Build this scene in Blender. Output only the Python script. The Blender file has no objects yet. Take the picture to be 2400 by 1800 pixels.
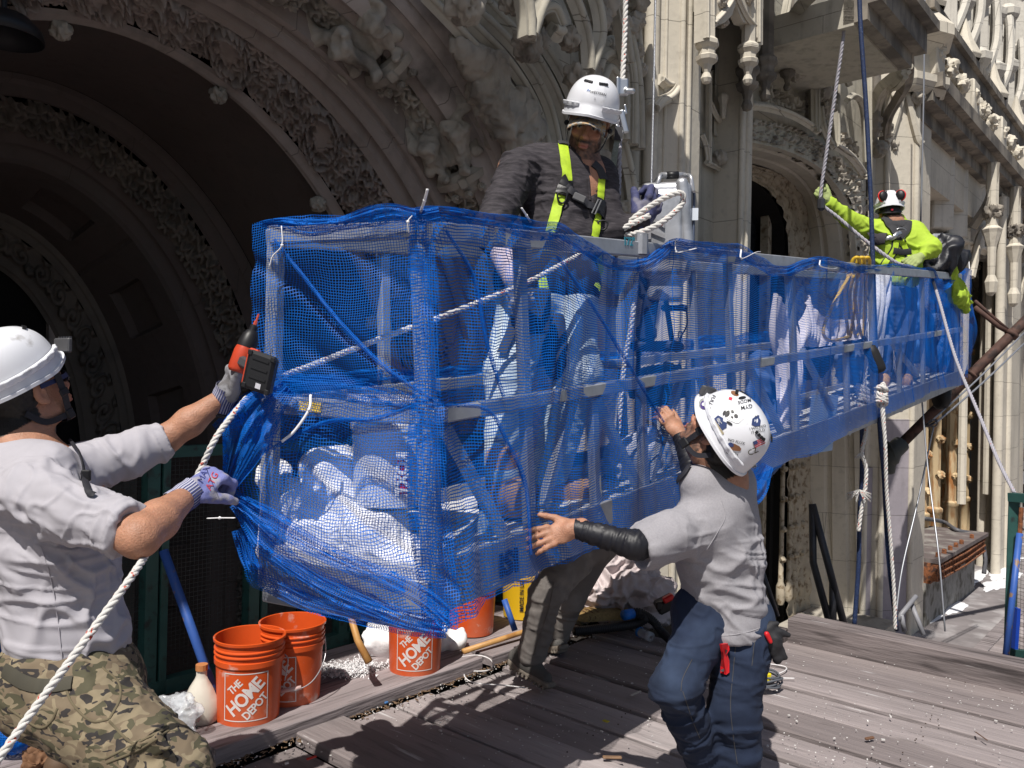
import bpy, bmesh, math, random
import numpy as np
from mathutils import Vector, Matrix
rad = math.radians
C = bpy.context.scene.collection
SC = bpy.context.scene
random.seed(4); RNG = np.random.default_rng(7)
# ---------------------------------------------------------------- camera, sky, sun, exposure
FPX, CAMH, ROLL, PITCH = 1900.0, 1.55, rad(1.2), rad(0.35)
cam = bpy.data.cameras.new('camera'); camo = bpy.data.objects.new('camera', cam); C.objects.link(camo)
cam.sensor_width = 36; cam.lens = 36 * FPX / 2400; cam.clip_end = 3000; cam.clip_start = 0.05
camo.matrix_world = Matrix.Translation((0, 0, CAMH)) @ Matrix.Rotation(rad(90) + PITCH, 4, 'X') @ Matrix.Rotation(ROLL, 4, 'Z')
SC.camera = camo
FA = rad(49)                                   # direction of the facade (world azimuth from +X)
FV = np.array([math.cos(FA), math.sin(FA)]); NV = np.array([-math.sin(FA), math.cos(FA)])
SUN_EL, SUN_IN = rad(57), rad(20)
_az = FA + SUN_IN                              # travel direction of the light on the ground
SDIR = Vector((math.cos(_az) * math.cos(SUN_EL), math.sin(_az) * math.cos(SUN_EL), -math.sin(SUN_EL)))
w = bpy.data.worlds.new('World'); SC.world = w; w.use_nodes = True
nt = w.node_tree; bg = nt.nodes['Background']; sk = nt.nodes.new('ShaderNodeTexSky')
sk.sky_type = 'NISHITA'; sk.sun_disc = False; sk.sun_elevation = SUN_EL
sk.sun_rotation = math.atan2(-SDIR.x, -SDIR.y); sk.air_density = 1.0; sk.dust_density = 2.0
nt.links.new(sk.outputs[0], bg.inputs[0]); bg.inputs[1].default_value = 0.068
sun = bpy.data.lights.new('sun', 'SUN'); suno = bpy.data.objects.new('sun', sun); C.objects.link(suno)
sun.energy = 5.0; sun.angle = rad(0.5); sun.color = (1.0, 0.955, 0.89)
suno.rotation_euler = SDIR.to_track_quat('-Z', 'Y').to_euler()
SC.view_settings.view_transform = 'Standard'; SC.view_settings.look = 'None'
SC.view_settings.exposure = 0.08; SC.view_settings.gamma = 1.0; SC.view_settings.use_curve_mapping = False
SC.render.engine = 'CYCLES'
SC.cycles.max_bounces = 8; SC.cycles.transparent_max_bounces = 32; SC.cycles.diffuse_bounces = 3
SC.cycles.use_denoising = True
SC.cycles.sample_clamp_indirect = 4.0
# ---------------------------------------------------------------- pixel <-> world helpers (photo pixels 2400 x 1800)
def ray(px, py):
    x = (px - 1200) / FPX; y = -(py - 900) / FPX
    c, s = math.cos(ROLL), math.sin(ROLL)
    x2 = x * c - y * s; y2 = x * s + y * c
    return np.array([x2, math.cos(PITCH) - y2 * math.sin(PITCH), math.sin(PITCH) + y2 * math.cos(PITCH)])
def P(px, py, d):                              # point at forward distance d (metres)
    r = ray(px, py); return np.array([0, 0, CAMH]) + r * (d / r[1])
def Pz(px, py, z):                             # point on the level z
    r = ray(px, py); return np.array([0, 0, CAMH]) + r * ((z - CAMH) / r[2])
def Pw(px, py, wv):                            # point on the plane parallel to the facade
    r = ray(px, py); t = wv / (r[:2] @ NV); return np.array([0, 0, CAMH]) + r * t
def UW(u, wv, z): 
    q = FV * u + NV * wv; return np.array([q[0], q[1], z])
def uwz(p): return (float(p[:2] @ FV), float(p[:2] @ NV), float(p[2]))
# ---------------------------------------------------------------- noise
def _hash(ix, iy, iz, seed):
    h = (ix.astype(np.int64) * 374761393 + iy.astype(np.int64) * 668265263 + iz.astype(np.int64) * 2147483647 + seed * 974634777) & 0xffffffff
    h = ((h ^ (h >> 13)) * 1274126177) & 0xffffffff
    h = ((h ^ (h >> 16)) * 2246822519) & 0xffffffff
    return ((h ^ (h >> 15)) & 0xffff) / 32767.5 - 1.0
def nz(p, seed=0):
    p = np.asarray(p, float); i = np.floor(p).astype(np.int64); f = p - i; f = f * f * (3 - 2 * f)
    r = 0
    for dx in (0, 1):
        for dy in (0, 1):
            for dz in (0, 1):
                wgt = (f[:, 0] if dx else 1 - f[:, 0]) * (f[:, 1] if dy else 1 - f[:, 1]) * (f[:, 2] if dz else 1 - f[:, 2])
                r = r + wgt * _hash(i[:, 0] + dx, i[:, 1] + dy, i[:, 2] + dz, seed)
    return r
def fbm(p, seed=0, o=3, g=0.5):
    p = np.asarray(p, float); r = 0; a = 1
    for k in range(o): r = r + a * nz(p * 2 ** k + 17.3 * k, seed + k); a *= g
    return r
# ---------------------------------------------------------------- materials
MATS = {}
def node(nt, t, **kw):
    n = nt.nodes.new(t)
    for k, v in kw.items():
        if k in n.inputs: n.inputs[k].default_value = v
        else: setattr(n, k, v)
    return n
def mat(name, col, rough=0.7, metal=0.0, var=0.12, vs=6.0, col2=None, c2s=3.0, c2t=(0.5, 0.62), bump=0.0, bs=60.0, spec=0.4,
        attr=None, sss=0.0, dirt=None, dirts=9.0, dirtt=(0.55, 0.7), wave=None, stretch=None, coat=0.0):
    if name in MATS: return MATS[name]
    m = bpy.data.materials.new(name); m.use_nodes = True; nt = m.node_tree; L = nt.links.new
    b = nt.nodes['Principled BSDF']; b.inputs['Roughness'].default_value = rough; b.inputs['Metallic'].default_value = metal
    b.inputs['Specular IOR Level'].default_value = spec
    if coat: b.inputs['Coat Weight'].default_value = coat; b.inputs['Coat Roughness'].default_value = 0.15
    tc = node(nt, 'ShaderNodeTexCoord'); src = tc.outputs['Object']
    if stretch:
        if len(stretch) > 3: mr_ = node(nt, 'ShaderNodeMapping'); mr_.inputs['Rotation'].default_value = (0, 0, stretch[3]); L(src, mr_.inputs[0]); src = mr_.outputs[0]
        mp = node(nt, 'ShaderNodeMapping'); mp.inputs['Scale'].default_value = stretch[:3]
        L(src, mp.inputs[0]); src = mp.outputs[0]
    def noise(scale, det=5):
        n = node(nt, 'ShaderNodeTexNoise'); n.inputs['Scale'].default_value = scale; n.inputs['Detail'].default_value = det
        L(src, n.inputs['Vector']); return n.outputs['Fac']
    def ramp(fac, a, bb):
        r = node(nt, 'ShaderNodeMapRange'); r.inputs[1].default_value = a; r.inputs[2].default_value = bb; L(fac, r.inputs[0]); return r.outputs[0]
    def mix(f, a, bb):
        x = node(nt, 'ShaderNodeMix', data_type='RGBA')
        if isinstance(f, float): x.inputs[0].default_value = f
        else: L(f, x.inputs[0])
        for k, v in ((6, a), (7, bb)):
            if hasattr(v, 'is_output'): L(v, x.inputs[k])
            else: x.inputs[k].default_value = (*v, 1)
        return x.outputs[2]
    base = tuple(col)
    if attr:
        at = node(nt, 'ShaderNodeAttribute', attribute_name=attr); cur = at.outputs['Color']
    else:
        cur = base
    if col2: cur = mix(ramp(noise(c2s), *c2t), cur if attr else base, col2)
    if dirt: cur = mix(ramp(noise(dirts, 8), *dirtt), cur, dirt)
    if wave: cur = mix(ramp(noise(wave[0], 3), *wave[1]), cur, wave[2])
    if var:
        v = node(nt, 'ShaderNodeHueSaturation'); 
        r = node(nt, 'ShaderNodeMapRange'); r.inputs[1].default_value = 0.25; r.inputs[2].default_value = 0.75
        r.inputs[3].default_value = 1 - var; r.inputs[4].default_value = 1 + var
        L(noise(vs, 6), r.inputs[0]); L(r.outputs[0], v.inputs['Value'])
        if hasattr(cur, 'is_output'): L(cur, v.inputs['Color'])
        else: v.inputs['Color'].default_value = (*cur, 1)
        cur = v.outputs[0]
    if hasattr(cur, 'is_output'): L(cur, b.inputs['Base Color'])
    else: b.inputs['Base Color'].default_value = (*cur, 1)
    if sss: b.inputs['Subsurface Weight'].default_value = sss; b.inputs['Subsurface Radius'].default_value = (0.012, 0.004, 0.002)
    if bump:
        bp = node(nt, 'ShaderNodeBump'); bp.inputs['Strength'].default_value = 1.0; bp.inputs['Distance'].default_value = bump
        L(noise(bs, 4), bp.inputs['Height']); L(bp.outputs[0], b.inputs['Normal'])
    MATS[name] = m; return m
# ---------------------------------------------------------------- objects
SCALED = set(); BK = 1.15; CAMP = np.array([0, 0, CAMH])     # the building is laid out on nearer planes, then set back by this factor
def wl(o):
    v = Vector((0, 0, 0))
    while o is not None: v = v + o.location; o = o.parent
    return np.array(v)
def tag(o, label=None, cat=None, group=None, kind=None):
    if label: o['label'] = label
    if cat: o['category'] = cat
    if group: o['group'] = group
    if kind: o['kind'] = kind
    return o
def thing(name, label, cat, loc=(0, 0, 0), group=None):
    o = bpy.data.objects.new(name, None); C.objects.link(o); o.empty_display_size = 0.1
    o.location = Vector([float(x) for x in loc]); return tag(o, label, cat, group)
def mobj(name, V, F, m, parent=None, smooth=False, uv=None, col=None, origin=None, label=None, mi=None):
    V = np.asarray(V, float).reshape(-1, 3)
    if parent is not None and parent.name in SCALED: V = CAMP + (V - CAMP) * BK
    if parent is not None: off = wl(parent)
    else: off = V.mean(0) if origin is None else np.array(origin, float)
    if parent is None and origin is None: off[2] = V[:, 2].min()
    me = bpy.data.meshes.new(name)
    if isinstance(F, np.ndarray) and F.ndim == 2:
        n, k = F.shape; me.vertices.add(len(V)); me.vertices.foreach_set('co', (V - off).ravel().astype(np.float32))
        me.loops.add(n * k); me.loops.foreach_set('vertex_index', F.ravel().astype(np.int32))
        me.polygons.add(n); me.polygons.foreach_set('loop_start', np.arange(0, n * k, k, dtype=np.int32))
        me.update(calc_edges=True)
    else:
        me.from_pydata([tuple(v) for v in (V - off)], [], F); me.update()
    if smooth is True: me.polygons.foreach_set('use_smooth', np.ones(len(me.polygons), bool))
    elif smooth:
        me.polygons.foreach_set('use_smooth', np.ones(len(me.polygons), bool))
        try: me.set_sharp_from_angle(angle=smooth)
        except Exception: pass
    if uv is not None:
        li = np.empty(len(me.loops), np.int32); me.loops.foreach_get('vertex_index', li)
        l = me.uv_layers.new(name='UVMap'); l.data.foreach_set('uv', np.asarray(uv, float)[li].ravel().astype(np.float32))
    if col is not None:
        a = me.color_attributes.new('Col', 'FLOAT_COLOR', 'POINT'); c = np.ones((len(V), 4)); c[:, :3] = col
        a.data.foreach_set('color', c.ravel().astype(np.float32))
    ms = m if isinstance(m, (list, tuple)) else [m]
    for x in ms: me.materials.append(x)
    if mi is not None: me.polygons.foreach_set('material_index', np.asarray(mi, np.int32))
    o = bpy.data.objects.new(name, me); C.objects.link(o)
    if parent is not None: o.parent = parent
    else: o.location = Vector(off)
    if label: o['label'] = label
    return o
def basis(d):
    d = np.asarray(d, float); d = d / (np.linalg.norm(d) + 1e-12)
    a = np.array([0, 0, 1.0]) if abs(d[2]) < 0.9 else np.array([1.0, 0, 0])
    x = np.cross(a, d); x /= np.linalg.norm(x); return x, np.cross(d, x), d
def spline(pts, n=8):
    p = np.asarray(pts, float)
    if len(p) < 3: return np.array([p[0] + (p[-1] - p[0]) * t for t in np.linspace(0, 1, n + 1)])
    q = np.vstack([2 * p[0] - p[1], p, 2 * p[-1] - p[-2]]); out = []
    for i in range(1, len(q) - 2):
        for t in np.linspace(0, 1, n, endpoint=False):
            a, b, c, d = q[i - 1], q[i], q[i + 1], q[i + 2]
            out.append(0.5 * (2 * b + (c - a) * t + (2 * a - 5 * b + 4 * c - d) * t * t + (3 * b - 3 * c + d - a) * t ** 3))
    out.append(q[-2]); return np.array(out)
class MB:
    def __init__(s): s.V = []; s.F = []; s.M = []; s.n = 0; s.cm = 0
    def add(s, V, F):
        V = np.asarray(V, float).reshape(-1, 3); s.V.append(V)
        for f in F: s.F.append(tuple(int(i) + s.n for i in f)); s.M.append(s.cm)
        s.n += len(V); return s
    def box(s, c, size, R=None, bevel=0.0):
        h = np.array(size, float) / 2
        if bevel:
            bv = bevel; V = []; 
            for sx in (-1, 1):
                for sy in (-1, 1):
                    for sz in (-1, 1):
                        for k in range(3):
                            q = h - bv; q[k] = h[k]; V.append(np.array([sx, sy, sz]) * q)
            V = np.array(V); from_hull = bmesh.new()
            for v in V: from_hull.verts.new(v)
            r = bmesh.ops.convex_hull(from_hull, input=from_hull.verts); from_hull.verts.index_update()
            bmesh.ops.dissolve_limit(from_hull, angle_limit=0.01, verts=from_hull.verts, edges=from_hull.edges)
            from_hull.verts.index_update()
            V = np.array([v.co[:] for v in from_hull.verts]); F = [[v.index for v in f.verts] for f in from_hull.faces]; from_hull.free()
        else:
            V = np.array([[x, y, z] for x in (-1, 1) for y in (-1, 1) for z in (-1, 1)]) * h
            F = [(0, 1, 3, 2), (4, 6, 7, 5), (0, 4, 5, 1), (2, 3, 7, 6), (0, 2, 6, 4), (1, 5, 7, 3)]
        if R is not None: V = V @ np.asarray(R).T
        return s.add(V + np.array(c), F)
    def beam(s, a, b, wx, wz, up=(0, 0, 1), bevel=0.0):
        a = np.array(a, float); b = np.array(b, float); d = b - a; L = np.linalg.norm(d); d /= L
        up = np.array(up, float); x = np.cross(d, up); x /= np.linalg.norm(x); z = np.cross(x, d)
        return s.box((a + b) / 2, (wx, L, wz), np.stack([x, d, z], 1), bevel)
    def prism(s, poly, z0, z1, cap=True):       # poly in world XY (or Nx2)
        p = np.asarray(poly, float); n = len(p); V = np.vstack([np.c_[p, np.full(n, z0)], np.c_[p, np.full(n, z1)]])
        F = [(i, (i + 1) % n, n + (i + 1) % n, n + i) for i in range(n)]
        if cap: F += [tuple(range(n))[::-1], tuple(range(n, 2 * n))]
        return s.add(V, F)
    def tube(s, pts, r, n=10, cap=True, closed=False, flat=None):
        p = np.asarray(pts, float); m = len(p); r = np.broadcast_to(np.asarray(r, float), (m,)) if np.ndim(r) < 2 else r
        t = np.gradient(p, axis=0)
        if closed: t = np.roll(p, -1, 0) - np.roll(p, 1, 0)
        t /= np.linalg.norm(t, axis=1)[:, None] + 1e-12
        x, y, _ = basis(t[0]); rings = []
        for i in range(m):
            x = x - t[i] * (x @ t[i]); x /= np.linalg.norm(x); y = np.cross(t[i], x)
            a = np.linspace(0, 2 * math.pi, n, endpoint=False)
            fx, fy = (1, 1) if flat is None else flat
            rings.append(p[i] + r[i] * (np.outer(np.cos(a) * fx, x) + np.outer(np.sin(a) * fy, y)))
        V = np.vstack(rings); F = []
        for i in range(m - 1 + (1 if closed else 0)):
            a0 = i * n; b0 = ((i + 1) % m) * n
            F += [(a0 + j, a0 + (j + 1) % n, b0 + (j + 1) % n, b0 + j) for j in range(n)]
        if cap and not closed: F += [tuple(range(n))[::-1], tuple(range((m - 1) * n, m * n))]
        return s.add(V, F)
    def lathe(s, prof, c, n=32, R=None, sx=1.0, sy=1.0, ang=(0, 2 * math.pi)):
        prof = np.asarray(prof, float); m = len(prof); full = abs(ang[1] - ang[0] - 2 * math.pi) < 1e-6
        a = np.linspace(ang[0], ang[1], n, endpoint=not full)
        V = np.array([[r * math.cos(t) * sx, r * math.sin(t) * sy, z] for r, z in prof for t in a])
        if R is not None: V = V @ np.asarray(R).T
        F = []; k = n if full else n - 1
        for i in range(m - 1): F += [(i * n + j, i * n + (j + 1) % n, (i + 1) * n + (j + 1) % n, (i + 1) * n + j) for j in range(k)]
        return s.add(V + np.array(c), F)
    def sphere(s, c, r, n=12, R=None):
        r = np.broadcast_to(np.asarray(r, float), (3,)); th = np.linspace(0, math.pi, n // 2 + 1)
        V = []; 
        for t in th:
            for a in np.linspace(0, 2 * math.pi, n, endpoint=False): V.append([math.sin(t) * math.cos(a) * r[0], math.sin(t) * math.sin(a) * r[1], math.cos(t) * r[2]])
        V = np.array(V)
        if R is not None: V = V @ np.asarray(R).T
        F = []
        for i in range(n // 2): F += [(i * n + j, (i + 1) * n + j, (i + 1) * n + (j + 1) % n, i * n + (j + 1) % n) for j in range(n)]
        return s.add(V + np.array(c), F)
    def grid(s, G):                              # G: (a, b, 3)
        a, b = G.shape[:2]; F = [(i * b + j, i * b + j + 1, (i + 1) * b + j + 1, (i + 1) * b + j) for i in range(a - 1) for j in range(b - 1)]
        return s.add(G.reshape(-1, 3), F)
    def rope(s, pts, r, pitch=None, strands=3, n=6):
        pts = np.asarray(pts, float); seg = np.linalg.norm(np.diff(pts, axis=0), axis=1); L = np.r_[0, np.cumsum(seg)]
        pitch = pitch or r * 7; step = pitch / 9; m = max(4, int(L[-1] / step))
        if m > 900: m = 900
        q = np.stack([np.interp(np.linspace(0, L[-1], m), L, pts[:, k]) for k in range(3)], 1)
        t = np.gradient(q, axis=0); t /= np.linalg.norm(t, axis=1)[:, None]; x, y, _ = basis(t[0]); X = []; Y = []
        for i in range(m):
            x = x - t[i] * (x @ t[i]); x /= np.linalg.norm(x); X.append(x); Y.append(np.cross(t[i], x))
        X = np.array(X); Y = np.array(Y); ph = np.linspace(0, L[-1], m) / pitch * 2 * math.pi
        for k in range(strands):
            a = ph + 2 * math.pi * k / strands
            s.tube(q + (np.cos(a)[:, None] * X + np.sin(a)[:, None] * Y) * r * 0.5, r * 0.56, n)
        return s
    def build(s, name, m, parent=None, smooth=False, origin=None, label=None):
        if not s.V: return None
        return mobj(name, np.vstack(s.V), s.F, m, parent, smooth, origin=origin, label=label, mi=s.M if isinstance(m, (list, tuple)) else None)
# ---------------------------------------------------------------- signed distance sculpting with surface nets
class SDF:
    def __init__(s): s.p = []
    def cap(s, a, b, ra, rb, k=0.02, op=1, sq=None):  # tapered capsule; sq = (axis vector, factor) flattens
        s.p.append(('c', np.array(a, float), np.array(b, float), ra, rb, k, op, sq)); return s
    def ell(s, c, r, R=None, k=0.02, op=1):
        s.p.append(('e', np.array(c, float), np.array(r, float), R, None, k, op, None)); return s
    def box(s, c, h, R=None, rd=0.01, k=0.01, op=1):
        s.p.append(('b', np.array(c, float), np.array(h, float), R, rd, k, op, None)); return s
    def bounds(s):
        lo = np.full(3, 1e9); hi = -lo
        for q in s.p:
            if q[6] < 0: continue
            if q[0] == 'c':
                r = max(q[3], q[4])
                for v in (q[1], q[2]): lo = np.minimum(lo, v - r); hi = np.maximum(hi, v + r)
            else:
                r = q[2].max() if q[0] == 'e' else np.linalg.norm(q[2]); lo = np.minimum(lo, q[1] - r); hi = np.maximum(hi, q[1] + r)
        return lo, hi
    def ev(s, X, q):
        t = q[0]
        if t == 'c':
            a, b, ra, rb = q[1:5]; d = b - a; L2 = max(d @ d, 1e-9); v = X - a
            h = np.clip((v @ d) / L2, 0, 1).astype(np.float32); v = v - h[..., None] * d
            if q[7] is not None:
                ax, fz = q[7]; ax = np.array(ax, float); ax /= np.linalg.norm(ax); pr = v @ ax; v = v + (pr * (1 / fz - 1))[..., None] * ax
            return np.sqrt((v * v).sum(-1)) - (ra + (rb - ra) * h)
        v = X - q[1]
        if q[3] is not None: v = v @ np.asarray(q[3])
        if t == 'e':
            r = q[2]; k0 = np.sqrt(((v / r) ** 2).sum(-1)); k1 = np.sqrt(((v / (r * r)) ** 2).sum(-1)) + 1e-9
            return k0 * (k0 - 1) / k1
        d = np.abs(v) - (q[2] - q[4]); return np.sqrt((np.maximum(d, 0) ** 2).sum(-1)) + np.minimum(d.max(-1), 0) - q[4]
    def mesh(s, h, pad=None, clip=None):
        lo, hi = s.bounds(); lo -= 3 * h; hi += 3 * h
        if clip is not None: lo = np.maximum(lo, clip[0]); hi = np.minimum(hi, clip[1])
        n = np.ceil((hi - lo) / h).astype(int) + 1
        D = np.full(n, 0.06, np.float32); ax = [lo[i] + h * np.arange(n[i]) for i in range(3)]
        for q in s.p:
            if q[0] == 'c': r = max(q[3], q[4]); l0 = np.minimum(q[1], q[2]) - r; h0 = np.maximum(q[1], q[2]) + r
            else: r = q[2].max() if (q[0] == 'e') else np.linalg.norm(q[2]); l0 = q[1] - r; h0 = q[1] + r
            mg = 0.03 + q[5]
            i0 = np.maximum(0, np.floor((l0 - mg - lo) / h).astype(int)); i1 = np.minimum(n, np.ceil((h0 + mg - lo) / h).astype(int) + 1)
            if (i1 <= i0).any(): continue
            g = np.stack(np.meshgrid(*[ax[i][i0[i]:i1[i]].astype(np.float32) for i in range(3)], indexing='ij'), -1)
            e = s.ev(g, q).astype(np.float32); sl = tuple(slice(i0[i], i1[i]) for i in range(3)); d = D[sl]; k = q[5]
            if q[6] > 0:
                hh = np.clip(0.5 + 0.5 * (d - e) / k, 0, 1); D[sl] = d * (1 - hh) + e * hh - k * hh * (1 - hh)
            else:
                hh = np.clip(0.5 - 0.5 * (d + e) / k, 0, 1); D[sl] = d * (1 - hh) - e * hh + k * hh * (1 - hh)
        return nets(D, lo, h)
def nets(D, lo, h):
    D = D.copy()
    for sl in ((0,), (-1,)):
        D[sl[0], :, :] = np.abs(D[sl[0], :, :]) + 1e-4; D[:, sl[0], :] = np.abs(D[:, sl[0], :]) + 1e-4; D[:, :, sl[0]] = np.abs(D[:, :, sl[0]]) + 1e-4
    S = D < 0; c = [S[i:S.shape[0] - 1 + i, j:S.shape[1] - 1 + j, k:S.shape[2] - 1 + k] for i in (0, 1) for j in (0, 1) for k in (0, 1)]
    cnt = sum(x.astype(np.int8) for x in c); act = (cnt > 0) & (cnt < 8); idx = np.argwhere(act)
    ID = np.full(act.shape, -1, np.int32); ID[act] = np.arange(len(idx))
    acc = np.zeros((len(idx), 3)); nn = np.zeros(len(idx))
    off = [(i, j, k) for i in (0, 1) for j in (0, 1) for k in (0, 1)]
    val = [D[idx[:, 0] + a, idx[:, 1] + b, idx[:, 2] + cc] for a, b, cc in off]
    for a in range(8):
        for b in range(a + 1, 8):
            if sum(x != y for x, y in zip(off[a], off[b])) != 1: continue
            m = (val[a] < 0) != (val[b] < 0); t = np.where(m, val[a] / np.where(m, val[a] - val[b], 1), 0)
            acc += m[:, None] * (np.array(off[a]) + t[:, None] * (np.array(off[b]) - np.array(off[a]))); nn += m
    V = lo + h * (idx + acc / nn[:, None]); F = []
    for ax in range(3):
        a1, a2 = [(1, 2), (2, 0), (0, 1)][ax]
        s0 = [slice(None)] * 3; s1 = [slice(None)] * 3; s0[ax] = slice(0, -1); s1[ax] = slice(1, None)
        A = S[tuple(s0)]; B = S[tuple(s1)]; x = np.argwhere(A != B)
        x = x[(x[:, a1] > 0) & (x[:, a2] > 0) & (x[:, a1] < S.shape[a1] - 1) & (x[:, a2] < S.shape[a2] - 1)]
        e1 = np.zeros(3, int); e1[a1] = 1; e2 = np.zeros(3, int); e2[a2] = 1
        q = [ID[tuple(y.T)] for y in (x - e1 - e2, x - e2, x, x - e1)]; Q = np.stack(q, 1)
        fl = A[tuple(x.T)]; Q = np.where(fl[:, None], Q, Q[:, ::-1]); F.append(Q)
    F = np.vstack(F); F = F[(F >= 0).all(1)]
    return V, F
def vnormals(V, F):
    N = np.zeros_like(V); fn = np.cross(V[F[:, 2]] - V[F[:, 0]], V[F[:, 3]] - V[F[:, 1]])
    for k in range(4): np.add.at(N, F[:, k], fn)
    return N / (np.linalg.norm(N, axis=1)[:, None] + 1e-12)
def lap(V, F, it=1, lam=0.5):
    for _ in range(it):
        A = np.zeros_like(V); c = np.zeros(len(V))
        for k in range(4):
            a = F[:, k]; b = F[:, (k + 1) % 4]; np.add.at(A, a, V[b]); np.add.at(c, a, 1); np.add.at(A, b, V[a]); np.add.at(c, b, 1)
        V = V + lam * (A / c[:, None] - V)
    return V
def text_mesh(s, size=1.0, bold=0.0, extr=0.0, align='CENTER', shear=0.0, space=1.0):
    cu = bpy.data.curves.new('t', 'FONT'); cu.body = s; cu.size = size; cu.offset = bold; cu.extrude = extr; cu.align_x = align; cu.align_y = 'CENTER'
    cu.shear = shear; cu.space_character = space; cu.resolution_u = 3
    o = bpy.data.objects.new('t', cu); C.objects.link(o); dg = bpy.context.evaluated_depsgraph_get(); dg.update()
    me = bpy.data.meshes.new_from_object(o.evaluated_get(dg)); V = np.array([v.co[:] for v in me.vertices]).reshape(-1, 3); F = [tuple(p.vertices) for p in me.polygons]
    bpy.data.objects.remove(o); bpy.data.curves.remove(cu); bpy.data.meshes.remove(me); return V, F
def cutx(V, F, step, axis=0):                   # slice a flat mesh into strips so that it can be bent
    bm = bmesh.new(); vs = [bm.verts.new(v) for v in V]
    for f in F:
        try: bm.faces.new([vs[i] for i in f])
        except ValueError: pass
    lo, hi = V[:, axis].min(), V[:, axis].max(); n = Vector([1.0 if i == axis else 0 for i in range(3)])
    for x in np.arange(lo + step, hi, step):
        bmesh.ops.bisect_plane(bm, geom=bm.verts[:] + bm.edges[:] + bm.faces[:], plane_co=n * x, plane_no=n)
    bm.verts.index_update(); V = np.array([v.co[:] for v in bm.verts]); F = [tuple(v.index for v in f.verts) for f in bm.faces]; bm.free(); return V, F
# ================================================================ BUILDING
def stone_mat(name, col, joints=True, soot=(0.10, 0.09, 0.08), soot_t=(0.56, 0.75), jz=0.62, ju=0.95, rough=0.8, streak=0.35, bump=0.004):
    m = bpy.data.materials.new(name); m.use_nodes = True; nt = m.node_tree; L = nt.links.new; b = nt.nodes['Principled BSDF']
    b.inputs['Roughness'].default_value = rough; b.inputs['Specular IOR Level'].default_value = 0.3
    geo = node(nt, 'ShaderNodeNewGeometry'); mp = node(nt, 'ShaderNodeMapping'); mp.inputs['Rotation'].default_value = (0, 0, -FA)
    L(geo.outputs['Position'], mp.inputs[0]); sp = node(nt, 'ShaderNodeSeparateXYZ'); L(mp.outputs[0], sp.inputs[0])
    def mt(op, a, bb=None, cc=None):
        n = node(nt, 'ShaderNodeMath', operation=op)
        for i, v in enumerate((a, bb, cc)):
            if v is None: continue
            if hasattr(v, 'is_output'): L(v, n.inputs[i])
            else: n.inputs[i].default_value = v
        return n.outputs[0]
    def nzz(scale, det, src): 
        n = node(nt, 'ShaderNodeTexNoise'); n.inputs['Scale'].default_value = scale; n.inputs['Detail'].default_value = det; L(src, n.inputs['Vector']); return n.outputs['Fac']
    def mr(f, a, bb, c=0.0, d=1.0):
        r = node(nt, 'ShaderNodeMapRange'); 
        for i, v in enumerate((a, bb, c, d)): r.inputs[i + 1].default_value = v
        L(f, r.inputs[0]); return r.outputs[0]
    def mix(f, a, bb):
        x = node(nt, 'ShaderNodeMix', data_type='RGBA'); L(f, x.inputs[0])
        for k, v in ((6, a), (7, bb)):
            if hasattr(v, 'is_output'): L(v, x.inputs[k])
            else: x.inputs[k].default_value = (*v, 1)
        return x.outputs[2]
    mp2 = node(nt, 'ShaderNodeMapping'); mp2.inputs['Scale'].default_value = (6, 6, 0.5); L(mp.outputs[0], mp2.inputs[0])
    big = nzz(1.3, 6, mp.outputs[0]); fine = nzz(14, 8, mp.outputs[0]); st = nzz(1.5, 5, mp2.outputs[0])
    c = mix(mr(big, 0.3, 0.7), tuple(x * 0.86 for x in col), tuple(min(1, x * 1.1) for x in col))
    c = mix(mt('MULTIPLY', mr(fine, 0.55, 0.8), 0.5), c, tuple(x * 0.6 for x in col))
    c = mix(mt('MULTIPLY', mr(st, 0.52, 0.72), streak), c, soot)
    c = mix(mt('MULTIPLY', mr(nzz(2.6, 9, mp.outputs[0]), *soot_t), 0.85), c, soot)
    h = fine
    if joints:
        row = mt('FLOOR', mt('DIVIDE', sp.outputs[2], jz)); zz = mt('FRACT', mt('DIVIDE', sp.outputs[2], jz))
        uu = mt('FRACT', mt('ADD', mt('DIVIDE', mt('ADD', sp.outputs[0], sp.outputs[1]), ju), mt('MULTIPLY', row, 0.5)))
        jl = mt('MAXIMUM', mt('LESS_THAN', zz, 0.006 / jz), mt('LESS_THAN', uu, 0.005 / ju))
        c = mix(mt('MULTIPLY', jl, 0.55), c, (0.07, 0.06, 0.05))
        h = mt('SUBTRACT', fine, jl)
    L(c, b.inputs['Base Color']); bp = node(nt, 'ShaderNodeBump'); bp.inputs['Distance'].default_value = bump; bp.inputs['Strength'].default_value = 1.0
    L(h, bp.inputs['Height']); L(bp.outputs[0], b.inputs['Normal']); return m
ST = stone_mat('stone_cream', (0.50, 0.465, 0.385))
STP = stone_mat('stone_pier', (0.60, 0.55, 0.46), soot_t=(0.66, 0.85), streak=0.12)
STB = stone_mat('stone_brown', (0.31, 0.26, 0.23), joints=True, jz=50, ju=0.8)
STC = stone_mat('stone_carved', (0.42, 0.38, 0.32), joints=False, soot_t=(0.54, 0.72), bump=0.006)
STD = stone_mat('stone_sooty', (0.30, 0.265, 0.22), joints=False, soot_t=(0.42, 0.60), streak=0.9)
STW = stone_mat('stone_pale', (0.62, 0.585, 0.52), jz=0.45, ju=0.6, soot_t=(0.64, 0.8), streak=0.25)
STV = stone_mat('stone_violet', (0.33, 0.30, 0.33), jz=0.62, ju=9, soot_t=(0.7, 0.9), streak=0.15)
STA = stone_mat('arch_stone', (0.47, 0.41, 0.37), joints=True, jz=50, ju=0.7, soot_t=(0.52, 0.72), streak=0.3)
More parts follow.
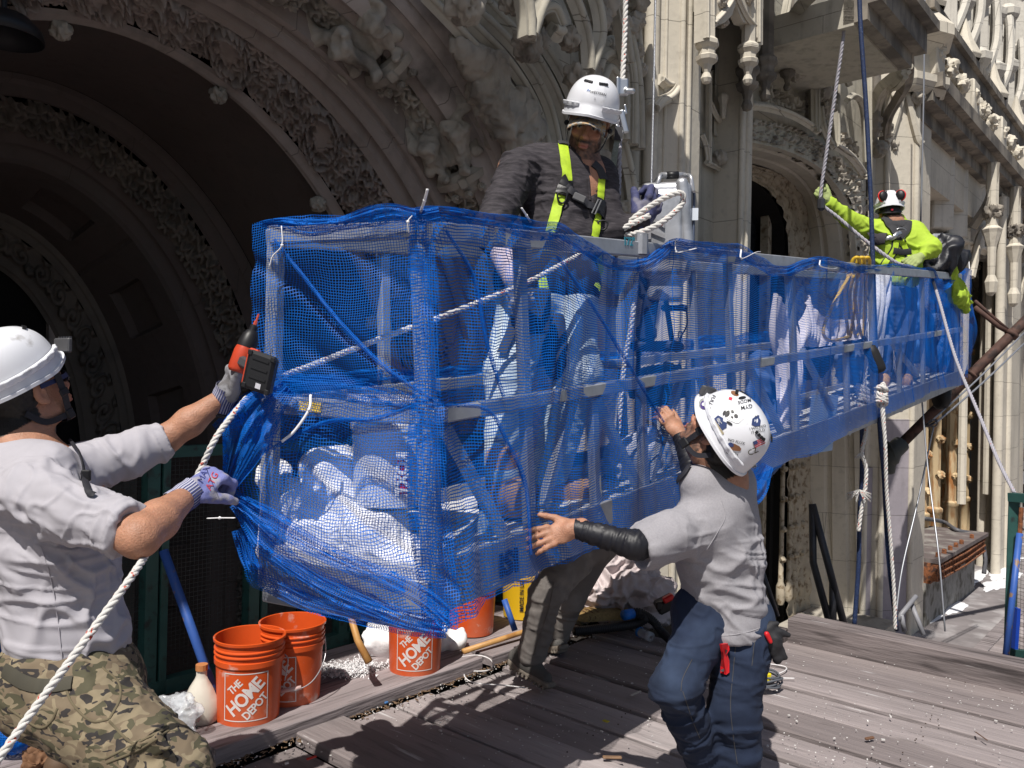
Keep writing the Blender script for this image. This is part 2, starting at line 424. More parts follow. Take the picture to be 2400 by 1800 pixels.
GLASS = mat('dark_glass', (0.012, 0.014, 0.017), rough=0.12, var=0.3, vs=1.5)
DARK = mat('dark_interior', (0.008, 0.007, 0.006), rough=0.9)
RUSTF = mat('rusty_frame', (0.55, 0.42, 0.25), rough=0.75, var=0.2, vs=5, col2=(0.34, 0.14, 0.04), c2s=9, c2t=(0.5, 0.68), stretch=(1, 1, 0.25), bump=0.003)
GOLDF = mat('weathered_frame', (0.42, 0.36, 0.27), rough=0.7, var=0.2, vs=8, col2=(0.17, 0.12, 0.07), c2s=14, c2t=(0.52, 0.66), bump=0.003)
bld = thing('gothic_building', 'carved cream stone gothic building with great portal arch, piers and receding cornices', 'building', UW(4, 3, -1.2))
SCALED.add(bld.name)
def bp(name, mb, m, smooth=False, label=None): return mb.build(name, m, bld, smooth, label=label)
def lame(A, B, n, wv, uc=1.6, zs=0.9, zb=-1.3, N=150):
    th = np.linspace(0, math.pi, N); c, s = np.cos(th), np.sin(th)
    u = uc + A * np.sign(c) * np.abs(c) ** (2 / n); z = zs + B * np.abs(s) ** (2 / n)
    u = np.r_[uc + A, u, uc - A]; z = np.r_[zb, z, zb]
    q = np.c_[u, z]; L = np.r_[0, np.cumsum(np.linalg.norm(np.diff(q, axis=0), axis=1))]; t = np.linspace(0, 1, 420) * L[-1]
    return np.c_[np.interp(t, L, u), np.full(420, wv), np.interp(t, L, z)]
def resamp(pts, n):
    p = np.asarray(pts, float); L = np.r_[0, np.cumsum(np.linalg.norm(np.diff(p, axis=0), axis=1))]; t = np.linspace(0, L[-1], n)
    return np.stack([np.interp(t, L, p[:, k]) for k in range(p.shape[1])], 1)
def toworld(G):
    sh = G.shape; g = G.reshape(-1, 3); return np.c_[g[:, :1] * FV[None] + g[:, 1:2] * NV[None], g[:, 2]].reshape(sh)
def surf(ra, rb, nt_, hf, side=1.0, prof=None):
    """ruled surface between two rails (u,w,z) displaced along its normal by hf(s,t) in metres; positive = out of the stone"""
    T = np.linspace(0, 1, nt_); G = ra[:, None] * (1 - T)[None, :, None] + rb[:, None] * T[None, :, None]
    du = np.gradient(G, axis=0); dv = np.gradient(G, axis=1); Nn = np.cross(du, dv); Nn /= np.linalg.norm(Nn, axis=2)[..., None] + 1e-9
    mid = G[:, nt_ // 2]; s = np.r_[0, np.cumsum(np.linalg.norm(np.diff(mid, axis=0), axis=1))]; wd = np.linalg.norm(rb - ra, axis=1).mean()
    S = np.repeat(s[:, None], nt_, 1); Tm = np.repeat(T[None] * wd, len(s), 0)
    H = hf(S, Tm, wd) if callable(hf) else np.full(S.shape, float(hf))
    return toworld(G + Nn * (H * side)[..., None])
def leafy(s, t, cell=0.16, seed=1, depth=0.05):
    gx, gy = s / cell, t / cell; best = np.zeros(s.shape)
    ix, iy = np.floor(gx), np.floor(gy)
    for dx in (-1, 0, 1):
        for dy in (-1, 0, 1):
            jx, jy = ix + dx, iy + dy; z = jx * 0
            ox = _hash(jx, jy, z, seed) * .25 + .5; oy = _hash(jx, jy, z, seed + 9) * .25 + .5; ph = _hash(jx, jy, z, seed + 5) * 3.1
            X = gx - jx - ox; Y = gy - jy - oy; r = np.hypot(X, Y) / 0.72; a = np.arctan2(Y, X)
            lob = 0.70 + 0.30 * np.cos(5 * a + ph + 3.5 * r); rr = np.clip((1 - r / lob) / .22, 0, 1); rr = rr * rr * (3 - 2 * rr)
            vein = np.abs(np.cos(2.5 * a + ph / 2 + 1.75 * r)); h = rr * (0.62 + 0.38 * vein ** .5 * (1 - .4 * r)) * (1 - 0.5 * np.exp(-(r / .15) ** 2)) * (1 + .22 * _hash(jx, jy, z, seed + 2))
            best = np.maximum(best, h)
    return best * depth
def scroll(s, t, wd, per=0.30, depth=0.03):
    x = (s / per) % 1.0; k = np.floor(s / per); y = t / wd; X = (x - .5) * per / wd * 1.0; Y = (y - .5); r = np.hypot(X, Y); a = np.arctan2(Y, X * np.where(k % 2 == 0, 1, -1))
    sp = np.cos(a + 16 * r); st = np.clip(sp * 2, 0, 1) * (r < .42); ro = np.clip(1 - (r / (.13 + .03 * np.cos(5 * a))) ** 2, 0, 1); lf = np.clip(np.cos(3 * a + 5) * 1.5 - 0.4, 0, 1) * ((r > .36) & (r < .62))
    return depth * np.maximum(np.maximum(st * .8, ro * 1.2), lf)
# --- great portal arch: rails (half width, rise, exponent, depth into the wall)
RL = {'wall': (2.62, 3.02, 2.3, 2.86), 'Nn': (2.42, 2.84, 2.3, 2.90), 'N': (2.30, 2.73, 2.3, 3.00), 'M': (2.24, 2.57, 2.25, 3.14), 'L': (2.10, 2.41, 2.1, 3.40), 'K': (1.76, 2.24, 1.9, 3.80),
      'J': (1.66, 2.24, 1.9, 4.80), 'J2': (1.50, 2.16, 1.9, 4.86), 'J3': (1.36, 2.02, 1.9, 5.0), 'J4': (1.20, 1.86, 1.9, 5.12), 'I0': (1.0, 1.70, 1.9, 5.75), 'I': (0.93, 1.62, 1.9, 5.82), 'I2': (0.78, 1.48, 1.9, 5.9), 'I3': (0.70, 1.40, 1.9, 5.95)}
RR = {k: lame(*v) for k, v in RL.items()}
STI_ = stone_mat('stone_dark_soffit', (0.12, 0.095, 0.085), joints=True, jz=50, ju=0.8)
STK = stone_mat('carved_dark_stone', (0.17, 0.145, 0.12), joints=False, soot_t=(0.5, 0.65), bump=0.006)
def dense(r, n=1300): return resamp(r, n)
def rl(a, b, t, off=0.0):
    p = [RL[a][i] * (1 - t) + RL[b][i] * t for i in range(4)]; return lame(p[0] + off, p[1] + off, p[2], p[3])
def strip(name, a, b, prof, m):
    mb = MB(); R = [rl(a, b, t, o) for t, o in prof]; G = np.stack(R, 1); mb.grid(toworld(G)); return bp(name, mb, m, smooth=rad(35))
strip('arch_hood_moulding', 'wall', 'Nn', [(0, 0), (.25, 0), (.3, -.04), (.5, -.05), (.7, -.02), (.75, .03), (.9, .03), (1, 0)], STA)
strip('arch_outer_order', 'Nn', 'N', [(0, 0), (.1, .05), (.45, .06), (.6, .0), (.7, -.02), (.9, -.02), (1, 0)], STA)
strip('arch_bright_moulding', 'N', 'M', [(0, 0), (.08, -.025), (.2, -.03), (.32, .0), (.36, .03), (.6, .035), (.66, -.01), (.75, -.02), (.95, -.02), (1, 0)], STA)
strip('arch_flat_order', 'M', 'L', [(0, 0), (.04, 0.0), (.05, .012), (.22, .012), (.235, .11)], STB)
mb = MB(); mb.grid(surf(dense(rl('M', 'L', .235, .12)), dense(rl('M', 'L', .78, .12)), 30, lambda s, t, wd: leafy(s, t, .085, 12, .07), 1)); bp('niche_foliage_back', mb, STC, smooth=True)
strip('arch_inner_order', 'M', 'L', [(.78, .11), (.79, -.01), (.86, -.01), (.87, .02), (.97, .02), (.98, 0), (1, 0)], STB)
strip('arch_roll', 'L', 'K', [(0, 0), (.02, -.02), (.08, -.025), (.12, .0), (.15, .04), (.19, .03), (.22, -.01), (.30, -.01)], STB)
def panels(s, t, wd):
    per = 0.62; x = (s + t * 0.5) % per; y = t / wd; X = x / per
    def ring(cx, cy, r): return np.abs(np.hypot((X - cx) * per / wd, (y - cy)) - r)
    d = np.minimum.reduce([ring(.28, .52, .36), ring(.28, .52, .46), ring(.72, .28, .21), ring(.78, .72, .21), np.abs((X - .5) * 1.2 - .25 * np.sin(y * 6.28)) + .02])
    rib = np.clip(1 - d / .035, 0, 1) ** .7; lob = np.clip(1 - np.hypot((X - .28) * per / wd, y - .52) / .3, 0, 1)
    carve = leafy(s, t, .075, 3, 1.0)
    sh = np.maximum(np.abs(X - .28) * per / wd * 1.15 + np.clip(y - .55, 0, 1) * .9, np.abs(y - .45) * .8) ; shield = np.clip(1 - (sh / .27) ** 6, 0, 1)
    l2 = sum(np.clip(1 - (np.hypot((X - cx) * per / wd, y - cy) / .15) ** 3, 0, 1) for cx, cy in ((.68, .24), (.80, .30), (.74, .70), (.82, .78)))
    return 0.055 * rib + .05 * shield + .045 * np.clip(l2, 0, 1) + 0.05 * carve * (1 - shield) - .05
mb = MB(); mb.grid(surf(dense(rl('L', 'K', .30, -.01)), dense(rl('L', 'K', .86)), 54, panels, 1)); bp('carved_panel_band', mb, STB, smooth=True)
strip('arch_inner_roll', 'L', 'K', [(.86, 0), (.87, -.02), (.93, -.03), (.95, .0), (.97, -.01), (1, -.01)], STB)
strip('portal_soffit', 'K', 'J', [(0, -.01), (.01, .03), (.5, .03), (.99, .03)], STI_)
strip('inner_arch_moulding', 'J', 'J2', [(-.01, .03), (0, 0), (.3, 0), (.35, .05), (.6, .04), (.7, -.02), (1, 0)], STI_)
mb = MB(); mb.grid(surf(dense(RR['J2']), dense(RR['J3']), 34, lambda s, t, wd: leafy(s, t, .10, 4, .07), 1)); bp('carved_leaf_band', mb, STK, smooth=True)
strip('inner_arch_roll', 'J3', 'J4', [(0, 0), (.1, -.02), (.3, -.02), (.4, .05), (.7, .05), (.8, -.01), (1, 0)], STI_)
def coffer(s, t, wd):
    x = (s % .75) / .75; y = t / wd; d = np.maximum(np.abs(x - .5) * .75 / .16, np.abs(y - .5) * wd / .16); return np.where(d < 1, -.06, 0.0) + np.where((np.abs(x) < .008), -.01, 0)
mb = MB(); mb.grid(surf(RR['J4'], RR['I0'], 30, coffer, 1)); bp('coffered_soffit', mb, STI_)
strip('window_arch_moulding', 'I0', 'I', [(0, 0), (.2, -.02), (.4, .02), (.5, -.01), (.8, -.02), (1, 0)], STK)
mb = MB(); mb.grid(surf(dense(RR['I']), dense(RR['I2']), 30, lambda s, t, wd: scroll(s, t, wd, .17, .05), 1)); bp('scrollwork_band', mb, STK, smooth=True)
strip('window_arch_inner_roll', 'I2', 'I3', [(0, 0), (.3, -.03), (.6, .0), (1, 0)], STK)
mb = MB(); mb.box((0, 0, 0), (0, 0, 0)); mb = MB()
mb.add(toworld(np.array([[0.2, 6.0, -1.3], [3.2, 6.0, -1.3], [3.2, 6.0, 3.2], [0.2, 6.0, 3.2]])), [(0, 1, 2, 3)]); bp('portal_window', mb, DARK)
mb = MB()
for u in (1.0, 1.6, 2.1): mb.box(UW(u, 5.97, 1.2), (.06, .05, 3.6), Matrix.Rotation(FA, 3, 'Z'))
bp('window_mullions', mb, STA)
# leaf bosses hanging on the soffit edge
def boss_mesh(mb, c, r, seed=0, sq=(1, 1, 1), n=26):
    th = np.linspace(0.02, math.pi - .02, n // 2 + 5); ph = np.linspace(0, 2 * math.pi, n * 2)
    T, Pp = np.meshgrid(th, ph, indexing='ij'); d = np.stack([np.sin(T) * np.cos(Pp), np.sin(T) * np.sin(Pp), np.cos(T)], -1)
    k = fbm(d.reshape(-1, 3) * 2.6 + seed * 3.3, seed, 3).reshape(T.shape)
    rr = r * (0.80 + 0.22 * np.cos(5 * Pp + seed) * np.sin(T) ** 2 * np.cos(3.0 * T) + 0.42 * (0.35 - np.abs(k)))
    mb.grid(np.array(c) + d * rr[..., None] * np.array(sq)); return mb
for i in range(7):
    mb = MB(); R_ = rl('L', 'K', .98, -.05); q = R_[40 + i * 30]; boss_mesh(mb, toworld(q[None])[0], .05, i); bp('leaf_boss', mb, STC, smooth=True)
# statues seated on half-round corbels in the hollow of the arch
def statue_sdf(seed=0):
    S = SDF(); k = .02
    S.ell((0, 0, .50), (.05, .055, .065), k=k).ell((0, -.03, .545), (.06, .05, .045), k=k).cap((0, 0, .46), (0, -.01, .36), .04, .07, k)
    S.ell((0, -.01, .34), (.12, .07, .11), k=.03).ell((0, -.02, .22), (.10, .075, .09), k=.03)
    S.cap((-.12, 0, .40), (-.16, .06, .26), .04, .035, k).cap((-.16, .06, .26), (-.05, .14, .22), .035, .025, k).ell((-.04, .15, .22), (.03, .03, .03), k=k)
    S.cap((.12, 0, .40), (.17, .03, .27), .04, .035, k).cap((.17, .03, .27), (.13, .12, .16), .035, .025, k)
    S.cap((-.06, 0, .2), (-.09, .15, .17), .055, .05, k).cap((-.09, .15, .17), (-.05, .12, -.02), .045, .03, k).ell((-.05, .16, -.03), (.03, .06, .025), k=k)
    S.cap((.06, 0, .2), (.08, .13, .15), .055, .05, k).cap((.08, .13, .15), (.07, .06, -.03), .045, .03, k).ell((.07, .11, -.04), (.03, .06, .025), k=k)
    for i in range(6): a = -1 + .4 * i; S.cap((a * .10, .02, .30), (a * .12, .08, .02), .02, .03, .012)
    S.ell((.17, .03, .42), (.05, .04, .09), k=k).ell((-.2, .02, .15), (.06, .05, .08), k=k).ell((-.2, .02, .02), (.05, .05, .06), k=k).cap((-.2, 0, .3), (-.24, 0, -.05), .03, .04, .03)
    V, F = S.mesh(.009); N = vnormals(V, F); V = V + N * (.006 * fbm(V * 28 + seed, 3, 2) + .010 * np.clip(1 - 3 * np.abs(nz(V * np.array([24, 24, 9]) + 3, 6)), -1, 1) * (V[:, 2] < .42) + .006 * np.sin(V[:, 2] * 230) * (V[:, 2] > .46))[:, None]; return V, F
SV, SF = statue_sdf()
SCALED.add('x')
def band_frame(i, t=.5, off=.12):
    R_ = rl('M', 'L', t, off); p = R_[i]; tg = R_[i + 2] - R_[i - 2]; tg /= np.linalg.norm(tg); a = rl('M', 'L', 0)[i]; b = rl('M', 'L', 1)[i]; ac = b - a; ac -= tg * (ac @ tg); ac /= np.linalg.norm(ac)
    n = np.cross(tg, ac); c = np.array([1.6, p[1], .9]); n *= np.sign(n @ (c - p)); return p, tg, ac, n
for i, (tx, ty) in enumerate([(655, -20), (905, 165), (1075, 420), (1150, 700)]):
    tgt = np.array([tx, ty], float); R_ = rl('M', 'L', .5, .10); W_ = toworld(R_)
    def pxl(p):
        v = p - np.array([0, 0, CAMH]); return None
    best = min(range(20, 300), key=lambda j: np.linalg.norm(np.cross(W_[j] - np.array([0, 0, CAMH]), ray(tx, ty))) / np.linalg.norm(W_[j]))
    p, tg, ac, n = band_frame(best); up = tg; M3 = np.stack([ac * np.sign(ac @ np.array([0, 1, 0])), n, up], 1)
    mbc = MB(); prof = [(0.02, -.17), (.05, -.15), (.06, -.13), (.12, -.08), (.13, -.07), (.135, -.03), (.175, -.02), (.18, .02), (.165, .03), (.15, .05), (.10, .055)]
    mbc.lathe([(r * .95, z) for r, z in prof], (0, 0, 0), 28, ang=(0, math.pi)); mbc.box((0, .16, .0), (.05, .05, .06), bevel=.008)
    for q in range(5):
        a = math.pi * (q + .5) / 5; boss_mesh(mbc, (math.cos(a) * .14, math.sin(a) * .14, -.075), .028, q, n=10)
    for arr in mbc.V: arr[:] = toworld((arr @ M3.T) + p)
    bp('statue_corbel', mbc, STC, smooth=rad(40))
    V = SV.copy() * np.array([1.15, 1.1, .95]); V[:, 2] += .10; V[:, 1] += .01
    if i % 2: V[:, 0] *= -1; FF = SF[:, ::-1]
    else: FF = SF
    mobj('statue', toworld(V @ M3.T + p), FF, STC, bld, True)
# --- outer wall above and beside the great arch
def wallpoly(name, rail, corners, m):
    mb = MB(); r = rail; V = toworld(np.array([list(x) for x in r] + corners)); n = len(r)
    return mb
mb = MB(); R0 = RR['wall']; top = np.stack([np.clip(1.6 + (R0[:, 0] - 1.6) * 2.2, -6, 4.62), np.full(420, 2.86), np.where(R0[:, 2] > 0.9, 0.9 + (R0[:, 2] - .9) * 2.6, R0[:, 2])], 1)
mb.grid(toworld(np.stack([R0, top], 1))); bp('spandrel_wall', mb, ST)
# plan helper: point of the plan seen at photo column px (taken on the horizon) on the line from a in direction d, or on plane w
def hray(px): r = ray(px, 915 + (px - 1200) * .021); return np.array([r[:2] @ FV, r[:2] @ NV])
def onw(px, wv): h = hray(px); return np.array([h[0] / h[1] * wv, wv])
def online(px, a, d):
    h = hray(px); A = np.array([[h[0], -d[0]], [h[1], -d[1]]]); t = np.linalg.solve(A, a); return h * t[0]
def pier(name, pts, z0, z1, m, ms=None):
    mb = MB(); W2 = [FV * p[0] + NV * p[1] for p in pts]; mb.prism(W2, z0, z1); return bp(name, mb, m, False)
DG = np.array([-1, 1]) / math.sqrt(2)
# pier A (between great arch and second bay)
a1 = onw(1628, 2.66); a2 = onw(1589, 2.66); a3 = online(1512, a2, np.array([-.80, .60])); 
pier('pier', [a1, a2, a3, a3 + [-.02, .5], a1 + [0, .9]], -1.3, 9, STP)
a2b = a2 + (a3 - a2) * 1.0
for px, r in ((1512, .05), (1600, .018), (1584, .02), (1545, .012)):
    q = online(px, a2, np.array([-.80, .60])) if px < 1589 else onw(px, 2.66); mb = MB(); mb.lathe([(r, -1.2), (r, 9)], UW(q[0], q[1], 0), 14); bp('shaft', mb, STP, True)
q0 = onw(1505, 2.90); pier('jamb_wall', [q0, [3.98, 2.87], [3.98, 3.4], q0 + [0.3, .5]], -1.3, 9, ST)
for px, r in ((1492, .035), (1470, .05), (1445, .03), (1420, .03)):
    q = onw(px, 2.87); mb = MB(); mb.lathe([(r, -1.2), (r, 9)], UW(q[0], q[1], 0), 14); bp('shaft', mb, ST, True)
# niche wall to the right of pier A
n0 = onw(1630, 3.02); n1 = onw(1716, 3.02)
pier('niche_wall', [n0 - [.3, 0], n1 + [.2, 0], n1 + [.2, .5], n0 + [-.3, .5]], -1.3, 9, ST)
p1 = onw(1752, 2.80); p2 = onw(1727, 2.80); pier('pilaster', [p1, p2, p2 + [-.02, .3], p1 + [0, .9]], -1.3, 9, STP)
for px in (1727, 1740): 
    q = onw(px, 2.80); mb = MB(); mb.lathe([(.022, -1.2), (.022, 9)], UW(q[0], q[1], 0), 10); bp('shaft', mb, STP, True)
# ribs, brackets and pendants measured on the photo, placed on the wall planes they belong to
def rib(pts, wv, r=.02, m=None, name='rib', dw=None, sq=1.6):
    Q = []
    for i, (px, py) in enumerate(pts): Q.append(Pw(px, py, wv if dw is None else wv + dw[i]))
    Q = spline(Q, 8); mb = MB(); mb.tube(Q, r * 1.3, 4); mb.tube(Q + np.array([-NV[0], -NV[1], 0]) * r * .9, r * .6, 8); return bp(name, mb, m or STP, smooth=rad(50))
def oct_pendant(c, s=1.0, m=None, name='pendant', flip=1):
    mb = MB(); prof = [(.0, -.20), (.022, -.19), (.03, -.17), (.018, -.14), (.03, -.10), (.055, -.08), (.06, -.06), (.045, -.05), (.045, -.02), (.062, 0), (.062, .02), (.04, .04), (.04, .5)]
    mb.lathe([(r * s, z * s * flip) for r, z in prof], c, 8); return bp(name, mb, m or STP)
rib([(1592, 175), (1588, 195), (1570, 225), (1545, 240), (1530, 255)], 2.72, .035)
rib([(1545, 186), (1565, 200), (1590, 190)], 2.74, .03)
for a in ([(1661, 170), (1661, 380)], [(1655, 380), (1690, 400), (1712, 440), (1712, 480)], [(1663, 240), (1680, 275), (1700, 295), (1716, 320), (1716, 345)], [(1697, 305), (1712, 330), (1716, 350)], [(1644, 315), (1655, 345), (1660, 385)], [(1722, 345), (1722, 478)]):
    rib(a, 2.98, .018)
for c in ((1715, 505), (1695, 250)): 
    q = Pw(*c, 2.93); mb = MB(); mb.lathe([(0.005, -.1), (.02, -.09), (.03, .02), (.045, .06), (.045, .08), (.03, .1)], q, 6); bp('pendant', mb, STP)
mb = MB(); boss_mesh(mb, Pw(1685, 370, 2.95), .07, 3); bp('leaf_crocket', mb, STC, True)
# hanging niche canopy
cw = 2.50; mb = MB()
def quadw(mb, pts, wa, wb):
    n = len(pts); A = [Pw(x, y, wa) for x, y in pts]; B = [UW(uwz(a)[0], wb, a[2]) for a in A]; mb.add(A + B, [tuple(range(n)), tuple(range(2 * n - 1, n - 1, -1))] + [(i, n + i, n + (i + 1) % n, (i + 1) % n) for i in range(n)])
CTOP = [(1650, -260), (1790, -300)]
left = [(1650, -260), (1650, 95), (1668, 95), (1672, 70), (1682, 60), (1700, 52), (1716, 35), (1724, 10), (1727, 8), (1732, 30), (1742, 52), (1755, 55), (1765, 75), (1768, 105), (1788, 105), (1790, -300)]
quadw(mb, left, cw, cw + .07); bp('niche_canopy', mb, STP)
mb = MB(); quadw(mb, [(1650, -260), (1650, 20), (1790, 20), (1790, -300)], cw + .07, 3.1); bp('niche_canopy_roof', mb, ST)
for a in ([(1672, 55), (1695, 30), (1712, 5), (1722, -20)], [(1722, -20), (1735, 10), (1750, 40), (1768, 62)], [(1655, -200), (1655, 90)], [(1776, -200), (1776, 100)], [(1668, -60), (1668, 90)]): rib(a, cw - .01, .016)
for c in ((1657, 108), (1754, 118), (1790, 120)): oct_pendant(Pw(*c, cw + .02 if c[0] < 1780 else 2.75), 1.25, STP)
mb = MB(); boss_mesh(mb, Pw(1690, 5, cw), .055, 5); boss_mesh(mb, Pw(1752, -5, cw), .055, 6); boss_mesh(mb, Pw(1693, 50, cw + .1), .05, 8); bp('canopy_foliage', mb, STC, True)
for c in ((1752, 170), (1795, 150)): oct_pendant(Pw(*c, 2.72), 1.5, STD)
# --- traceried canopy over the spandrel, top middle
for pts, ww in (([(1215, -60), (1232, 30), (1235, 90)], 2.45), ([(1300, -60), (1262, 20), (1240, 85)], 2.45), ([(1235, 95), (1240, 60), (1262, 25), (1290, 20), (1310, 60)], 2.5), ([(1310, -60), (1340, 0), (1362, 60), (1372, 110), (1375, 165)], 2.5),
                ([(1375, 170), (1390, 130), (1402, 80), (1395, 20), (1370, -60)], 2.5), ([(1395, 165), (1405, 140), (1425, 128), (1450, 150), (1458, 200), (1458, 330)], 2.7), ([(1385, 170), (1400, 120), (1430, 100), (1465, 130), (1478, 200), (1478, 340)], 2.75),
                ([(1290, 70), (1302, 78), (1310, 75)], 2.5), ([(1430, -60), (1455, 60), (1470, 150)], 2.6), ([(1360, 330), (1420, 290), (1470, 240), (1490, 160), (1485, 60), (1470, -30)], 2.78), ([(1495, 350), (1490, 200), (1470, 90), (1440, 10)], 2.75),
                ([(1400, 330), (1440, 300), (1470, 400), (1482, 480)], 2.8), ([(1440, 180), (1420, 160), (1405, 190)], 2.7)):
    rib(pts, ww, .036, ST)
for (x, y, r, s) in ((1238, 110, .085, 1), (1262, 95, .07, 2), (1225, 92, .06, 9), (1292, 58, .06, 3), (1338, 92, .075, 4), (1352, 178, .08, 5), (1380, 170, .08, 6), (1360, 200, .06, 7), (1090, 12, .10, 8), (1200, 5, .07, 9), (1395, 45, .10, 3), (1430, 60, .08, 4), (1470, 70, .09, 5), (1490, 50, .07, 6), (1490, 120, .06, 8), (1502, 165, .05, 9), (1420, 110, .06, 1), (1410, 10, .11, 2), (1490, 0, .1, 1)):
    mb = MB(); boss_mesh(mb, Pw(x, y, 2.55 if x < 1420 else 2.75), r, s); bp('foliage_boss', mb, STC, True)
mb = MB()
for (x, y, r, s) in ((1410, 375, .07, 1), (1402, 395, .06, 2), (1468, 490, .06, 3), (1480, 505, .05, 4)): boss_mesh(mb, Pw(x, y, 2.8), r, s)
bp('label_stop_foliage', mb, STC, True)
# spandrel relief: reclining bearded figure with scroll
S = SDF(); w0 = 2.86
def wp(x, y, dw=0.0): return Pw(x, y, w0 - dw * .8 + .02)
S.ell(wp(1165, 152, .07), (.060, .07, .075), k=.02).ell(wp(1152, 165, .06), (.06, .06, .09), k=.02).cap(wp(1180, 172, .09), wp(1184, 200, .09), .038, .018, .015).cap(wp(1183, 160, .10), wp(1190, 164, .11), .014, .01, .006).cap(wp(1140, 200, .02), wp(1180, 275, .02), .10, .10, .05)
S.cap(wp(1178, 235, .09), wp(1225, 230, .09), .05, .035, .02).cap(wp(1225, 230, .09), wp(1218, 212, .1), .045, .02, .02)
for i in range(4): S.cap(wp(1222, 207 + 9 * i, .12), wp(1243, 212 + 10 * i, .10), .012, .01, .004)
S.cap(wp(1190, 290, .05), wp(1235, 262, .1), .06, .05, .03).cap(wp(1235, 262, .10), wp(1260, 300, .08), .05, .04, .02)
for i in range(7): S.ell(wp(1225 + 11 * (i % 4), 300 + 13 * (i // 2), .07), (.035, .035, .04), k=.01)
S.cap(wp(1080, 110, .05), wp(1120, 150, .06), .05, .07, .02).cap(wp(1122, 115, .08), wp(1100, 135, .08), .03, .03, .02).cap(wp(1200, 335, .0), wp(1215, 365, .0), .06, .08, .04)
V, F = S.mesh(.013); N = vnormals(V, F); V = V + N * (.006 * fbm(V * 30, 5, 2) + .024 * np.exp(-(nz(V * np.array([13, 13, 6]) + .5 * nz(V * 4, 3)[:, None], 4) / .14) ** 2) + .012 * np.exp(-(nz(V * np.array([26, 26, 14]), 7) / .15) ** 2))[:, None]
mobj('relief_figure', V, F, STC, bld, True)
for pts in ([(1010, -30), (1100, 55), (1190, 150), (1255, 260), (1285, 380), (1292, 470)], [(1035, -50), (1125, 35), (1215, 130), (1280, 245), (1308, 370), (1315, 470)], [(1075, -60), (1160, 30), (1245, 125), (1305, 235), (1335, 360), (1342, 470)], [(1120, -60), (1200, 30), (1275, 115), (1330, 215), (1362, 330)], [(985, -20), (1075, 75), (1168, 178), (1232, 285), (1258, 400)]):
    rib(pts, 2.83, .030, ST, 'arch_label_moulding')
# --- second bay: arched reveal, window, carved label bands
def prail(pts, wv, n=90): return resamp(spline([[uwz(Pw(x, y, wv))[0], wv, uwz(Pw(x, y, wv))[2]] for x, y in pts], 10), n)
wo, wi = 3.0, 3.55
o_pts = [(1700, 330), (1758, 333), (1845, 354), (1917, 390), (1960, 434), (1989, 481), (2003, 542), (2008, 640), (2014, 900), (2026, 1480)]
i_pts = [(1690, 372), (1756, 383), (1820, 405), (1860, 438), (1884, 481), (1893, 542), (1895, 640), (1897, 900), (1893, 1460)]
ro = prail(o_pts, wo); ri = prail(i_pts, wi)
mb = MB(); G = [ro]
for t, o in ((.12, 0), (.14, .05), (.26, .06), (.30, 0), (.55, 0), (.57, .03), (.66, .04), (.70, 0), (1, 0)): 
    q = ro * (1 - t) + ri * t; q = q + np.array([o, 0, o * .5]); G.append(q)
mb.grid(toworld(np.stack(G, 1))); bp('bay_arch_reveal', mb, STP, smooth=rad(30))
mb = MB(); V = [UW(5.9, 3.9, -1.3), UW(9.5, 3.9, -1.3), UW(9.5, 3.9, 5), UW(5.9, 3.9, 5)]; mb.add(V, [(0, 1, 2, 3)]); bp('bay_window_glass', mb, GLASS)
mb = MB(); V = [UW(5.9, 5.5, -1.3), UW(5.9, 3.5, -1.3), UW(5.9, 3.5, 6), UW(5.9, 5.5, 6)]; mb.add(V, [(0, 1, 2, 3)]); bp('bay_side_wall', mb, ST)
fr = [(x - 55, y + 20) if y < 500 else (x - 55, y) for x, y in i_pts]; rf = prail(fr, 3.62)
mb = MB(); mb.grid(surf(ri, rf, 20, lambda s, t, wd: leafy(s, t, .22, 7, .03) + .02 * (np.abs(t / wd - .5) > .38), -1)); bp('carved_window_frame', mb, GOLDF, True)
mb = MB(); rf2 = rf.copy(); rf2[:, 1] += .28; mb.grid(toworld(np.stack([rf, rf2], 1))); bp('window_reveal', mb, DARK)
for px in (1838, 1856, 1868, 1882): 
    q = onw(px, 3.58); mb = MB(); mb.lathe([(.03, -1.1), (.05, -1.05), (.05, -.9), (.03, -.85), (.026, -.6), (.026, 2.2)], UW(q[0], q[1], .35), 10); 
    for z in np.arange(-.6, 2, .33): boss_mesh(mb, UW(q[0] - .02, q[1] - .03, z + .35), .04, px + int(z * 9), n=10)
    bp('frame_shaft', mb, GOLDF, True)
for px in (1788, 1733, 1805):
    q = onw(px, 3.8); mb = MB(); mb.box(UW(q[0], q[1], 1.5), (.09, .09, 6), Matrix.Rotation(FA, 3, 'Z')); bp('window_mullion', mb, GOLDF if px < 1800 else DARK)
mb = MB(); q = onw(1705, 3.6); mb.box(UW(7.9, 3.75, -1.12), (3.4, .9, .1), Matrix.Rotation(FA, 3, 'Z')); mb.box(UW(7.9, 3.05, -.95), (3.2, .9, .1), Matrix.Rotation(FA, 3, 'Z')); bp('window_sill', mb, STC)
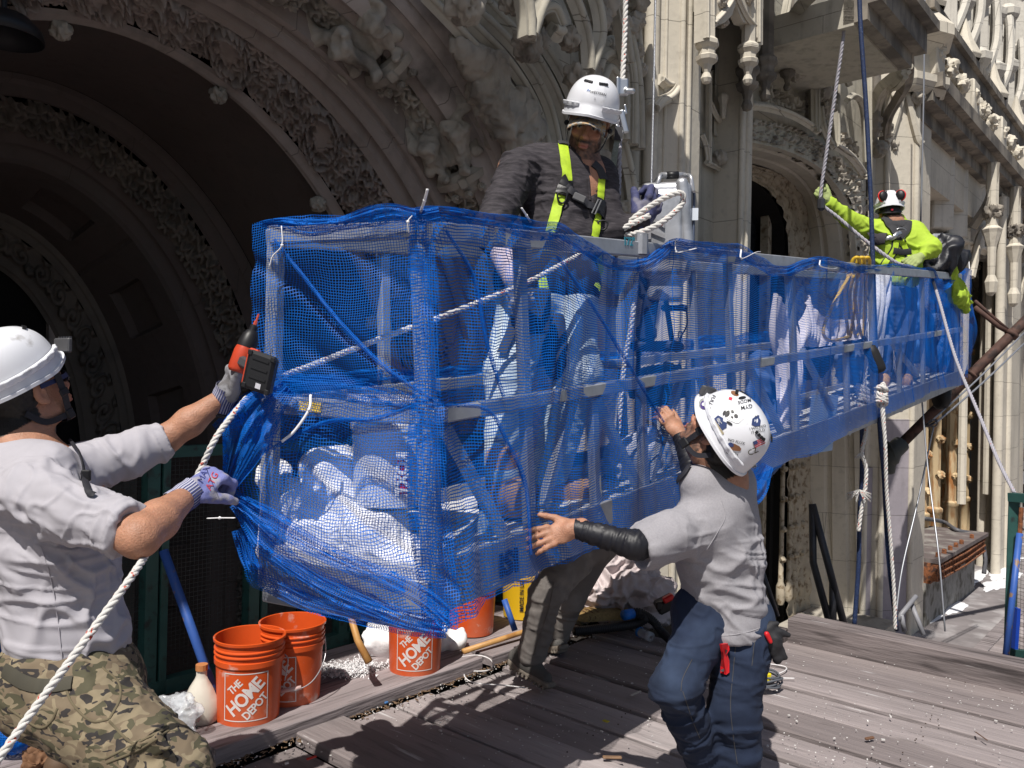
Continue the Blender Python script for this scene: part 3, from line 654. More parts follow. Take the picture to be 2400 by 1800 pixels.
# wall plane above the arch and foliage bands
def wall_above(o, wv, zt, name, m):
    mb = MB(); t = o.copy(); t[:, 2] = zt; t[:, 1] = wv; mb.grid(toworld(np.stack([o, t], 1))); bp(name, mb, m)
k = ro[ro[:, 2] > 1.0]; wall_above(np.vstack([[5.8, wo, k[0, 2]], k, [k[-1, 0] + .02, wo, .9]]), wo, 9.0, 'bay_wall', ST)
def fol_band(lo, hi, wv, name, cell=.14, depth=.10, n=34, seed=2, m=None, N=170):
    a = prail(lo, wv, N); b = prail(hi, wv, N); mb = MB(); mb.grid(surf(a, b, n, lambda s, t, wd: leafy(s, t, cell, seed, depth), -1)); bp(name, mb, m or STC, True)
fol_band([(1750, 322), (1850, 345), (1922, 382), (1968, 430), (1998, 480), (2012, 542), (2018, 640)], [(1750, 275), (1870, 300), (1945, 345), (2000, 400), (2030, 450), (2048, 530), (2052, 640)], 2.97, 'arch_foliage_band', .17, .17, n=48, N=320)
rib([(1755, 246), (1800, 252), (1852, 268), (1895, 292), (1915, 308)], 2.88, .03); rib([(1955, 340), (1990, 365), (2020, 405), (2020, 415)], 2.85, .035)
rib([(1757, 245), (1757, 180)], 2.9, .02); rib([(1795, 250), (1795, 90)], 2.9, .02); rib([(1905, 300), (1905, 120)], 2.9, .02)
fol_band([(1797, 240), (1830, 248), (1870, 262), (1888, 275)], [(1797, 175), (1830, 205), (1870, 225), (1888, 235)], 2.93, 'crocket_band', .12, .14, N=180)
fol_band([(1958, 330), (1985, 350), (2015, 390)], [(1958, 270), (1985, 310), (2015, 335)], 2.93, 'crocket_band', .13, .14, N=160)
fol_band([(1905, 290), (1925, 300), (1945, 320)], [(1905, 200), (1925, 230), (1945, 270)], 2.92, 'crocket_band', .13, .14, N=140)
for pts in ([(1850, 125), (1862, 110), (1885, 110), (1897, 140), (1903, 200), (1905, 300)], [(1985, 235), (2000, 225), (2018, 240), (2026, 280), (2030, 380)], [(1888, 90), (1905, 40), (1940, 10), (1985, 20)], [(1905, 160), (1905, 90), (1930, 55), (1960, 50)], [(1840, 90), (1815, 60), (1800, 20)], [(1920, 250), (1928, 300), (1950, 345)], [(1990, 200), (1980, 160), (1990, 130)], [(1912, 100), (1912, 310)], [(1960, 345), (1960, 200)], [(2035, 170), (2035, 420)], [(1950, 110), (1965, 60)], [(1850, -20), (1838, 60), (1862, 90), (1866, 20)], [(1866, 90), (1880, 60), (1880, -10)]):
    rib(pts, 2.86, .028, ST)
# balcony: soffit slab, big curved brackets, dark cornice edge
zb = uwz(Pw(2040, 165, 2.2))[2] 
mb = MB(); z1 = uwz(Pw(2118, 155, 2.05))[2]
def slab(mb, u0, u1, w0_, w1_, z0, z1_): mb.prism([FV * a + NV * b for a, b in ((u0, w0_), (u1, w0_), (u1, w1_), (u0, w1_))], z0, z1_)
ub = uwz(Pw(2110, 150, 2.1))[0]
ux = onw(1985, 2.12)[0]; slab(mb, ux, ub, 2.12, 3.2, z1, z1 + .25); slab(mb, 5.5, ux, 2.12, 3.2, z1 + .55, z1 + .8); bp('balcony_soffit', mb, ST)
mb = MB(); slab(mb, ux, ub + .05, 2.02, 2.2, z1 + .02, z1 + .14); slab(mb, ux, ub + .12, 1.92, 2.2, z1 + .14, z1 + .34); slab(mb, ux, ub + .2, 1.84, 2.3, z1 + .34, z1 + .42); bp('balcony_cornice', mb, STD)
def bracket(u, zt, proj, drop, wv=3.0, thick=.16, m=None):
    th = np.linspace(0, math.pi / 2, 14); outer = [(wv - proj * math.sin(t), zt - drop * (1 - (1 - math.cos(t)))) if False else (wv - proj * (1 - math.cos(t)), zt - drop * (1 - math.sin(t))) for t in th]
    poly = outer + [(wv - proj, zt + .02), (wv, zt + .02)]; n = len(poly); mb = MB(); A = [UW(u - thick / 2, a, b) for a, b in poly]; B = [UW(u + thick / 2, a, b) for a, b in poly]
    mb.add(A + B, [tuple(range(n)), tuple(range(2 * n - 1, n - 1, -1))] + [(i, n + i, n + (i + 1) % n, (i + 1) % n) for i in range(n)])
    inn = [(wv - proj * .92 * (1 - math.cos(t)) - .06, zt - drop * .8 * (1 - math.sin(t)) - .04) for t in th]
    mb.tube([UW(u, a, b) for a, b in inn], .05, 8); bp('bracket', mb, m or STD, smooth=rad(40)); oct_pendant(UW(u, wv - .08, zt - drop), 1.5, STD)
for o_, r_ in ((0, .05), (13, .035), (24, .02)):
    rib([(1911 + o_, 190), (1914 + o_, 110), (1930 + o_, 62 + o_ * .4), (1965 + o_ * .5, 38 + o_), (2010, 24 + o_)], 2.92, r_, ST, 'bracket', [0, -.05, -.2, -.45, -.7])
    rib([(2046 + o_, 320), (2049 + o_, 255), (2066 + o_ * .8, 205 + o_ * .4), (2092 + o_ * .5, 180 + o_), (2122, 158 + o_)], 2.92, r_, ST, 'bracket', [0, -.05, -.2, -.42, -.62])
rib([(1840, 170), (1842, 90), (1856, 40), (1880, 10), (1910, -20)], 2.92, .045, ST, 'bracket', [0, -.05, -.2, -.45, -.7])
rib([(2072, 330), (2078, 280), (2104, 232), (2124, 190), (2124, 120), (2112, 60)], 2.9, .045, STD, 'bracket', [0, -.1, -.25, -.45, -.6, -.7]); rib([(1945, 190), (1955, 130), (1985, 90), (2002, 40), (2000, -20)], 2.9, .04, STD, 'bracket', [0, -.1, -.25, -.45, -.6])
for c_, s_ in (((1926, 175), 1.3), ((2052, 285), 1.3), ((2078, 300), 1.3), ((1846, 150), 1.2)): oct_pendant(Pw(*c_, 2.86), s_, STD)
for i_, c_ in enumerate(((1925, 215), (1935, 245), (2060, 350), (2085, 345), (1990, 60), (2112, 130), (1865, 165))): mb = MB(); boss_mesh(mb, Pw(*c_, 2.86), .11, i_ + 2); bp('leaf_crocket', mb, STC, True)
# pier C with chamfered face, ogee and octagonal plinth
c1 = onw(2172, 2.62); c2 = onw(2138, 2.62); c3 = online(2070, c2, DG * [1, .9]); c4 = c3 + [-.02, .12]; c5 = online(2030, c4, np.array([-.9, .25]))
ztop = uwz(Pw(2140, 215, 2.62))[2]
mbv = MB(); mbv.cm = 0
pier('pier', [c1, c2, c3, c4, c5, c5 + [0, .6], c1 + [0, .9]], -1.3, ztop, STP)
zv = uwz(Pw(2100, 985, 2.62))[2]; mb = MB(); off = np.array([0, -.012]); d1 = c2 * .55 + c3 * .45; 
mb.prism([FV * p[0] + NV * p[1] for p in (c2 + off * .5 + [-.001, 0], c3 + [-.012, -.006], c3 + [.0, .05], c2 + [0.0, .05])], -1.3, zv); bp('grey_primer_patch', mb, STV, label='grey violet primer patch on the pier face')
mb = MB(); mb.prism([FV * p[0] + NV * p[1] for p in (c4 + [-.012, -.03], c5 + [0, -.03], c5 + [0, .05], c4 + [0, .05])], -1.3, uwz(Pw(2035, 1100, 2.9))[2]); bp('grey_primer_patch', mb, STV)
for q in (c2, c3, c5): mb = MB(); mb.lathe([(.035, -1.2), (.035, ztop)], UW(q[0], q[1], 0), 10); bp('shaft', mb, STP, True)
mid = (c2 + c3) / 2; hv = (c3 - c2); nn_ = np.array([-abs(hv[1]), -abs(hv[0])]); nn_ = nn_ / np.linalg.norm(nn_)
def on_diag(t, z, o=0.03): q = c2 + hv * t + nn_ * o; return UW(q[0], q[1], z)
zo = uwz(Pw(2100, 320, 3.0))[2]; zt_ = uwz(Pw(2118, 225, 3.0))[2]
for sgn in (1, -1):
    q = spline([on_diag(.5 + .60 * sgn, zo - .30), on_diag(.5 + .46 * sgn, zo - .22), on_diag(.5 + .20 * sgn, zo + .10), on_diag(.5 + .05 * sgn, zo + .34), on_diag(.5, zo + .58)], 8); mb = MB(); mb.tube(q, .042, 6); bp('ogee_hood', mb, STP, smooth=rad(50))
    mb = MB(); boss_mesh(mb, on_diag(.5 + .38 * sgn, zo + .22, .05), .10, 3 + sgn); boss_mesh(mb, on_diag(.5 + .3 * sgn, zo + .4, .04), .08, 5 + sgn); bp('leaf_crocket', mb, STC, True)
mb = MB(); mb.lathe([(.001, .15), (.06, .1), (.075, 0), (.05, -.06), (.03, -.2)], on_diag(.5, zt_, .03), 8); bp('finial', mb, STP)
cc = (c1 + c3) / 2 + [.05, .25]; mb = MB(); zp = ztop
mb.lathe([(.56, 0), (.62, .05), (.66, .12), (.66, .2), (.5, .26), (.48, .5), (.58, .6), (.70, .68), (.70, .8), (.52, 1.0), (.3, 1.2), (.28, 3.5)], UW(cc[0], cc[1], zp), 8); bp('octagonal_plinth', mb, STP)
# third bay and onward: cornices, balustrade, foliage arch, rusty colonnade
def line_z(px, py, wv): return uwz(Pw(px, py, wv))[2]
UE = 30.0
zC = line_z(2300, 365, 2.5); zB = line_z(2300, 245, 2.6)
mb = MB(); u0 = uwz(Pw(2178, 200, 2.5))[0]
slab(mb, u0, UE, 2.46, 3.2, zC, zC + .14); slab(mb, u0, UE, 2.36, 3.2, zC + .14, zC + .30); slab(mb, u0, UE, 2.6, 3.2, zC - .16, zC); bp('string_cornice', mb, STD)
mb = MB(); slab(mb, u0, UE, 2.7, 3.2, zC - .75, zC - .16); bp('frieze_wall', mb, STP)
mb = MB(); slab(mb, u0, UE, 2.52, 2.85, zB, zB + .2); slab(mb, u0, UE, 2.46, 2.9, zB + .2, zB + .30); bp('balustrade_rail', mb, STD)
mb = MB(); slab(mb, u0, UE, 2.86, 3.2, zC + .3, zB); bp('parapet_back', mb, STP)
for i, u in enumerate(np.arange(u0 + .3, 24, .62)):
    mb = MB(); 
    if i % 3 == 0: mb.box(UW(u, 2.62, (zC + zB) / 2 + .15), (.34, .34, zB - zC - .3), Matrix.Rotation(FA, 3, 'Z'), bevel=.02); mb.lathe([(.2, 0), (.22, .05), (.1, .3), (.02, .6)], UW(u, 2.62, zB + .3), 8)
    boss_mesh(mb, UW(u, 2.55, zC + (zB - zC) * .75), .16, i); boss_mesh(mb, UW(u, 2.6, zC + (zB - zC) * .5), .12, i + 3); boss_mesh(mb, UW(u + .3, 2.66, zC + (zB - zC) * .6), .13, i + 4); mb.box(UW(u + .3, 2.68, (zC + zB) / 2 + .1), (.07, .1, zB - zC - .3), Matrix.Rotation(FA, 3, 'Z'))
    bp('baluster', mb, STP, smooth=rad(40))
for i, u in enumerate((13.2, 14.9, 16.9, 19.3, 22.0)):
    mb = MB(); mb.lathe([(.02, -.9), (.07, -.85), (.09, -.7), (.05, -.6), (.06, -.2), (.12, 0), (.14, .05), (.08, .1), (.08, 1.0)], UW(u, 2.45, zC - 1.0), 8); bp('shaft_pendant', mb, STP)
    mb = MB(); mb.tube(spline([UW(u, 2.7, zC - .9), UW(u, 2.48, zC - .5), UW(u, 2.42, zC)], 6), .07, 6); boss_mesh(mb, UW(u, 2.45, zC - .7), .15, i); bp('small_bracket', mb, STD, smooth=rad(50))
    mb = MB(); mb.lathe([(.06, -4), (.06, 0)], UW(u, 2.78, zC - .9), 8); bp('shaft', mb, STP)
    rib([(0, 0)], 1) if False else None
    mb = MB(); mb.tube(spline([UW(u + .05, 2.72, zC - 1.6), UW(u + .3, 2.66, zC - 1.0), UW(u + .85, 2.64, zC - .75), UW(u + 1.35, 2.68, zC - 1.0), UW(u + 1.5, 2.72, zC - 1.6)], 6), .06, 6); bp('blind_arch_rib', mb, STP, smooth=rad(50))
b3o = [(2150, 560), (2200, 590), (2240, 612), (2277, 640), (2313, 663), (2330, 692), (2335, 749), (2337, 900), (2345, 1330)]
b3i = [(2150, 600), (2195, 622), (2235, 645), (2262, 670), (2280, 700), (2284, 749), (2285, 900), (2272, 1230)]
r3 = prail(b3o, 2.98); r3i = prail(b3i, 3.5); G = []
for t, o in ((0, 0), (.1, 0), (.12, .06), (.25, .07), (.3, 0), (.6, 0), (.62, .05), (.72, .05), (.76, 0), (1, 0)): G.append((r3 * (1 - t) + r3i * t) + np.array([o, 0, o * .5]))
mb = MB(); mb.grid(toworld(np.stack(G, 1))); bp('bay_arch_reveal', mb, STP, smooth=rad(30))
k = r3[r3[:, 2] > 1.2]; wall_above(np.vstack([[c1[0] - .2, 2.98, k[0, 2]], k]), 2.98, zC, 'bay_wall', STP)
u4 = k[-1, 0]; mb = MB(); slab(mb, u4, 19.5, 2.98, 3.4, -1.3, 4.6); slab(mb, u4, UE + 2, 2.98, 3.4, 4.6, 14); bp('far_wall', mb, STP)
mb = MB(); slab(mb, c1[0] - .3, UE, 2.985, 3.4, zC - .1, 14); bp('upper_wall', mb, STW)
fol_band([(2185, 575), (2240, 603), (2279, 630), (2318, 655), (2338, 690), (2342, 749), (2343, 820)], [(2185, 520), (2245, 555), (2290, 580), (2335, 615), (2358, 655), (2362, 740), (2362, 820)], 2.94, 'arch_foliage_band', .22, .2)
rib([(2200, 560), (2235, 562), (2280, 575), (2310, 590)], 2.8, .06)
fol_band([(2190, 530), (2230, 545), (2260, 560)], [(2190, 440), (2230, 470), (2260, 500)], 2.92, 'crocket_band', .2, .15, N=90)
p4a = onw(2295, 2.7); p4b = onw(2345, 2.62)
q1 = onw(2340, 2.6); q2 = onw(2372, 2.55)
pier('pier', [q2 + [3.0, .35], q2 + [.6, 0], q2, q1, np.array([k[-1, 0], 2.975]), q2 + [3.0, .9]], -1.3, zC - .1, STP)
for px in (2305, 2318, 2340, 2360): 
    q = onw(px, 2.9 if px < 2330 else 2.58); mb = MB(); mb.lathe([(.07, -1.2), (.07, zC - .2)], UW(q[0], q[1], 0), 10); bp('shaft', mb, STP, True)
mb = MB(); slab(mb, c1[0] - .6, u4 + 1, 3.9, 4.0, -1.3, 7); bp('bay_window_glass', mb, mat('grey_glass', (0.10, 0.11, 0.10), rough=.2, var=.3, vs=2))
for i, px in enumerate((2163, 2178, 2194, 2212, 2232, 2246, 2262)):
    big = px in (2163, 2194, 2232, 2262); q = onw(px, 3.30 if big else 3.5); r = .085 if big else .05; zb_ = -.74 if big else -.7
    mb = MB(); mb.lathe([(r * 1.3, 0), (r * 1.3, .5), (r * 1.5, .52), (r * 1.5, .57), (r, .6), (r, 2.0), (r, 4.4)], UW(q[0], q[1], zb_), 8)
    for z in np.arange(.9, 4, .55 if big else .7): boss_mesh(mb, UW(q[0] - .05, q[1] - r, z + zb_ + .1 * (i % 3)), .08 if big else .12, i + int(z * 3), n=12)
    bp('rusty_column', mb, RUSTF, smooth=rad(40))
LEDGE = mat('ledge_slab', (0.13, 0.105, 0.10), rough=.85, var=.25, vs=5, col2=(.25, .23, .21), c2s=3)
RUST = mat('rust', (0.23, 0.085, 0.035), rough=.9, var=.4, vs=30, col2=(.07, .035, .025), c2s=22, bump=.004)
CONC = mat('concrete', (0.27, 0.26, 0.24), rough=.9, var=.2, vs=12, col2=(.12, .11, .09), c2s=5)
ul0, ul1 = uwz(Pw(2166, 1341, 2.62))[0], uwz(Pw(2317, 1250, 2.45))[0]; zl = line_z(2240, 1292, 2.45)
mb = MB(); slab(mb, ul0, ul1, 2.45, 3.9, zl - .05, zl); bp('ledge_slab', mb, LEDGE)
mb = MB(); slab(mb, ul0, ul1 - .1, 2.55, 3.9, zl - .30, zl - .05); bp('rust_bed', mb, RUST)
mb = MB()
for i, u in enumerate(np.arange(ul0, ul1 - .1, .085)):
    mb.box(UW(u, 2.52, zl - .16), (.03, .1, .20 + .03 * math.sin(i * 7)), np.array(Matrix.Rotation(FA, 3, 'Z') @ Matrix.Rotation(.25 + .2 * math.sin(i * 3.3), 3, 'Y')))
for z in (.09, .17, .25): mb.tube([UW(ul0, 2.47, zl - z), UW((ul0 + ul1) / 2, 2.45, zl - z - .01), UW(ul1 - .1, 2.47, zl - z)], .012, 5)
bp('rusted_anchor_strip', mb, RUST)
for i, u in enumerate(np.arange(ul0 + .2, ul1, .30)): 
    if i in (5, 7, 8): continue
    mb = MB(); mb.lathe([(.001, .06), (.03, .05), (.03, .0), (.05, -.01)], UW(u, 2.52, zl), 6); bp('anchor_bolt', mb, RUST)
mb = MB(); slab(mb, ul0, ul1 - .1, 2.6, 3.9, -1.3, zl - .30); bp('concrete_base', mb, CONC)
mb = MB(); mb.tube(spline([UW(ul0 + 2.3, 3.2, zl + .16), UW(ul0 + 3.0, 3.1, zl + .04), UW(ul1 - .3, 2.8, zl + .03), UW(ul1 + .1, 2.6, zl - .1), UW(ul1 + .05, 2.5, zl - .35), UW(ul1, 2.5, zl - .6)], 8), .03, 8); bp('drain_hose', mb, mat('grey_hose', (.10, .10, .11), rough=.5), True)
# upper storeys above the balustrade: pale mullions and niches with canopies
for i, px in enumerate((2188, 2206, 2222, 2240, 2262, 2283, 2300, 2318, 2334, 2350, 2366, 2382)):
    wv = 2.85 if i % 2 else 3.0; h = ray(px, 100); t = wv / (h[:2] @ NV); u = h[:2] @ FV * t
    mb = MB(); s_ = .26 if i % 2 else .16; mb.box(UW(u, wv, 8.5), (s_, .3, 9.4), np.array(Matrix.Rotation(FA + rad(45), 3, 'Z')), bevel=.02)
    for z in (5.2, 6.1, 7.0, 7.9, 9.1): mb.lathe([(.06, -.35), (.13, -.2), (.2, -.1), (.21, 0), (.14, .05), (.1, .1)], UW(u - .05, wv - .06, z + .3 * math.sin(i * 2.3)), 8)
    bp('upper_mullion', mb, STW)
    mb = MB()
    for z in (5.0, 5.7, 6.6, 7.4, 8.4, 9.0): boss_mesh(mb, UW(u + .3, wv + .02, z + .25 * math.sin(i)), .17, i + int(z), sq=(1, 1, 1.5), n=16)
    bp('niche_foliage', mb, STC, True)
    if i % 2: 
        mb = MB(); slab(mb, u + .2, u + .62, 2.93, 2.975, 3, 13); bp('upper_window', mb, GLASS)
        mb = MB(); mb.tube(spline([UW(u, wv - .1, 6.3), UW(u + .25, wv - .25, 7.0), UW(u + .4, wv - .2, 7.8), UW(u + .7, wv - .1, 6.3)], 6), .06, 6); bp('ogee_hood', mb, STW, smooth=rad(50))
# column bases beside the portal
for i, (px, py, s) in enumerate(((1498, 1340, .12), (1535, 1345, .13), (1470, 1335, .10))):
    c = Pw(px, py, 2.78); mb = MB(); z = 0.0
    mb.lathe([(1.25 * s, -.3), (1.25 * s, .04), (1.1 * s, .06), (1.3 * s, .10), (1.3 * s, .14), (1.0 * s, .17), (1.15 * s, .22), (1.15 * s, .26), (.8 * s, .34), (.75 * s, .5), (.75 * s, 1.0)], (c[0], c[1], 0), 8); bp('column_base', mb, STP, label=None)
mb = MB(); c = onw(1600, 2.5); pier('plinth', [onw(1640, 2.6), onw(1440, 2.75), onw(1440, 3), onw(1640, 3)], -1.3, .22, STP)
mb = MB(); slab(mb, -9, 5.6, 2.90, 9, 4.0, 4.3); slab(mb, -9, 5.6, 6.15, 9, -1.3, 4.0); slab(mb, -9, -1.15, 2.9, 6.15, -1.3, 4.0); slab(mb, 4.05, 5.6, 3.3, 6.15, -1.3, 4.0); slab(mb, 5.6, 19.4, 4.4, 9, -1.3, 14); slab(mb, 19.4, 30, 4.4, 9, 4.6, 14); slab(mb, 5.6, 30, 3.45, 4.4, 6.5, 14); bp('hidden_sun_block', mb, DARK)  # unseen masses added behind the thin facade to stop sun leaking in
# far shop building at the right edge
mb = MB(); slab(mb, -5, 3.5, 2.2, 2.95, 4.6, 4.9); slab(mb, -5, 3.55, 2.1, 2.95, 4.9, 5.1); bp('spandrel_shade_slab', mb, STD)  # unseen slabs added above the view to shade the spandrel wall
shop = thing('shop_building', 'dark shop front with white sign band and lettered windows at far right', 'building', UW(40, 0, -3))
mb = MB(); 
def facez(mb, px0, px1, y0, y1, d, th=.3):
    A = [P(px0, y0, d), P(px1, y0, d), P(px1, y1, d), P(px0, y1, d)]; B = [a + np.array([0, th, 0]) for a in A]
    mb.add(A + B, [(0, 3, 2, 1), (4, 5, 6, 7), (0, 1, 5, 4), (1, 2, 6, 5), (2, 3, 7, 6), (3, 0, 4, 7)])
facez(mb, 2360, 2900, 545, 1500, 24, 4); mb.build('shop_wall', mat('shop_dark', (.03, .03, .035), rough=.4), shop)
for y0, y1, c in ((905, 958, (.7, .7, .72)), (1082, 1100, (.5, .5, .5))):
    mb = MB(); facez(mb, 2360, 2900, y0, y1, 23.8, .15); mb.build('sign_band', mat('band%d' % y0, c, rough=.5), shop)
mb = MB(); facez(mb, 2382, 2640, 962, 1078, 23.9, .05); mb.build('shop_window', GLASS, shop)
def sign_text(s, px, py, d, size, m, bold=.02, align='LEFT'):
    V, F = text_mesh(s, size, bold, .02, align); V = np.c_[V[:, 0], V[:, 2] * 1.0, V[:, 1]] + P(px, py, d); 
    mobj('sign_lettering', V, F, m, shop)
CY = mat('cyan_letters', (.15, .55, .65), rough=.5); WH = mat('white_letters', (.75, .75, .75), rough=.5)
sign_text('RE', 2389, 1018, 23.7, .50, CY); sign_text('SP', 2391, 1037, 23.7, .45, CY); sign_text('A', 2380, 1126, 23.5, .6, WH, .04)
SCALED.add(shop.name)
tower = thing('stone_tower', 'pale block stone building front far down the street at right', 'building', UW(36, 2, -3))
SCALED.add(tower.name)
mb = MB(); slab(mb, 27, 40, 2.05, 4, 4.2, 18); mb.build('tower_wall', STW, tower)
mb = MB(); slab(mb, 26.8, 40, 1.95, 4, 6.6, 7.0); slab(mb, 26.9, 40, 2.0, 4, 4.2, 4.5); mb.build('tower_cornice', STD, tower)
# ================================================================ DECKS
WOOD = mat('weathered_plank', (0.235, 0.205, 0.205), rough=.85, var=.38, vs=11, col2=(.075, .062, .062), c2s=34, c2t=(.52, .70), dirt=(.44, .42, .42), dirts=30, dirtt=(.67, .73),
           stretch=(1.0, .09, 1.0, -FA), bump=.006, bs=60)
WOODA = [mat('plank_grey_%d' % i, c, rough=.85, var=.20, vs=12, col2=tuple(x * .45 for x in c), c2s=30 + 5 * i, c2t=(.58, .80), dirt=(.46, .44, .44), dirts=26, dirtt=(.66, .73), stretch=(1.0, .09, 1.0, -FA), bump=.007, bs=50) for i, c in enumerate(((.275, .238, .236), (.20, .170, .168), (.135, .113, .11), (.225, .192, .188), (.34, .30, .298)))]
WOOD2 = mat('weathered_plank_dark', (0.175, 0.148, 0.146), rough=.85, var=.38, vs=13, col2=(.055, .045, .045), c2s=30, c2t=(.50, .68), dirt=(.4, .38, .38), dirts=32, dirtt=(.68, .74), stretch=(1.0, .09, 1.0, -FA), bump=.006, bs=60)
WOODU = mat('fence_side_plank', (0.27, 0.23, 0.232), rough=.85, var=.36, vs=11, col2=(.07, .058, .056), c2s=34, c2t=(.52, .72), dirt=(.38, .36, .36), dirts=30, dirtt=(.69, .75), stretch=(.09, 1.0, 1.0, -FA), bump=.006, bs=60)
def plank_box(mb, u0, u1, w0_, w1_, z0, z1_, cr=0.0):
    bvl = .006; V = []
    ns = 9; L_ = (w1_ - w0_) > (u1 - u0); out = []
    for i in range(ns):
        t = i / (ns - 1)
        j = [random.uniform(-.004, .004) for _ in range(2)]; zz = z1_ + cr * math.sin(t * 6 + u0 * 9) 
        if L_:
            wv = w0_ + (w1_ - w0_) * t; sec = [(u0 + j[0], z0), (u0 + j[0], zz - bvl), (u0 + bvl + j[0], zz), (u1 - bvl + j[1], zz), (u1 + j[1], zz - bvl), (u1 + j[1], z0)]
            out.append([UW(a, wv, b) for a, b in sec])
        else:
            uu = u0 + (u1 - u0) * t; sec = [(w0_ + j[0], z0), (w0_ + j[0], zz - bvl), (w0_ + bvl + j[0], zz), (w1_ - bvl + j[1], zz), (w1_ + j[1], zz - bvl), (w1_ + j[1], z0)]
            out.append([UW(uu, a, b) for a, b in sec])
    G = np.array(out); n = 6; F = []
    for i in range(ns - 1): F += [(i * n + k, i * n + (k + 1) % n, (i + 1) * n + (k + 1) % n, (i + 1) * n + k) for k in range(n)]
    F += [tuple(range(n)), tuple(range((ns - 1) * n, ns * n))[::-1]]; mb.add(G.reshape(-1, 3), F)
mb = MB(); u = -3.0; i = 0; rs = random.Random(11)
W_EDGE = 3.03
while u < 5.15:
    wd = rs.uniform(.22, .27); z = rs.uniform(-.034, .006)
    if rs.random() < .22: z += .028
    mb.cm = rs.choice((0, 0, 1, 1, 2, 3, 3, 4)); e = rs.uniform(-.04, .03)
    plank_box(mb, u, u + wd, -5.0, (W_EDGE + e) if u < 4.3 else 2.35, z - .06, z, .003); u += wd + rs.uniform(.016, .034); i += 1
o = mb.build('deck', WOODA); tag(o, kind='structure')
mb = MB(); mb.prism([FV * a + NV * b for a, b in ((-3.2, -5), (5.2, -5), (5.2, 3.9), (-3.2, 3.9))], -.25, -.075); o = mb.build('deck_base', mat('deck_joists', (.03, .025, .022), rough=.95)); tag(o, kind='structure')
# kerb and raised boards along the fence
mb = MB(); plank_box(mb, 5.02, 5.20, -5, 2.02, -.05, .14, .002); o = mb.build('kerb_beam', WOOD2); tag(o, 'long grey timber kerb beam across the right deck edge', 'beam')
mb = MB(); plank_box(mb, 4.1, 5.06, 2.03, 2.32, -.02, .07, .001); o = mb.build('corner_plank', WOOD2); tag(o, 'short dark plank meeting the end of the timber kerb beam', 'plank')
mb = MB()
bounds = [(3.03, 3.27), (3.28, 3.51), (3.515, 3.78)]
rows = [(-3.0, 1.75), (1.76, 3.30), (3.31, 4.2)]
labs = iter(['front raised grey plank under the front orange bucket', 'front raised plank with broken edge under the third bucket', 'short raised plank under the striding shoe',
             'second raised plank behind the leaning blue pole', 'second raised plank under the pile of white chips', 'second raised plank beside the broom', 'third raised plank against the green fence at left', 'third raised plank behind the second orange bucket', 'third raised plank under the dropcloth heap',
])
for (w0_, w1_) in bounds:
    for k, (u0, u1) in enumerate(rows):
        mb = MB(); zz = .055 + (.012 if k == 1 else 0) * (w0_ < 3.1) + random.uniform(-.004, .004); plank_box(mb, u0 + random.uniform(-.1, .1), u1 - .01, w0_, w1_, .0, zz, .002)
        o = mb.build('raised_plank', WOODU); tag(o, next(labs), 'plank', 'raised planks laid along the fence')
# lower deck beyond the kerb
ZL = CAMH - 2.75 * BK
mb = MB(); u = 5.4
while u < 32: 
    wd = .24; mb.cm = rs.choice((0, 1, 3, 4, 4)); z = ZL + rs.uniform(-.008, .008); plank_box(mb, u, u + wd, -8, 1.85 * BK, z - .05, z); u += wd + .012
o = mb.build('lower_deck', WOODA); tag(o, kind='structure')
mb = MB(); mb.prism([FV * a + NV * b for a, b in ((-4, 2.14), (38, 2.14), (38, 5.0), (-4, 5.0))], ZL - .05, ZL + .004); o = mb.build('roof_ledge', mat('roof_felt', (.20, .18, .18), rough=.9, var=.25, vs=3, col2=(.33, .31, .31), c2s=2)); tag(o, kind='structure')
mb = MB(); mb.prism([FV * a + NV * b for a, b in ((-60, -60), (90, -60), (90, 40), (-60, 40))], -4.0, -3.9); o = mb.build('street_ground', mat('asphalt', (.05, .05, .05), rough=.9)); tag(o, kind='structure')
mb = MB(); plank_box(mb, 5.5, 36, 2.12, 2.28, ZL + .006, ZL + .02); o = mb.build('pale_edging_strip', WOOD); tag(o, kind='structure')
# white dust heaps
mb = MB(); rr = random.Random(5)
dust = mat('white_dust', (.72, .72, .74), rough=.95, var=.08, vs=40)
for (px, py, rx, ry) in ((2185, 1405, .9, .22), (2215, 1425, .55, .18), (2175, 1440, .6, .14), (2270, 1370, .8, .14), (2245, 1390, .3, .06), (2290, 1352, .9, .10), (2345, 1320, .7, .2), (2365, 1308, .5, .2), (2335, 1370, .8, .15), (2355, 1345, .7, .2), (2205, 1412, .4, .1)):
    c = Pz(px, py, ZL + .01); n = 40; a = np.linspace(0, 2 * math.pi, n, endpoint=False); r = 1 + .45 * nz(np.c_[np.cos(a) * 2.2 + px, np.sin(a) * 2.2, a * 0 + py], 3) + .15 * nz(np.c_[np.cos(a) * 9 + px, np.sin(a) * 9, a * 0], 8)
    ring = np.array([c + np.r_[FV * (math.cos(t) * rx * q) + NV * (math.sin(t) * ry * q), 0.0] for t, q in zip(a, r)]); ring2 = c + (ring - c) * .5 + [0, 0, .02]
    mb.add(np.vstack([ring, ring2, [c + [0, 0, .03]]]), [(i, (i + 1) % n, n + (i + 1) % n, n + i) for i in range(n)] + [(n + i, n + (i + 1) % n, 2 * n) for i in range(n)])
o = mb.build('white_dust', dust); tag(o, 'loose white dust and plaster powder scattered over the lower roof ledge', 'dust', kind='stuff')
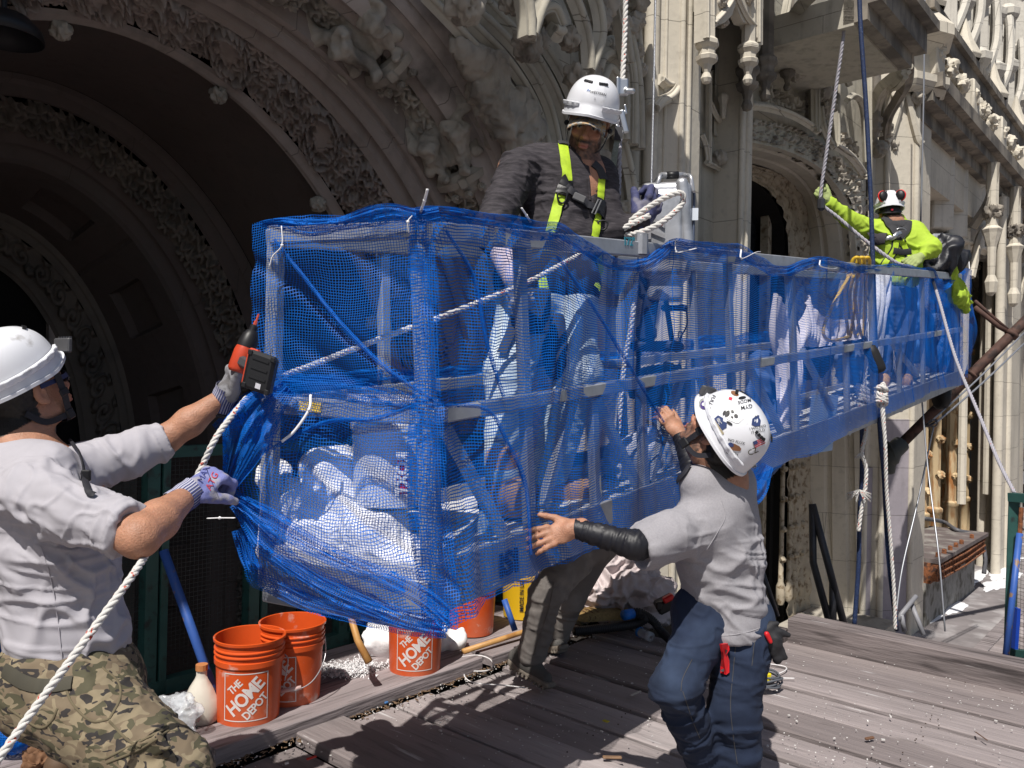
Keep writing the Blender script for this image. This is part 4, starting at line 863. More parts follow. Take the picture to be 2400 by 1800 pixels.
# debris specks over the deck
mb = MB()
for i in range(3800):
    u = rr.uniform(0.5, 5.1); wv = rr.uniform(-2.5, 3.0)
    if i % 9 == 0: wv = W_EDGE - abs(rr.gauss(0, .07)); u = rr.uniform(0, 4.2)
    elif i % 3 == 0: k_ = rr.randrange(9); u = (1.2, 2.0, 2.9, 3.6, 4.3, 4.8, 3.9, 2.4, 4.6)[k_] + rr.gauss(0, .22); wv = (2.2, 1.5, 2.6, 1.2, 2.1, .3, .2, .6, -.8)[k_] + rr.gauss(0, .3)
    c = UW(u, wv, .008); s = rr.uniform(.001, .0042) * (2.0 if rr.random() < .05 else 1); a = rr.uniform(0, 3); R_ = np.array(Matrix.Rotation(a, 3, 'Z')); mb.box(c, (s * 2, s, s * .7), R_)
o = mb.build('plaster_crumbs', mat('crumbs', (.62, .60, .58), rough=.9, var=.3, vs=50)); tag(o, 'small pale plaster crumbs and splinters strewn over the deck boards', 'debris', kind='stuff')
mb = MB()
for i in range(150):
    u = rr.uniform(.5, 5.0); wv = rr.choice((2.95, 2.1, 1.0, 0.0, -1.1)) + rr.uniform(-.03, .03); mb.lathe([(0, .002), (.0032, .002), (.0032, -.002)], UW(u, wv, .004), 6)
o = mb.build('nail_heads', mat('rusty_nail', (.06, .04, .03), rough=.7)); tag(o, 'rusty nail heads in the deck boards', 'nails', kind='stuff')
mb = MB(); brn = mat('brown_leaf', (.16, .08, .04), rough=.8, var=.3, vs=30)
for i in range(500):
    u = rr.uniform(.3, 4.2); wv = W_EDGE - abs(rr.gauss(0, .03)); c = UW(u, wv, .006); mb.box(c, (rr.uniform(.01, .03), .003, .003), np.array(Matrix.Rotation(rr.uniform(0, 3), 3, 'Z')))
o = mb.build('wood_splinters', mat('splinter', (.20, .13, .08), rough=.9, var=.3, vs=50)); tag(o, 'brown wood splinters and grit along the edge of the raised planks', 'debris', kind='stuff')
# ================================================================ SUSPENDED PLATFORM
A0, A1 = P(1020, 1455, 2.50), P(985, 508, 2.53); B0, B1 = P(612, 1378, 2.72), P(630, 528, 2.76); C0, C1 = P(2250, 905, 8.4), P(2250, 640, 8.4)
LS = np.linalg.norm(C0 - A0); DS = (C0 - A0) / LS; DA = (B0 - A0); WID = np.linalg.norm(DA); DA = DA / WID
def SP(s, o, h):                                # s along, o across (0 street .. 1 wall), h 0 bottom .. 1 top
    t = s / LS; bot = A0 * (1 - t) + C0 * t; top = A1 * (1 - t) + C1 * t; q = bot * (1 - h) + top * h
    off = (B0 - A0) * (1 - h) + (B1 - A1) * h
    if t > 0.02: off = off * (1 - min(1, t * 8)) + np.array([-.54, .31, 0.0]) * min(1, t * 8)
    return q + off * o
def hitplane(px, py, p, n): r = ray(px, py); o = np.array([0, 0, CAMH]); return o + r * (((p - o) @ n) / (r @ n))
NS = np.cross(C0 - A0, A1 - A0); NS /= np.linalg.norm(NS); NS *= -np.sign(NS @ np.array([0, 1, 0]))   # towards the street / camera
NE = np.cross(B0 - A0, A1 - A0); NE /= np.linalg.norm(NE); NE *= -np.sign(NE @ np.array([0, 1, 0]))
def side(px, py, out=0.0): return hitplane(px, py, A0 + NS * out, NS)
def endp(px, py, out=0.0): return hitplane(px, py, A0 + NE * out, NE)
def s_at(px, h=0.5):
    best = min(np.linspace(0, LS, 800), key=lambda s: abs((lambda v: v[0] / v[1])(SP(s, 0, h)) - (lambda r: r[0] / r[1])(ray(px, 915 - (h - .4) * 600)))); return best
ALU = mat('aluminium', (.36, .38, .42), rough=.45, metal=.45, var=.16, vs=14, dirt=(.30, .31, .33), dirts=9, dirtt=(.55, .7))
ALUD = mat('aluminium_scuffed', (.30, .31, .34), rough=.5, metal=.5, var=.2, vs=20, dirt=(.7, .7, .7), dirts=30, dirtt=(.66, .72))
plat = thing('suspended_platform', 'long aluminium swing stage platform hung level with the arch, wrapped in blue net', 'platform', SP(LS / 2, .5, 0))
def beam(name, a, b, wx, wz, m=ALU, up=(0, 0, 1), lab=None):
    mb = MB(); mb.beam(a, b, wx, wz, up, bevel=min(wx, wz) * .12); return mb.build(name, m, plat, label=lab)
beam('top_rail', SP(0, 0, .965), SP(LS, 0, .965), .04, .065); beam('top_rail', SP(0, 1, .965), SP(LS, 1, .965), .04, .06)
beam('middle_rail', SP(0, 0, .50), SP(LS, 0, .50), .045, .05); beam('middle_rail', SP(0, 1, .50), SP(LS, 1, .50), .04, .05)
beam('toe_board', SP(0, 0.0, .075), SP(LS, 0.0, .075), .02, .16, ALUD); beam('toe_board', SP(0, 1, .075), SP(LS, 1, .075), .02, .16, ALUD)
beam('end_top_rail', SP(0, 0.03, .968), SP(0, .97, .968), .04, .055, ALU); beam('end_middle_rail', SP(0, 0.03, .505), SP(0, .97, .505), .04, .06, ALU)
beam('end_toe_board', SP(0.0, 0.03, .05), SP(0.0, .97, .05), .03, .11, ALUD); beam('end_bottom_rail', SP(0, .03, -.01), SP(0, .97, -.01), .05, .05, ALU)
for o_ in (0, 1):
    sh = -NE * .025 - NS * (.02 if o_ == 0 else -.01); beam('corner_post', SP(0, o_, .0) + sh, SP(0, o_, .52) + sh, .062 if o_ == 0 else .05, .05, ALU, up=NE); beam('corner_post', SP(0.0, o_, .50) + sh * 1.2, SP(0.0, o_, 1.0) + sh * 1.2, .058 if o_ == 0 else .046, .05, ALU, up=NE)
for px in (1232, 1390, 1502, 1620, 1716, 1862, 1985, 2048, 2110, 2165, 2245):
    s = s_at(px, .7); up_ = px in (1232, 1716, 1862, 2048, 2165, 2245)
    beam('post', SP(s, 0, .0) - NS * .015, SP(s, 0, .97 if up_ else .5) - NS * .015, .045, .035, ALU, up=NS)
    if up_: beam('post', SP(s, 1, .0), SP(s, 1, .97), .045, .035, ALU, up=NS)
for pa, pb in (((1040, 1000), (1190, 1270)), ((1395, 935), (1500, 1150)), ((1520, 1130), (1600, 870)), ((1270, 1190), (1345, 930)), ((1640, 880), (1700, 1060)), ((1750, 850), (1830, 1010)), ((1880, 820), (1950, 960)), ((2080, 790), (2150, 880))):
    beam('diagonal_brace', side(*pa, -.02), side(*pb, -.02), .04, .035, ALU, up=NS)
mb = MB(); n_ = 30
for i in range(n_):
    a, b = i * LS / n_, (i + 1) * LS / n_ - .01; mb.add([SP(a, .04, .12), SP(b, .04, .12), SP(b, .96, .12), SP(a, .96, .12), SP(a, .04, .07), SP(b, .04, .07), SP(b, .96, .07), SP(a, .96, .07)], [(0, 1, 2, 3), (7, 6, 5, 4), (0, 4, 5, 1), (1, 5, 6, 2), (2, 6, 7, 3), (3, 7, 4, 0)])
mb.build('walkway_floor', mat('walkway', (.50, .50, .51), rough=.6, var=.3, vs=7, col2=(.68, .67, .66), c2s=6, bump=.002), plat)
mb = MB(); c = SP(0, .68, .505) + NE * .024; x_ = DA; mb.box(c, (.085, .004, .032), np.stack([x_, NE, np.cross(x_, NE)], 1)); mb.build('yellow_label', mat('yellow_label', (.75, .52, .04), rough=.5, var=.3, vs=120), plat)
def flat_text(s, c, xdir, ydir, size, m, parent, bold=.01, name='lettering', ext=.0015, mirror=False):
    V, F = text_mesh(s, size, bold, ext); x = np.array(xdir, float); x /= np.linalg.norm(x); y = np.array(ydir, float); y /= np.linalg.norm(y); z = np.cross(x, y)
    return mobj(name, np.array(c) + V[:, :1] * x + V[:, 1:2] * y + V[:, 2:] * z, F, m, parent)
NAVY = mat('navy_print', (.01, .02, .10), rough=.6); TEAL = mat('teal_print', (.02, .18, .25), rough=.6)
flat_text('ISI', side(1193, 1322, .014), DS, A1 - A0, .11, NAVY, plat, .004); flat_text('172"', side(1475, 567, .03), DS, A1 - A0, .05, TEAL, plat, .001)
mb = MB(); c = side(1490, 575, .0); mb.tube([c + np.array([0, 0, z]) + NS * .028 for z in (-.045, .045)], .03, 8); mb.build('tape_wrap', ALUD, plat)
# ---------------------------------------------------------------- blue safety net
def net_mat(name, pitch=(.0085, .0085), duty=(.30, .40), col=(0.001, .135, .58), extra=0.0):
    m = bpy.data.materials.new(name); m.use_nodes = True; nt = m.node_tree; L = nt.links.new; b = nt.nodes['Principled BSDF']; out = nt.nodes['Material Output']
    b.inputs['Base Color'].default_value = (*col, 1); b.inputs['Roughness'].default_value = .55; b.inputs['Specular IOR Level'].default_value = .25
    uvn = node(nt, 'ShaderNodeTexCoord'); mpw = node(nt, 'ShaderNodeVectorMath', operation='ADD'); ns = node(nt, 'ShaderNodeTexNoise'); ns.inputs['Scale'].default_value = 9; ns.inputs['Detail'].default_value = 2
    L(uvn.outputs['UV'], ns.inputs['Vector']); sc = node(nt, 'ShaderNodeVectorMath', operation='SCALE'); sc.inputs['Scale'].default_value = .02; L(ns.outputs['Color'], sc.inputs[0]); L(uvn.outputs['UV'], mpw.inputs[0]); L(sc.outputs[0], mpw.inputs[1])
    sp = node(nt, 'ShaderNodeSeparateXYZ'); L(mpw.outputs[0], sp.inputs[0])
    def mt(op, a, bb=None):
        n = node(nt, 'ShaderNodeMath', operation=op)
        for i, v in enumerate((a, bb)):
            if v is None: continue
            if hasattr(v, 'is_output'): L(v, n.inputs[i])
            else: n.inputs[i].default_value = v
        return n.outputs[0]
    xs = mt('LESS_THAN', mt('FRACT', mt('DIVIDE', sp.outputs[0], pitch[0])), duty[0]); ys = mt('LESS_THAN', mt('FRACT', mt('DIVIDE', sp.outputs[1], pitch[1])), duty[1])
    a = mt('MAXIMUM', xs, ys)
    if extra: 
        n2 = node(nt, 'ShaderNodeTexNoise'); n2.inputs['Scale'].default_value = 60; L(uvn.outputs['UV'], n2.inputs['Vector']); a = mt('MAXIMUM', a, mt('LESS_THAN', n2.outputs['Fac'], extra))
    tr = node(nt, 'ShaderNodeBsdfTransparent'); tl = node(nt, 'ShaderNodeBsdfTranslucent'); tl.inputs['Color'].default_value = (0.0, .15, .66, 1)
    m1 = node(nt, 'ShaderNodeMixShader'); m1.inputs[0].default_value = .30; L(b.outputs[0], m1.inputs[1]); L(tl.outputs[0], m1.inputs[2])
    m2 = node(nt, 'ShaderNodeMixShader'); L(a, m2.inputs[0]); L(tr.outputs[0], m2.inputs[1]); L(m1.outputs[0], m2.inputs[2]); L(m2.outputs[0], out.inputs[0]); return m
NET = net_mat('blue_net', (.0088, .0088), (.19, .22)); NETS = net_mat('blue_net_side', (.0080, .0100), (.17, .35)); NETB = net_mat('blue_net_back', (.0080, .0100), (.10, .20)); NETD = net_mat('blue_net_gathered', (.006, .006), (.42, .42), extra=.40); NETL = net_mat('blue_net_loose', (.008, .008), (.30, .34))
net = thing('safety_net', 'bright blue mesh safety net draped and tied round the whole platform', 'net', SP(LS / 2, -.1, 0))
def lerp_rows(R, nx, ny):
    """R: list of rows of 3D control points (same length); smooth surface"""
    rows = [resamp(spline(r, 10), nx) for r in R]; rows = np.stack(rows, 0); out = []
    return np.stack([resamp(spline(rows[:, j], 8), ny) for j in range(nx)], 1)
def cloth(name, R, nx, ny, amp, fr, m, parent, seed=0, uvs=(1, 1), fold=None, lab=None, fn=None):
    G = lerp_rows(R, nx, ny); du = np.gradient(G, axis=1); dv = np.gradient(G, axis=0); N = np.cross(du, dv); N /= np.linalg.norm(N, axis=2)[..., None] + 1e-9
    u = np.r_[0, np.cumsum(np.linalg.norm(np.diff(G[ny // 2], axis=0), axis=1))]; v = np.r_[0, np.cumsum(np.linalg.norm(np.diff(G[:, nx // 2], axis=0), axis=1))]
    U, Vv = np.meshgrid(u, v); q = np.stack([U * fr[0], Vv * fr[1], U * 0 + seed], -1).reshape(-1, 3)
    h = (.55 + nz(q, seed) + .5 * (1 - 2 * np.abs(nz(q * 1.9, seed + 3)))).reshape(U.shape) * amp
    if fold is not None: h = h + fold(U, Vv)
    G = G + N * h[..., None]
    UVu = U * uvs[0] + .5 * h; UVv = Vv * uvs[1] + .4 * h
    if fn is not None: UVu, UVv = fn(U, Vv, UVu, UVv)
    a, b = G.shape[:2]; idx = np.arange(a * b).reshape(a, b); F = np.stack([idx[:-1, :-1], idx[:-1, 1:], idx[1:, 1:], idx[1:, :-1]], -1).reshape(-1, 4)
    return mobj(name, G.reshape(-1, 3), F, m, parent, True, uv=np.stack([UVu, UVv], -1).reshape(-1, 2), label=lab)
# street side sheet
top = [(975, 498), (1010, 494), (1060, 497), (1120, 507), (1190, 518), (1255, 534), (1308, 533), (1340, 553), (1380, 580), (1420, 604), (1460, 615), (1510, 612), (1550, 590), (1582, 563), (1640, 573), (1735, 583), (1768, 604), (1805, 624), (1845, 628), (1880, 614), (1920, 604), (1965, 613), (2005, 625), (2050, 624), (2085, 622), (2150, 630), (2182, 630), (2195, 655), (2215, 662), (2232, 640), (2262, 626)]
botf = lambda x: np.interp(x, [975, 1060, 1100, 1150, 1210, 1260, 1390, 1500, 1600, 1700, 1770, 1800, 1830, 1870, 1930, 1950, 2040, 2130, 2200, 2262], [1482, 1468, 1440, 1405, 1375, 1350, 1302, 1258, 1215, 1185, 1160, 1125, 1085, 1078, 1060, 1040, 990, 950, 912, 902])
R = []
for k, t in enumerate((0, .08, .3, .55, .8, 1)):
    row = []
    for j, (x, y) in enumerate(top):
        yb = botf(x); out = .02 + (.035, .04, .045 + .015 * math.sin(j * 2.1), .05 + .02 * math.sin(j * 1.3 + 1), .05 + .02 * math.cos(j * 1.7), .035)[k]
        xx = x + (yb - y) * t * .018 * (1 if x < 1300 else 0)
        row.append(side(xx, y + (yb - y) * t, out))
    R.append(row)
cloth('street_side_sheet', R, 420, 110, .018, (9, 1.3), NETS, net, 5, fold=lambda U, V: .012 * np.sin(U * 23 + 2 * np.sin(V * 3)) * (U < 1.3) + .02 * (1 - np.abs(nz(np.stack([U * 14 + V * 2.5, V * .8, U * 0], -1).reshape(-1, 3), 8).reshape(U.shape))) * (U < 1.6))
# near end sheet
le = [(592, 524), (584, 590), (580, 660), (584, 740), (592, 820), (622, 880), (632, 915), (590, 985), (560, 1060), (545, 1130), (560, 1200), (562, 1290), (572, 1350), (590, 1378)]
ys = [522, 590, 660, 740, 820, 880, 915, 985, 1060, 1130, 1200, 1290, 1350, 1400]
re = [(1016, 497), (1017, 590), (1019, 660), (1022, 740), (1026, 820), (1030, 880), (1032, 915), (1036, 985), (1040, 1060), (1045, 1130), (1050, 1200), (1056, 1290), (1062, 1370), (1064, 1478)]
R = []
for k in range(len(le)):
    row = []
    for t in (0, .12, .3, .5, .7, .88, 1):
        x = le[k][0] * (1 - t) + re[k][0] * t; y = le[k][1] * (1 - t) + re[k][1] * t
        if k == 0: y += (-14 * math.sin(t * math.pi * 1.0) - 8 * math.sin(t * 9))
        if k >= 12: y += 22 * math.sin(t * math.pi)
        out = .060 + .02 * math.sin(k * 1.1 + t * 5) + (.10 * max(0, 1 - abs(k - 9) / 4) * (1 - t) ** 2)
        row.append(endp(x, y, out))
    R.append(row)
def endfold(U, V):
    d = (U * .62 - V * .78); f = 0
    for c, wd_, am in ((-.10, .02, .016), (-.22, .03, .010), (.12, .02, .008), (-.42, .03, .018), (-.55, .02, .02)): f = f + am * np.exp(-((d - c) / wd_) ** 2)
    return f
cloth('end_sheet', R, 150, 320, .018, (4, 4), NET, net, 2, fold=endfold)
def ribbon(name, pts, wdt, m, seed, amp=.02, n=90, k=9, dep=None, crumple=12, dens=1.6, parent=None):
    Q = resamp(spline(pts, 10), n); t = np.gradient(Q, axis=0); t /= np.linalg.norm(t, axis=1)[:, None]
    vw = Q - np.array([0, 0, CAMH]); vw /= np.linalg.norm(vw, axis=1)[:, None]; ac = np.cross(t, vw); ac /= np.linalg.norm(ac, axis=1)[:, None]
    k = 22; T = np.linspace(-1, 1, k); wd_ = np.interp(np.linspace(0, 1, n), np.linspace(0, 1, len(wdt)), wdt)
    s = np.r_[0, np.cumsum(np.linalg.norm(np.diff(Q, axis=0), axis=1))]; S_, T_ = np.meshgrid(s, T, indexing='ij')
    q = np.stack([S_ * 3, T_ * 3.0, S_ * 0 + seed], -1).reshape(-1, 3); h = amp * (1 - 2 * np.abs(nz(q * [1, 2.2, 1], seed))).reshape(S_.shape) + amp * .5 * nz(q * crumple / 3, seed + 2).reshape(S_.shape)
    e = 1 + .25 * nz(q * [2, .3, 1], seed + 7).reshape(S_.shape)
    G = Q[:, None] + ac[:, None] * (T_ * wd_[:, None] * e)[..., None] - vw[:, None] * (h + .012 * (1 - T_ ** 2))[..., None]
    idx = np.arange(n * k).reshape(n, k); F = np.stack([idx[:-1, :-1], idx[:-1, 1:], idx[1:, 1:], idx[1:, :-1]], -1).reshape(-1, 4)
    uv = np.stack([S_ + .3 * h, T_ * wd_[:, None] * dens * 1.5 + h], -1).reshape(-1, 2); return mobj(name, G.reshape(-1, 3), F, m, parent or net, True, uv=uv)
# gathered hem along the top, roll at mid height on the wall side, folds swept across the lower end
Q = [side(x, y + 6, .05) for x, y in top]; ribbon('top_hem', Q, [.022, .03, .026, .022, .035, .03, .025, .03, .02, .035, .04, .035, .04, .06, .03], NETD, 3, .018, 500)
ribbon('top_hem', [endp(600, 527, .04), endp(660, 526, .06), endp(730, 536, .06), endp(800, 528, .06), endp(860, 512, .06), endp(920, 500, .06), endp(985, 508, .06), endp(1030, 500, .06)], [.006, .02, .03, .022, .03, .022, .02], NETD, 9, .018, 140)
ribbon('lower_fold', [endp(545, 1160, .14), endp(650, 1228, .14), endp(760, 1290, .13), endp(880, 1345, .12), endp(985, 1398, .11), endp(1062, 1462, .09)], [.022, .032, .03, .026, .03, .025], NETL, 13, .02, 160, dens=1.4)
ribbon('lower_fold', [endp(548, 1180, .11), endp(640, 1285, .11), endp(740, 1360, .10), endp(860, 1415, .10), endp(960, 1455, .10), endp(1050, 1475, .08)], [.02, .035, .035, .03, .028, .025], NETL, 17, .02, 160, dens=1.2)
ribbon('lower_fold', [endp(560, 1240, .09), endp(600, 1340, .09), endp(700, 1405, .08), endp(820, 1442, .08), endp(940, 1474, .08), endp(1040, 1482, .07)], [.02, .028, .028, .02, .02, .02], NETL, 19, .02, 160, dens=1.3)
ribbon('held_bunch', [endp(672, 905, .05), endp(620, 960, .09), endp(580, 1030, .13), endp(550, 1100, .16), endp(530, 1150, .18)], [.035, .06, .075, .05, .02], NETD, 23, .03, 120)
ribbon('held_bunch', [endp(600, 930, .02), endp(560, 965, .06), endp(520, 990, .07), endp(500, 1000, .07)], [.03, .05, .03, .01], NETL, 29, .02, 60)
ribbon('middle_roll', [SP(-.01, .99, .56), SP(-.0, .7, .56), SP(-.01, .4, .55), SP(0, .06, .53)], [.05, .045, .04, .03], NETL, 31, .02, 120)
ribbon('middle_roll', [SP(.1, 1.0, .55), SP(.5, 1.0, .55), SP(1.0, 1, .54), SP(1.6, 1, .54), SP(2.2, 1, .54)], [.035, .03, .04, .045, .04], NETD, 33, .02, 160)
ribbon('middle_roll', [SP(2.4, .98, .55), SP(2.9, 1.0, .56), SP(3.5, 1, .56), SP(4.3, 1, .56)], [.05, .05, .045, .05], NETD, 37, .02, 160)
cloth('wall_side_sheet', [[SP(s, 1.03, h) for s in np.linspace(0.05, LS, 14)] for h in (.54, .35, .18, .0)], 260, 40, .02, (4, 2), NETB, net, 11)
cloth('wall_side_sheet', [[SP(s, 1.03, h) for s in np.linspace(4.9, LS, 8)] for h in (.97, .75, .54)], 120, 40, .02, (4, 2), NETB, net, 21)
# far end sheet flaring past the last post
R = [[side(2248, y, .0), side(2262, y - 2, .03) - DS * -.15, P(2276 + dx, y + 3, 9.0), P(2284 + dx, y + 6, 9.3)] for y, dx in ((628, 0), (690, 0), (740, 5), (800, 2), (850, -3), (880, -12))]
cloth('far_end_sheet', R, 60, 60, .03, (3, 3), NETS, net, 41)
R = [[side(2235, 640, .0), SP(LS, .5, 1.0), SP(LS, 1, 1.0)], [side(2245, 760, .0), SP(LS + .05, .5, .5), SP(LS, 1, .5)], [side(2250, 905, .0), SP(LS, .5, .0), SP(LS, 1, .0)]]
cloth('far_end_sheet', R, 60, 60, .03, (3, 3), NETD, net, 43)
ribbon('hanging_corner', [side(1620, 1195, .04), side(1700, 1170, .06), side(1770, 1140, .05), side(1800, 1090, .04)], [.05, .10, .09, .03], NETL, 47, .03, 80)
BLUEP = mat('blue_cord', (0.0, .10, .62), rough=.45, var=.1)
def cord(name, pts, r, m, parent=None, n=8, lab=None, cat=None, grp=None, ends=6):
    mb = MB(); mb.tube(spline(pts, 10), r, ends); o = mb.build(name, m, parent, True)
    if cat: tag(o, lab, cat, grp)
    return o
for a in ([endp(642, 560, .06), endp(720, 660, .06), endp(800, 760, .065), endp(900, 860, .06), endp(1010, 935, .06)], [side(1305, 600, .06), side(1390, 720, .07), side(1470, 850, .06), side(1556, 990, .055)], [side(1045, 540, .06), side(1110, 650, .06), side(1140, 800, .06), side(1180, 930, .06)], [side(1030, 950, .05), side(1140, 960, .06), side(1190, 1040, .07), side(1232, 1140, .07), side(1245, 1300, .06)],
          [endp(1015, 935, .05), endp(880, 980, .06), endp(760, 990, .06), endp(620, 1060, .08)]):
    ribbon('net_seam', a, [.006, .008, .006], NETD, 51, .004, 80)
# cable ties
TIE = mat('white_nylon', (.80, .80, .82), rough=.4, var=.05)
ties = [([endp(660, 530, .08), endp(661, 575, .085), endp(640, 600, .09), endp(632, 625, .09)], 'white cable tie hanging at the left top corner of the net'),
        ([endp(985, 500, .07), endp(995, 470, .10), endp(1002, 443, .12)], 'white cable tie standing up above the near top corner'),
        ([endp(958, 545, .08), endp(956, 520, .09), endp(966, 506, .08)], 'white cable tie looped over the near top rail end'),
        ([endp(728, 925, .08), endp(724, 960, .10), endp(690, 1010, .11), endp(660, 1035, .12)], 'long white cable tie dangling from the end middle rail'),
        ([endp(486, 1215, .10), endp(515, 1214, .10), endp(550, 1214, .12)], 'white cable tie sticking out left of the net below the glove'),
        ([side(1222, 487, .06), side(1234, 505, .06), side(1245, 522, .05)], 'white cable tie tail beside the dark shirt'),
        ([side(1583, 565, .07), side(1585, 590, .08), side(1606, 588, .08), side(1632, 582, .08)], 'white cable tie tail right of the hoist'),
        ([side(1737, 585, .07), side(1738, 606, .08), side(1770, 592, .07), side(1782, 590, .07)], 'white cable tie on the net above the far post'),
        ([side(1922, 610, .07), side(1923, 624, .08), side(1950, 630, .08), side(1962, 628, .08)], 'white cable tie left of the yellow hose coil'),
        ([side(2271, 612, .0), side(2272, 630, .02)], 'thin cable tie at the far corner of the net')]
for pts, lab in ties:
    mb = MB(); mb.tube(spline(pts, 6), .0035, 5, flat=(1.4, .6)); mb.sphere(pts[1], .006, 6); o = mb.build('cable_tie', TIE, None, True); tag(o, lab, 'cable tie', 'cable ties on the blue net')
# ================================================================ PEOPLE
from mathutils.bvhtree import BVHTree
def nrm(v): v = np.array(v, float); return v / np.linalg.norm(v)
def frame(f, up): f = nrm(f); u = np.array(up, float); u = nrm(u - f * (u @ f)); r = np.cross(f, u); return np.stack([r, f, u], 1)     # columns: right, forward, up
def clothes(S, h, wr, sm=1, fine=0.0, seed=0, clip=None):
    V, F = S.mesh(h, clip=clip); V = lap(V, F, sm); N = vnormals(V, F); D = np.zeros(len(V))
    for a, b, r, amp, fa, fp, sd in wr:
        a = np.array(a, float); b = np.array(b, float); d = b - a; L = np.linalg.norm(d); d /= L; v = V - a; t = v @ d; pr = v - t[:, None] * d; dist = np.linalg.norm(pr, axis=1) + np.maximum(0, np.maximum(-t, t - L))
        w_ = np.exp(-(dist / r) ** 2); x, y, _ = basis(d); q = np.stack([t * fa, pr @ x * fp + t * fp * .3, pr @ y * fp], 1)
        nn = nz(q + .6 * nz(q * .7, sd + 8)[:, None], sd); n = 1.25 * np.exp(-(nn / .17) ** 2) - .45 + .35 * nn; n2 = nz(q * [1.9, 1.5, 1.5] + 5, sd + 1); q2 = q * [2.3, 1.2, 1.2] + 31; D += w_ * amp * (n * .75 + n2 * .40 + .55 * np.exp(-(nz(q2 + .4 * nz(q * .9, sd + 3)[:, None], sd + 4) / .13) ** 2) - .15)
    if fine: D += fine * nz(V * 60, seed + 9) 
    return V + N * D[:, None], F
def bvh(V, F): return BVHTree.FromPolygons([Vector(v) for v in V], [tuple(int(i) for i in f) for f in F])
def cast(B, px, py, off=.004):
    r = ray(px, py); o = Vector((0, 0, CAMH)); h = B.ray_cast(o, Vector(r).normalized())
    if h[0] is None:
        return None
    n = h[1]; n = n if n.dot(Vector(r)) < 0 else -n
    return np.array(h[0] + n * off), np.array(n)
def strap(name, Bs, pts, wd, m, parent, off=.006, n=40, thick=.003):
    px = resamp(spline([[a, b, 0] for a, b in pts], 8), n); P3 = []; N3 = []; last = None
    for q in px:
        hs = [h for h in (cast(B, q[0], q[1], off) for B in Bs) if h is not None]
        if hs: h = min(hs, key=lambda z: z[0][1]); last = h; P3.append(h[0]); N3.append(h[1])
        elif last is not None: P3.append(P(q[0], q[1], last[0][1])); N3.append(last[1])
    if len(P3) < 3: return None
    P3 = np.array(P3); N3 = np.array(N3)
    for _ in range(3): P3[1:-1] = (P3[:-2] + 2 * P3[1:-1] + P3[2:]) / 4; N3[1:-1] = (N3[:-2] + N3[1:-1] + N3[2:]) / 3
    t = np.gradient(P3, axis=0); t /= np.linalg.norm(t, axis=1)[:, None] + 1e-9; ac = np.cross(t, N3); ac /= np.linalg.norm(ac, axis=1)[:, None] + 1e-9; N3 = np.cross(ac, t)
    w_ = wd / 2; G = np.stack([P3 - ac * w_ - N3 * thick * .6, P3 - ac * w_ + N3 * thick * .4, P3 - ac * w_ * .5 + N3 * thick, P3 + ac * w_ * .5 + N3 * thick, P3 + ac * w_ + N3 * thick * .4, P3 + ac * w_ - N3 * thick * .6], 1)
    mb = MB(); mb.grid(G); return mb.build(name, m, parent, smooth=rad(50))
def decal(name, s, B, cx, cy, size, ang, m, parent, bold=.0, shear=0, off=.0025, sq=1.0, raw=None, step=None):
    V, F = raw if raw is not None else text_mesh(s, size, bold, 0, shear=shear)
    V, F = cutx(V, F, step or size * .35); c, s_ = math.cos(rad(ang)), math.sin(rad(ang)); out = []
    for v in V:
        x, y = v[0] * sq, v[1]; q = cast(B, cx + x * c + y * s_, cy + x * s_ - y * c, off)
        out.append(q[0] if q else (out[-1] if out else P(cx, cy, 2)))
    return mobj(name, out, F, m, parent)
SKINT = (.40, .20, .125)
SKIN = mat('skin', SKINT, rough=.52, var=.20, vs=34, attr='Col', sss=.10, bump=.0022, bs=190, spec=.42)
HAIRC = np.array([.012, .010, .009])
def head(S, c, R, s=1.0, neck=None, ears=True):
    def w_(x, y, z): return c + R @ (np.array([x, y, z]) * s)
    def E(p, r, k=.015, op=1): S.ell(w_(*p), np.array(r) * s, R, k, op)
    E((0, -.012, .035), (.076, .094, .086), .02); E((0, .02, -.035), (.062, .072, .088), .02); E((0, .028, -.09), (.05, .055, .034), .02); E((0, .078, -.108), (.024, .02, .017), .015)
    for x in (-1, 1):
        E((x * .048, .004, -.075), (.018, .04, .035), .02); E((x * .040, .070, -.028), (.022, .018, .020), .015); E((x * .032, .104, -.001), (.019, .016, .012), .008, -1); E((x * .031, .083, -.001), (.013, .013, .012), .003)
        S.cap(w_(x * .018, .094, .020), w_(x * .050, .082, .019), .0095 * s, .007 * s, .008); E((x * .013, .103, -.043), (.0075, .010, .007), .006)
        if ears:
            E((x * .080, -.010, -.004), (.0075, .022, .033), .006); E((x * .088, -.004, .0), (.008, .012, .018), .005, -1); E((x * .0825, -.018, .006), (.006, .008, .026), .004); E((x * .079, .0, -.030), (.007, .010, .011), .006)
    S.cap(w_(0, .090, .012), w_(0, .113, -.034), .0075 * s, .0125 * s, .01); E((0, .114, -.038), (.011, .010, .009), .008)
    E((0, .088, -.066), (.030, .020, .018), .015); E((0, .103, -.069), (.022, .009, .0055), .005); E((0, .101, -.081), (.020, .010, .007), .005); E((0, .114, -.0752), (.022, .010, .0022), .003, -1)
    if neck is not None: S.cap(w_(0, -.03, -.075), neck, .056 * s, .062 * s, .03)
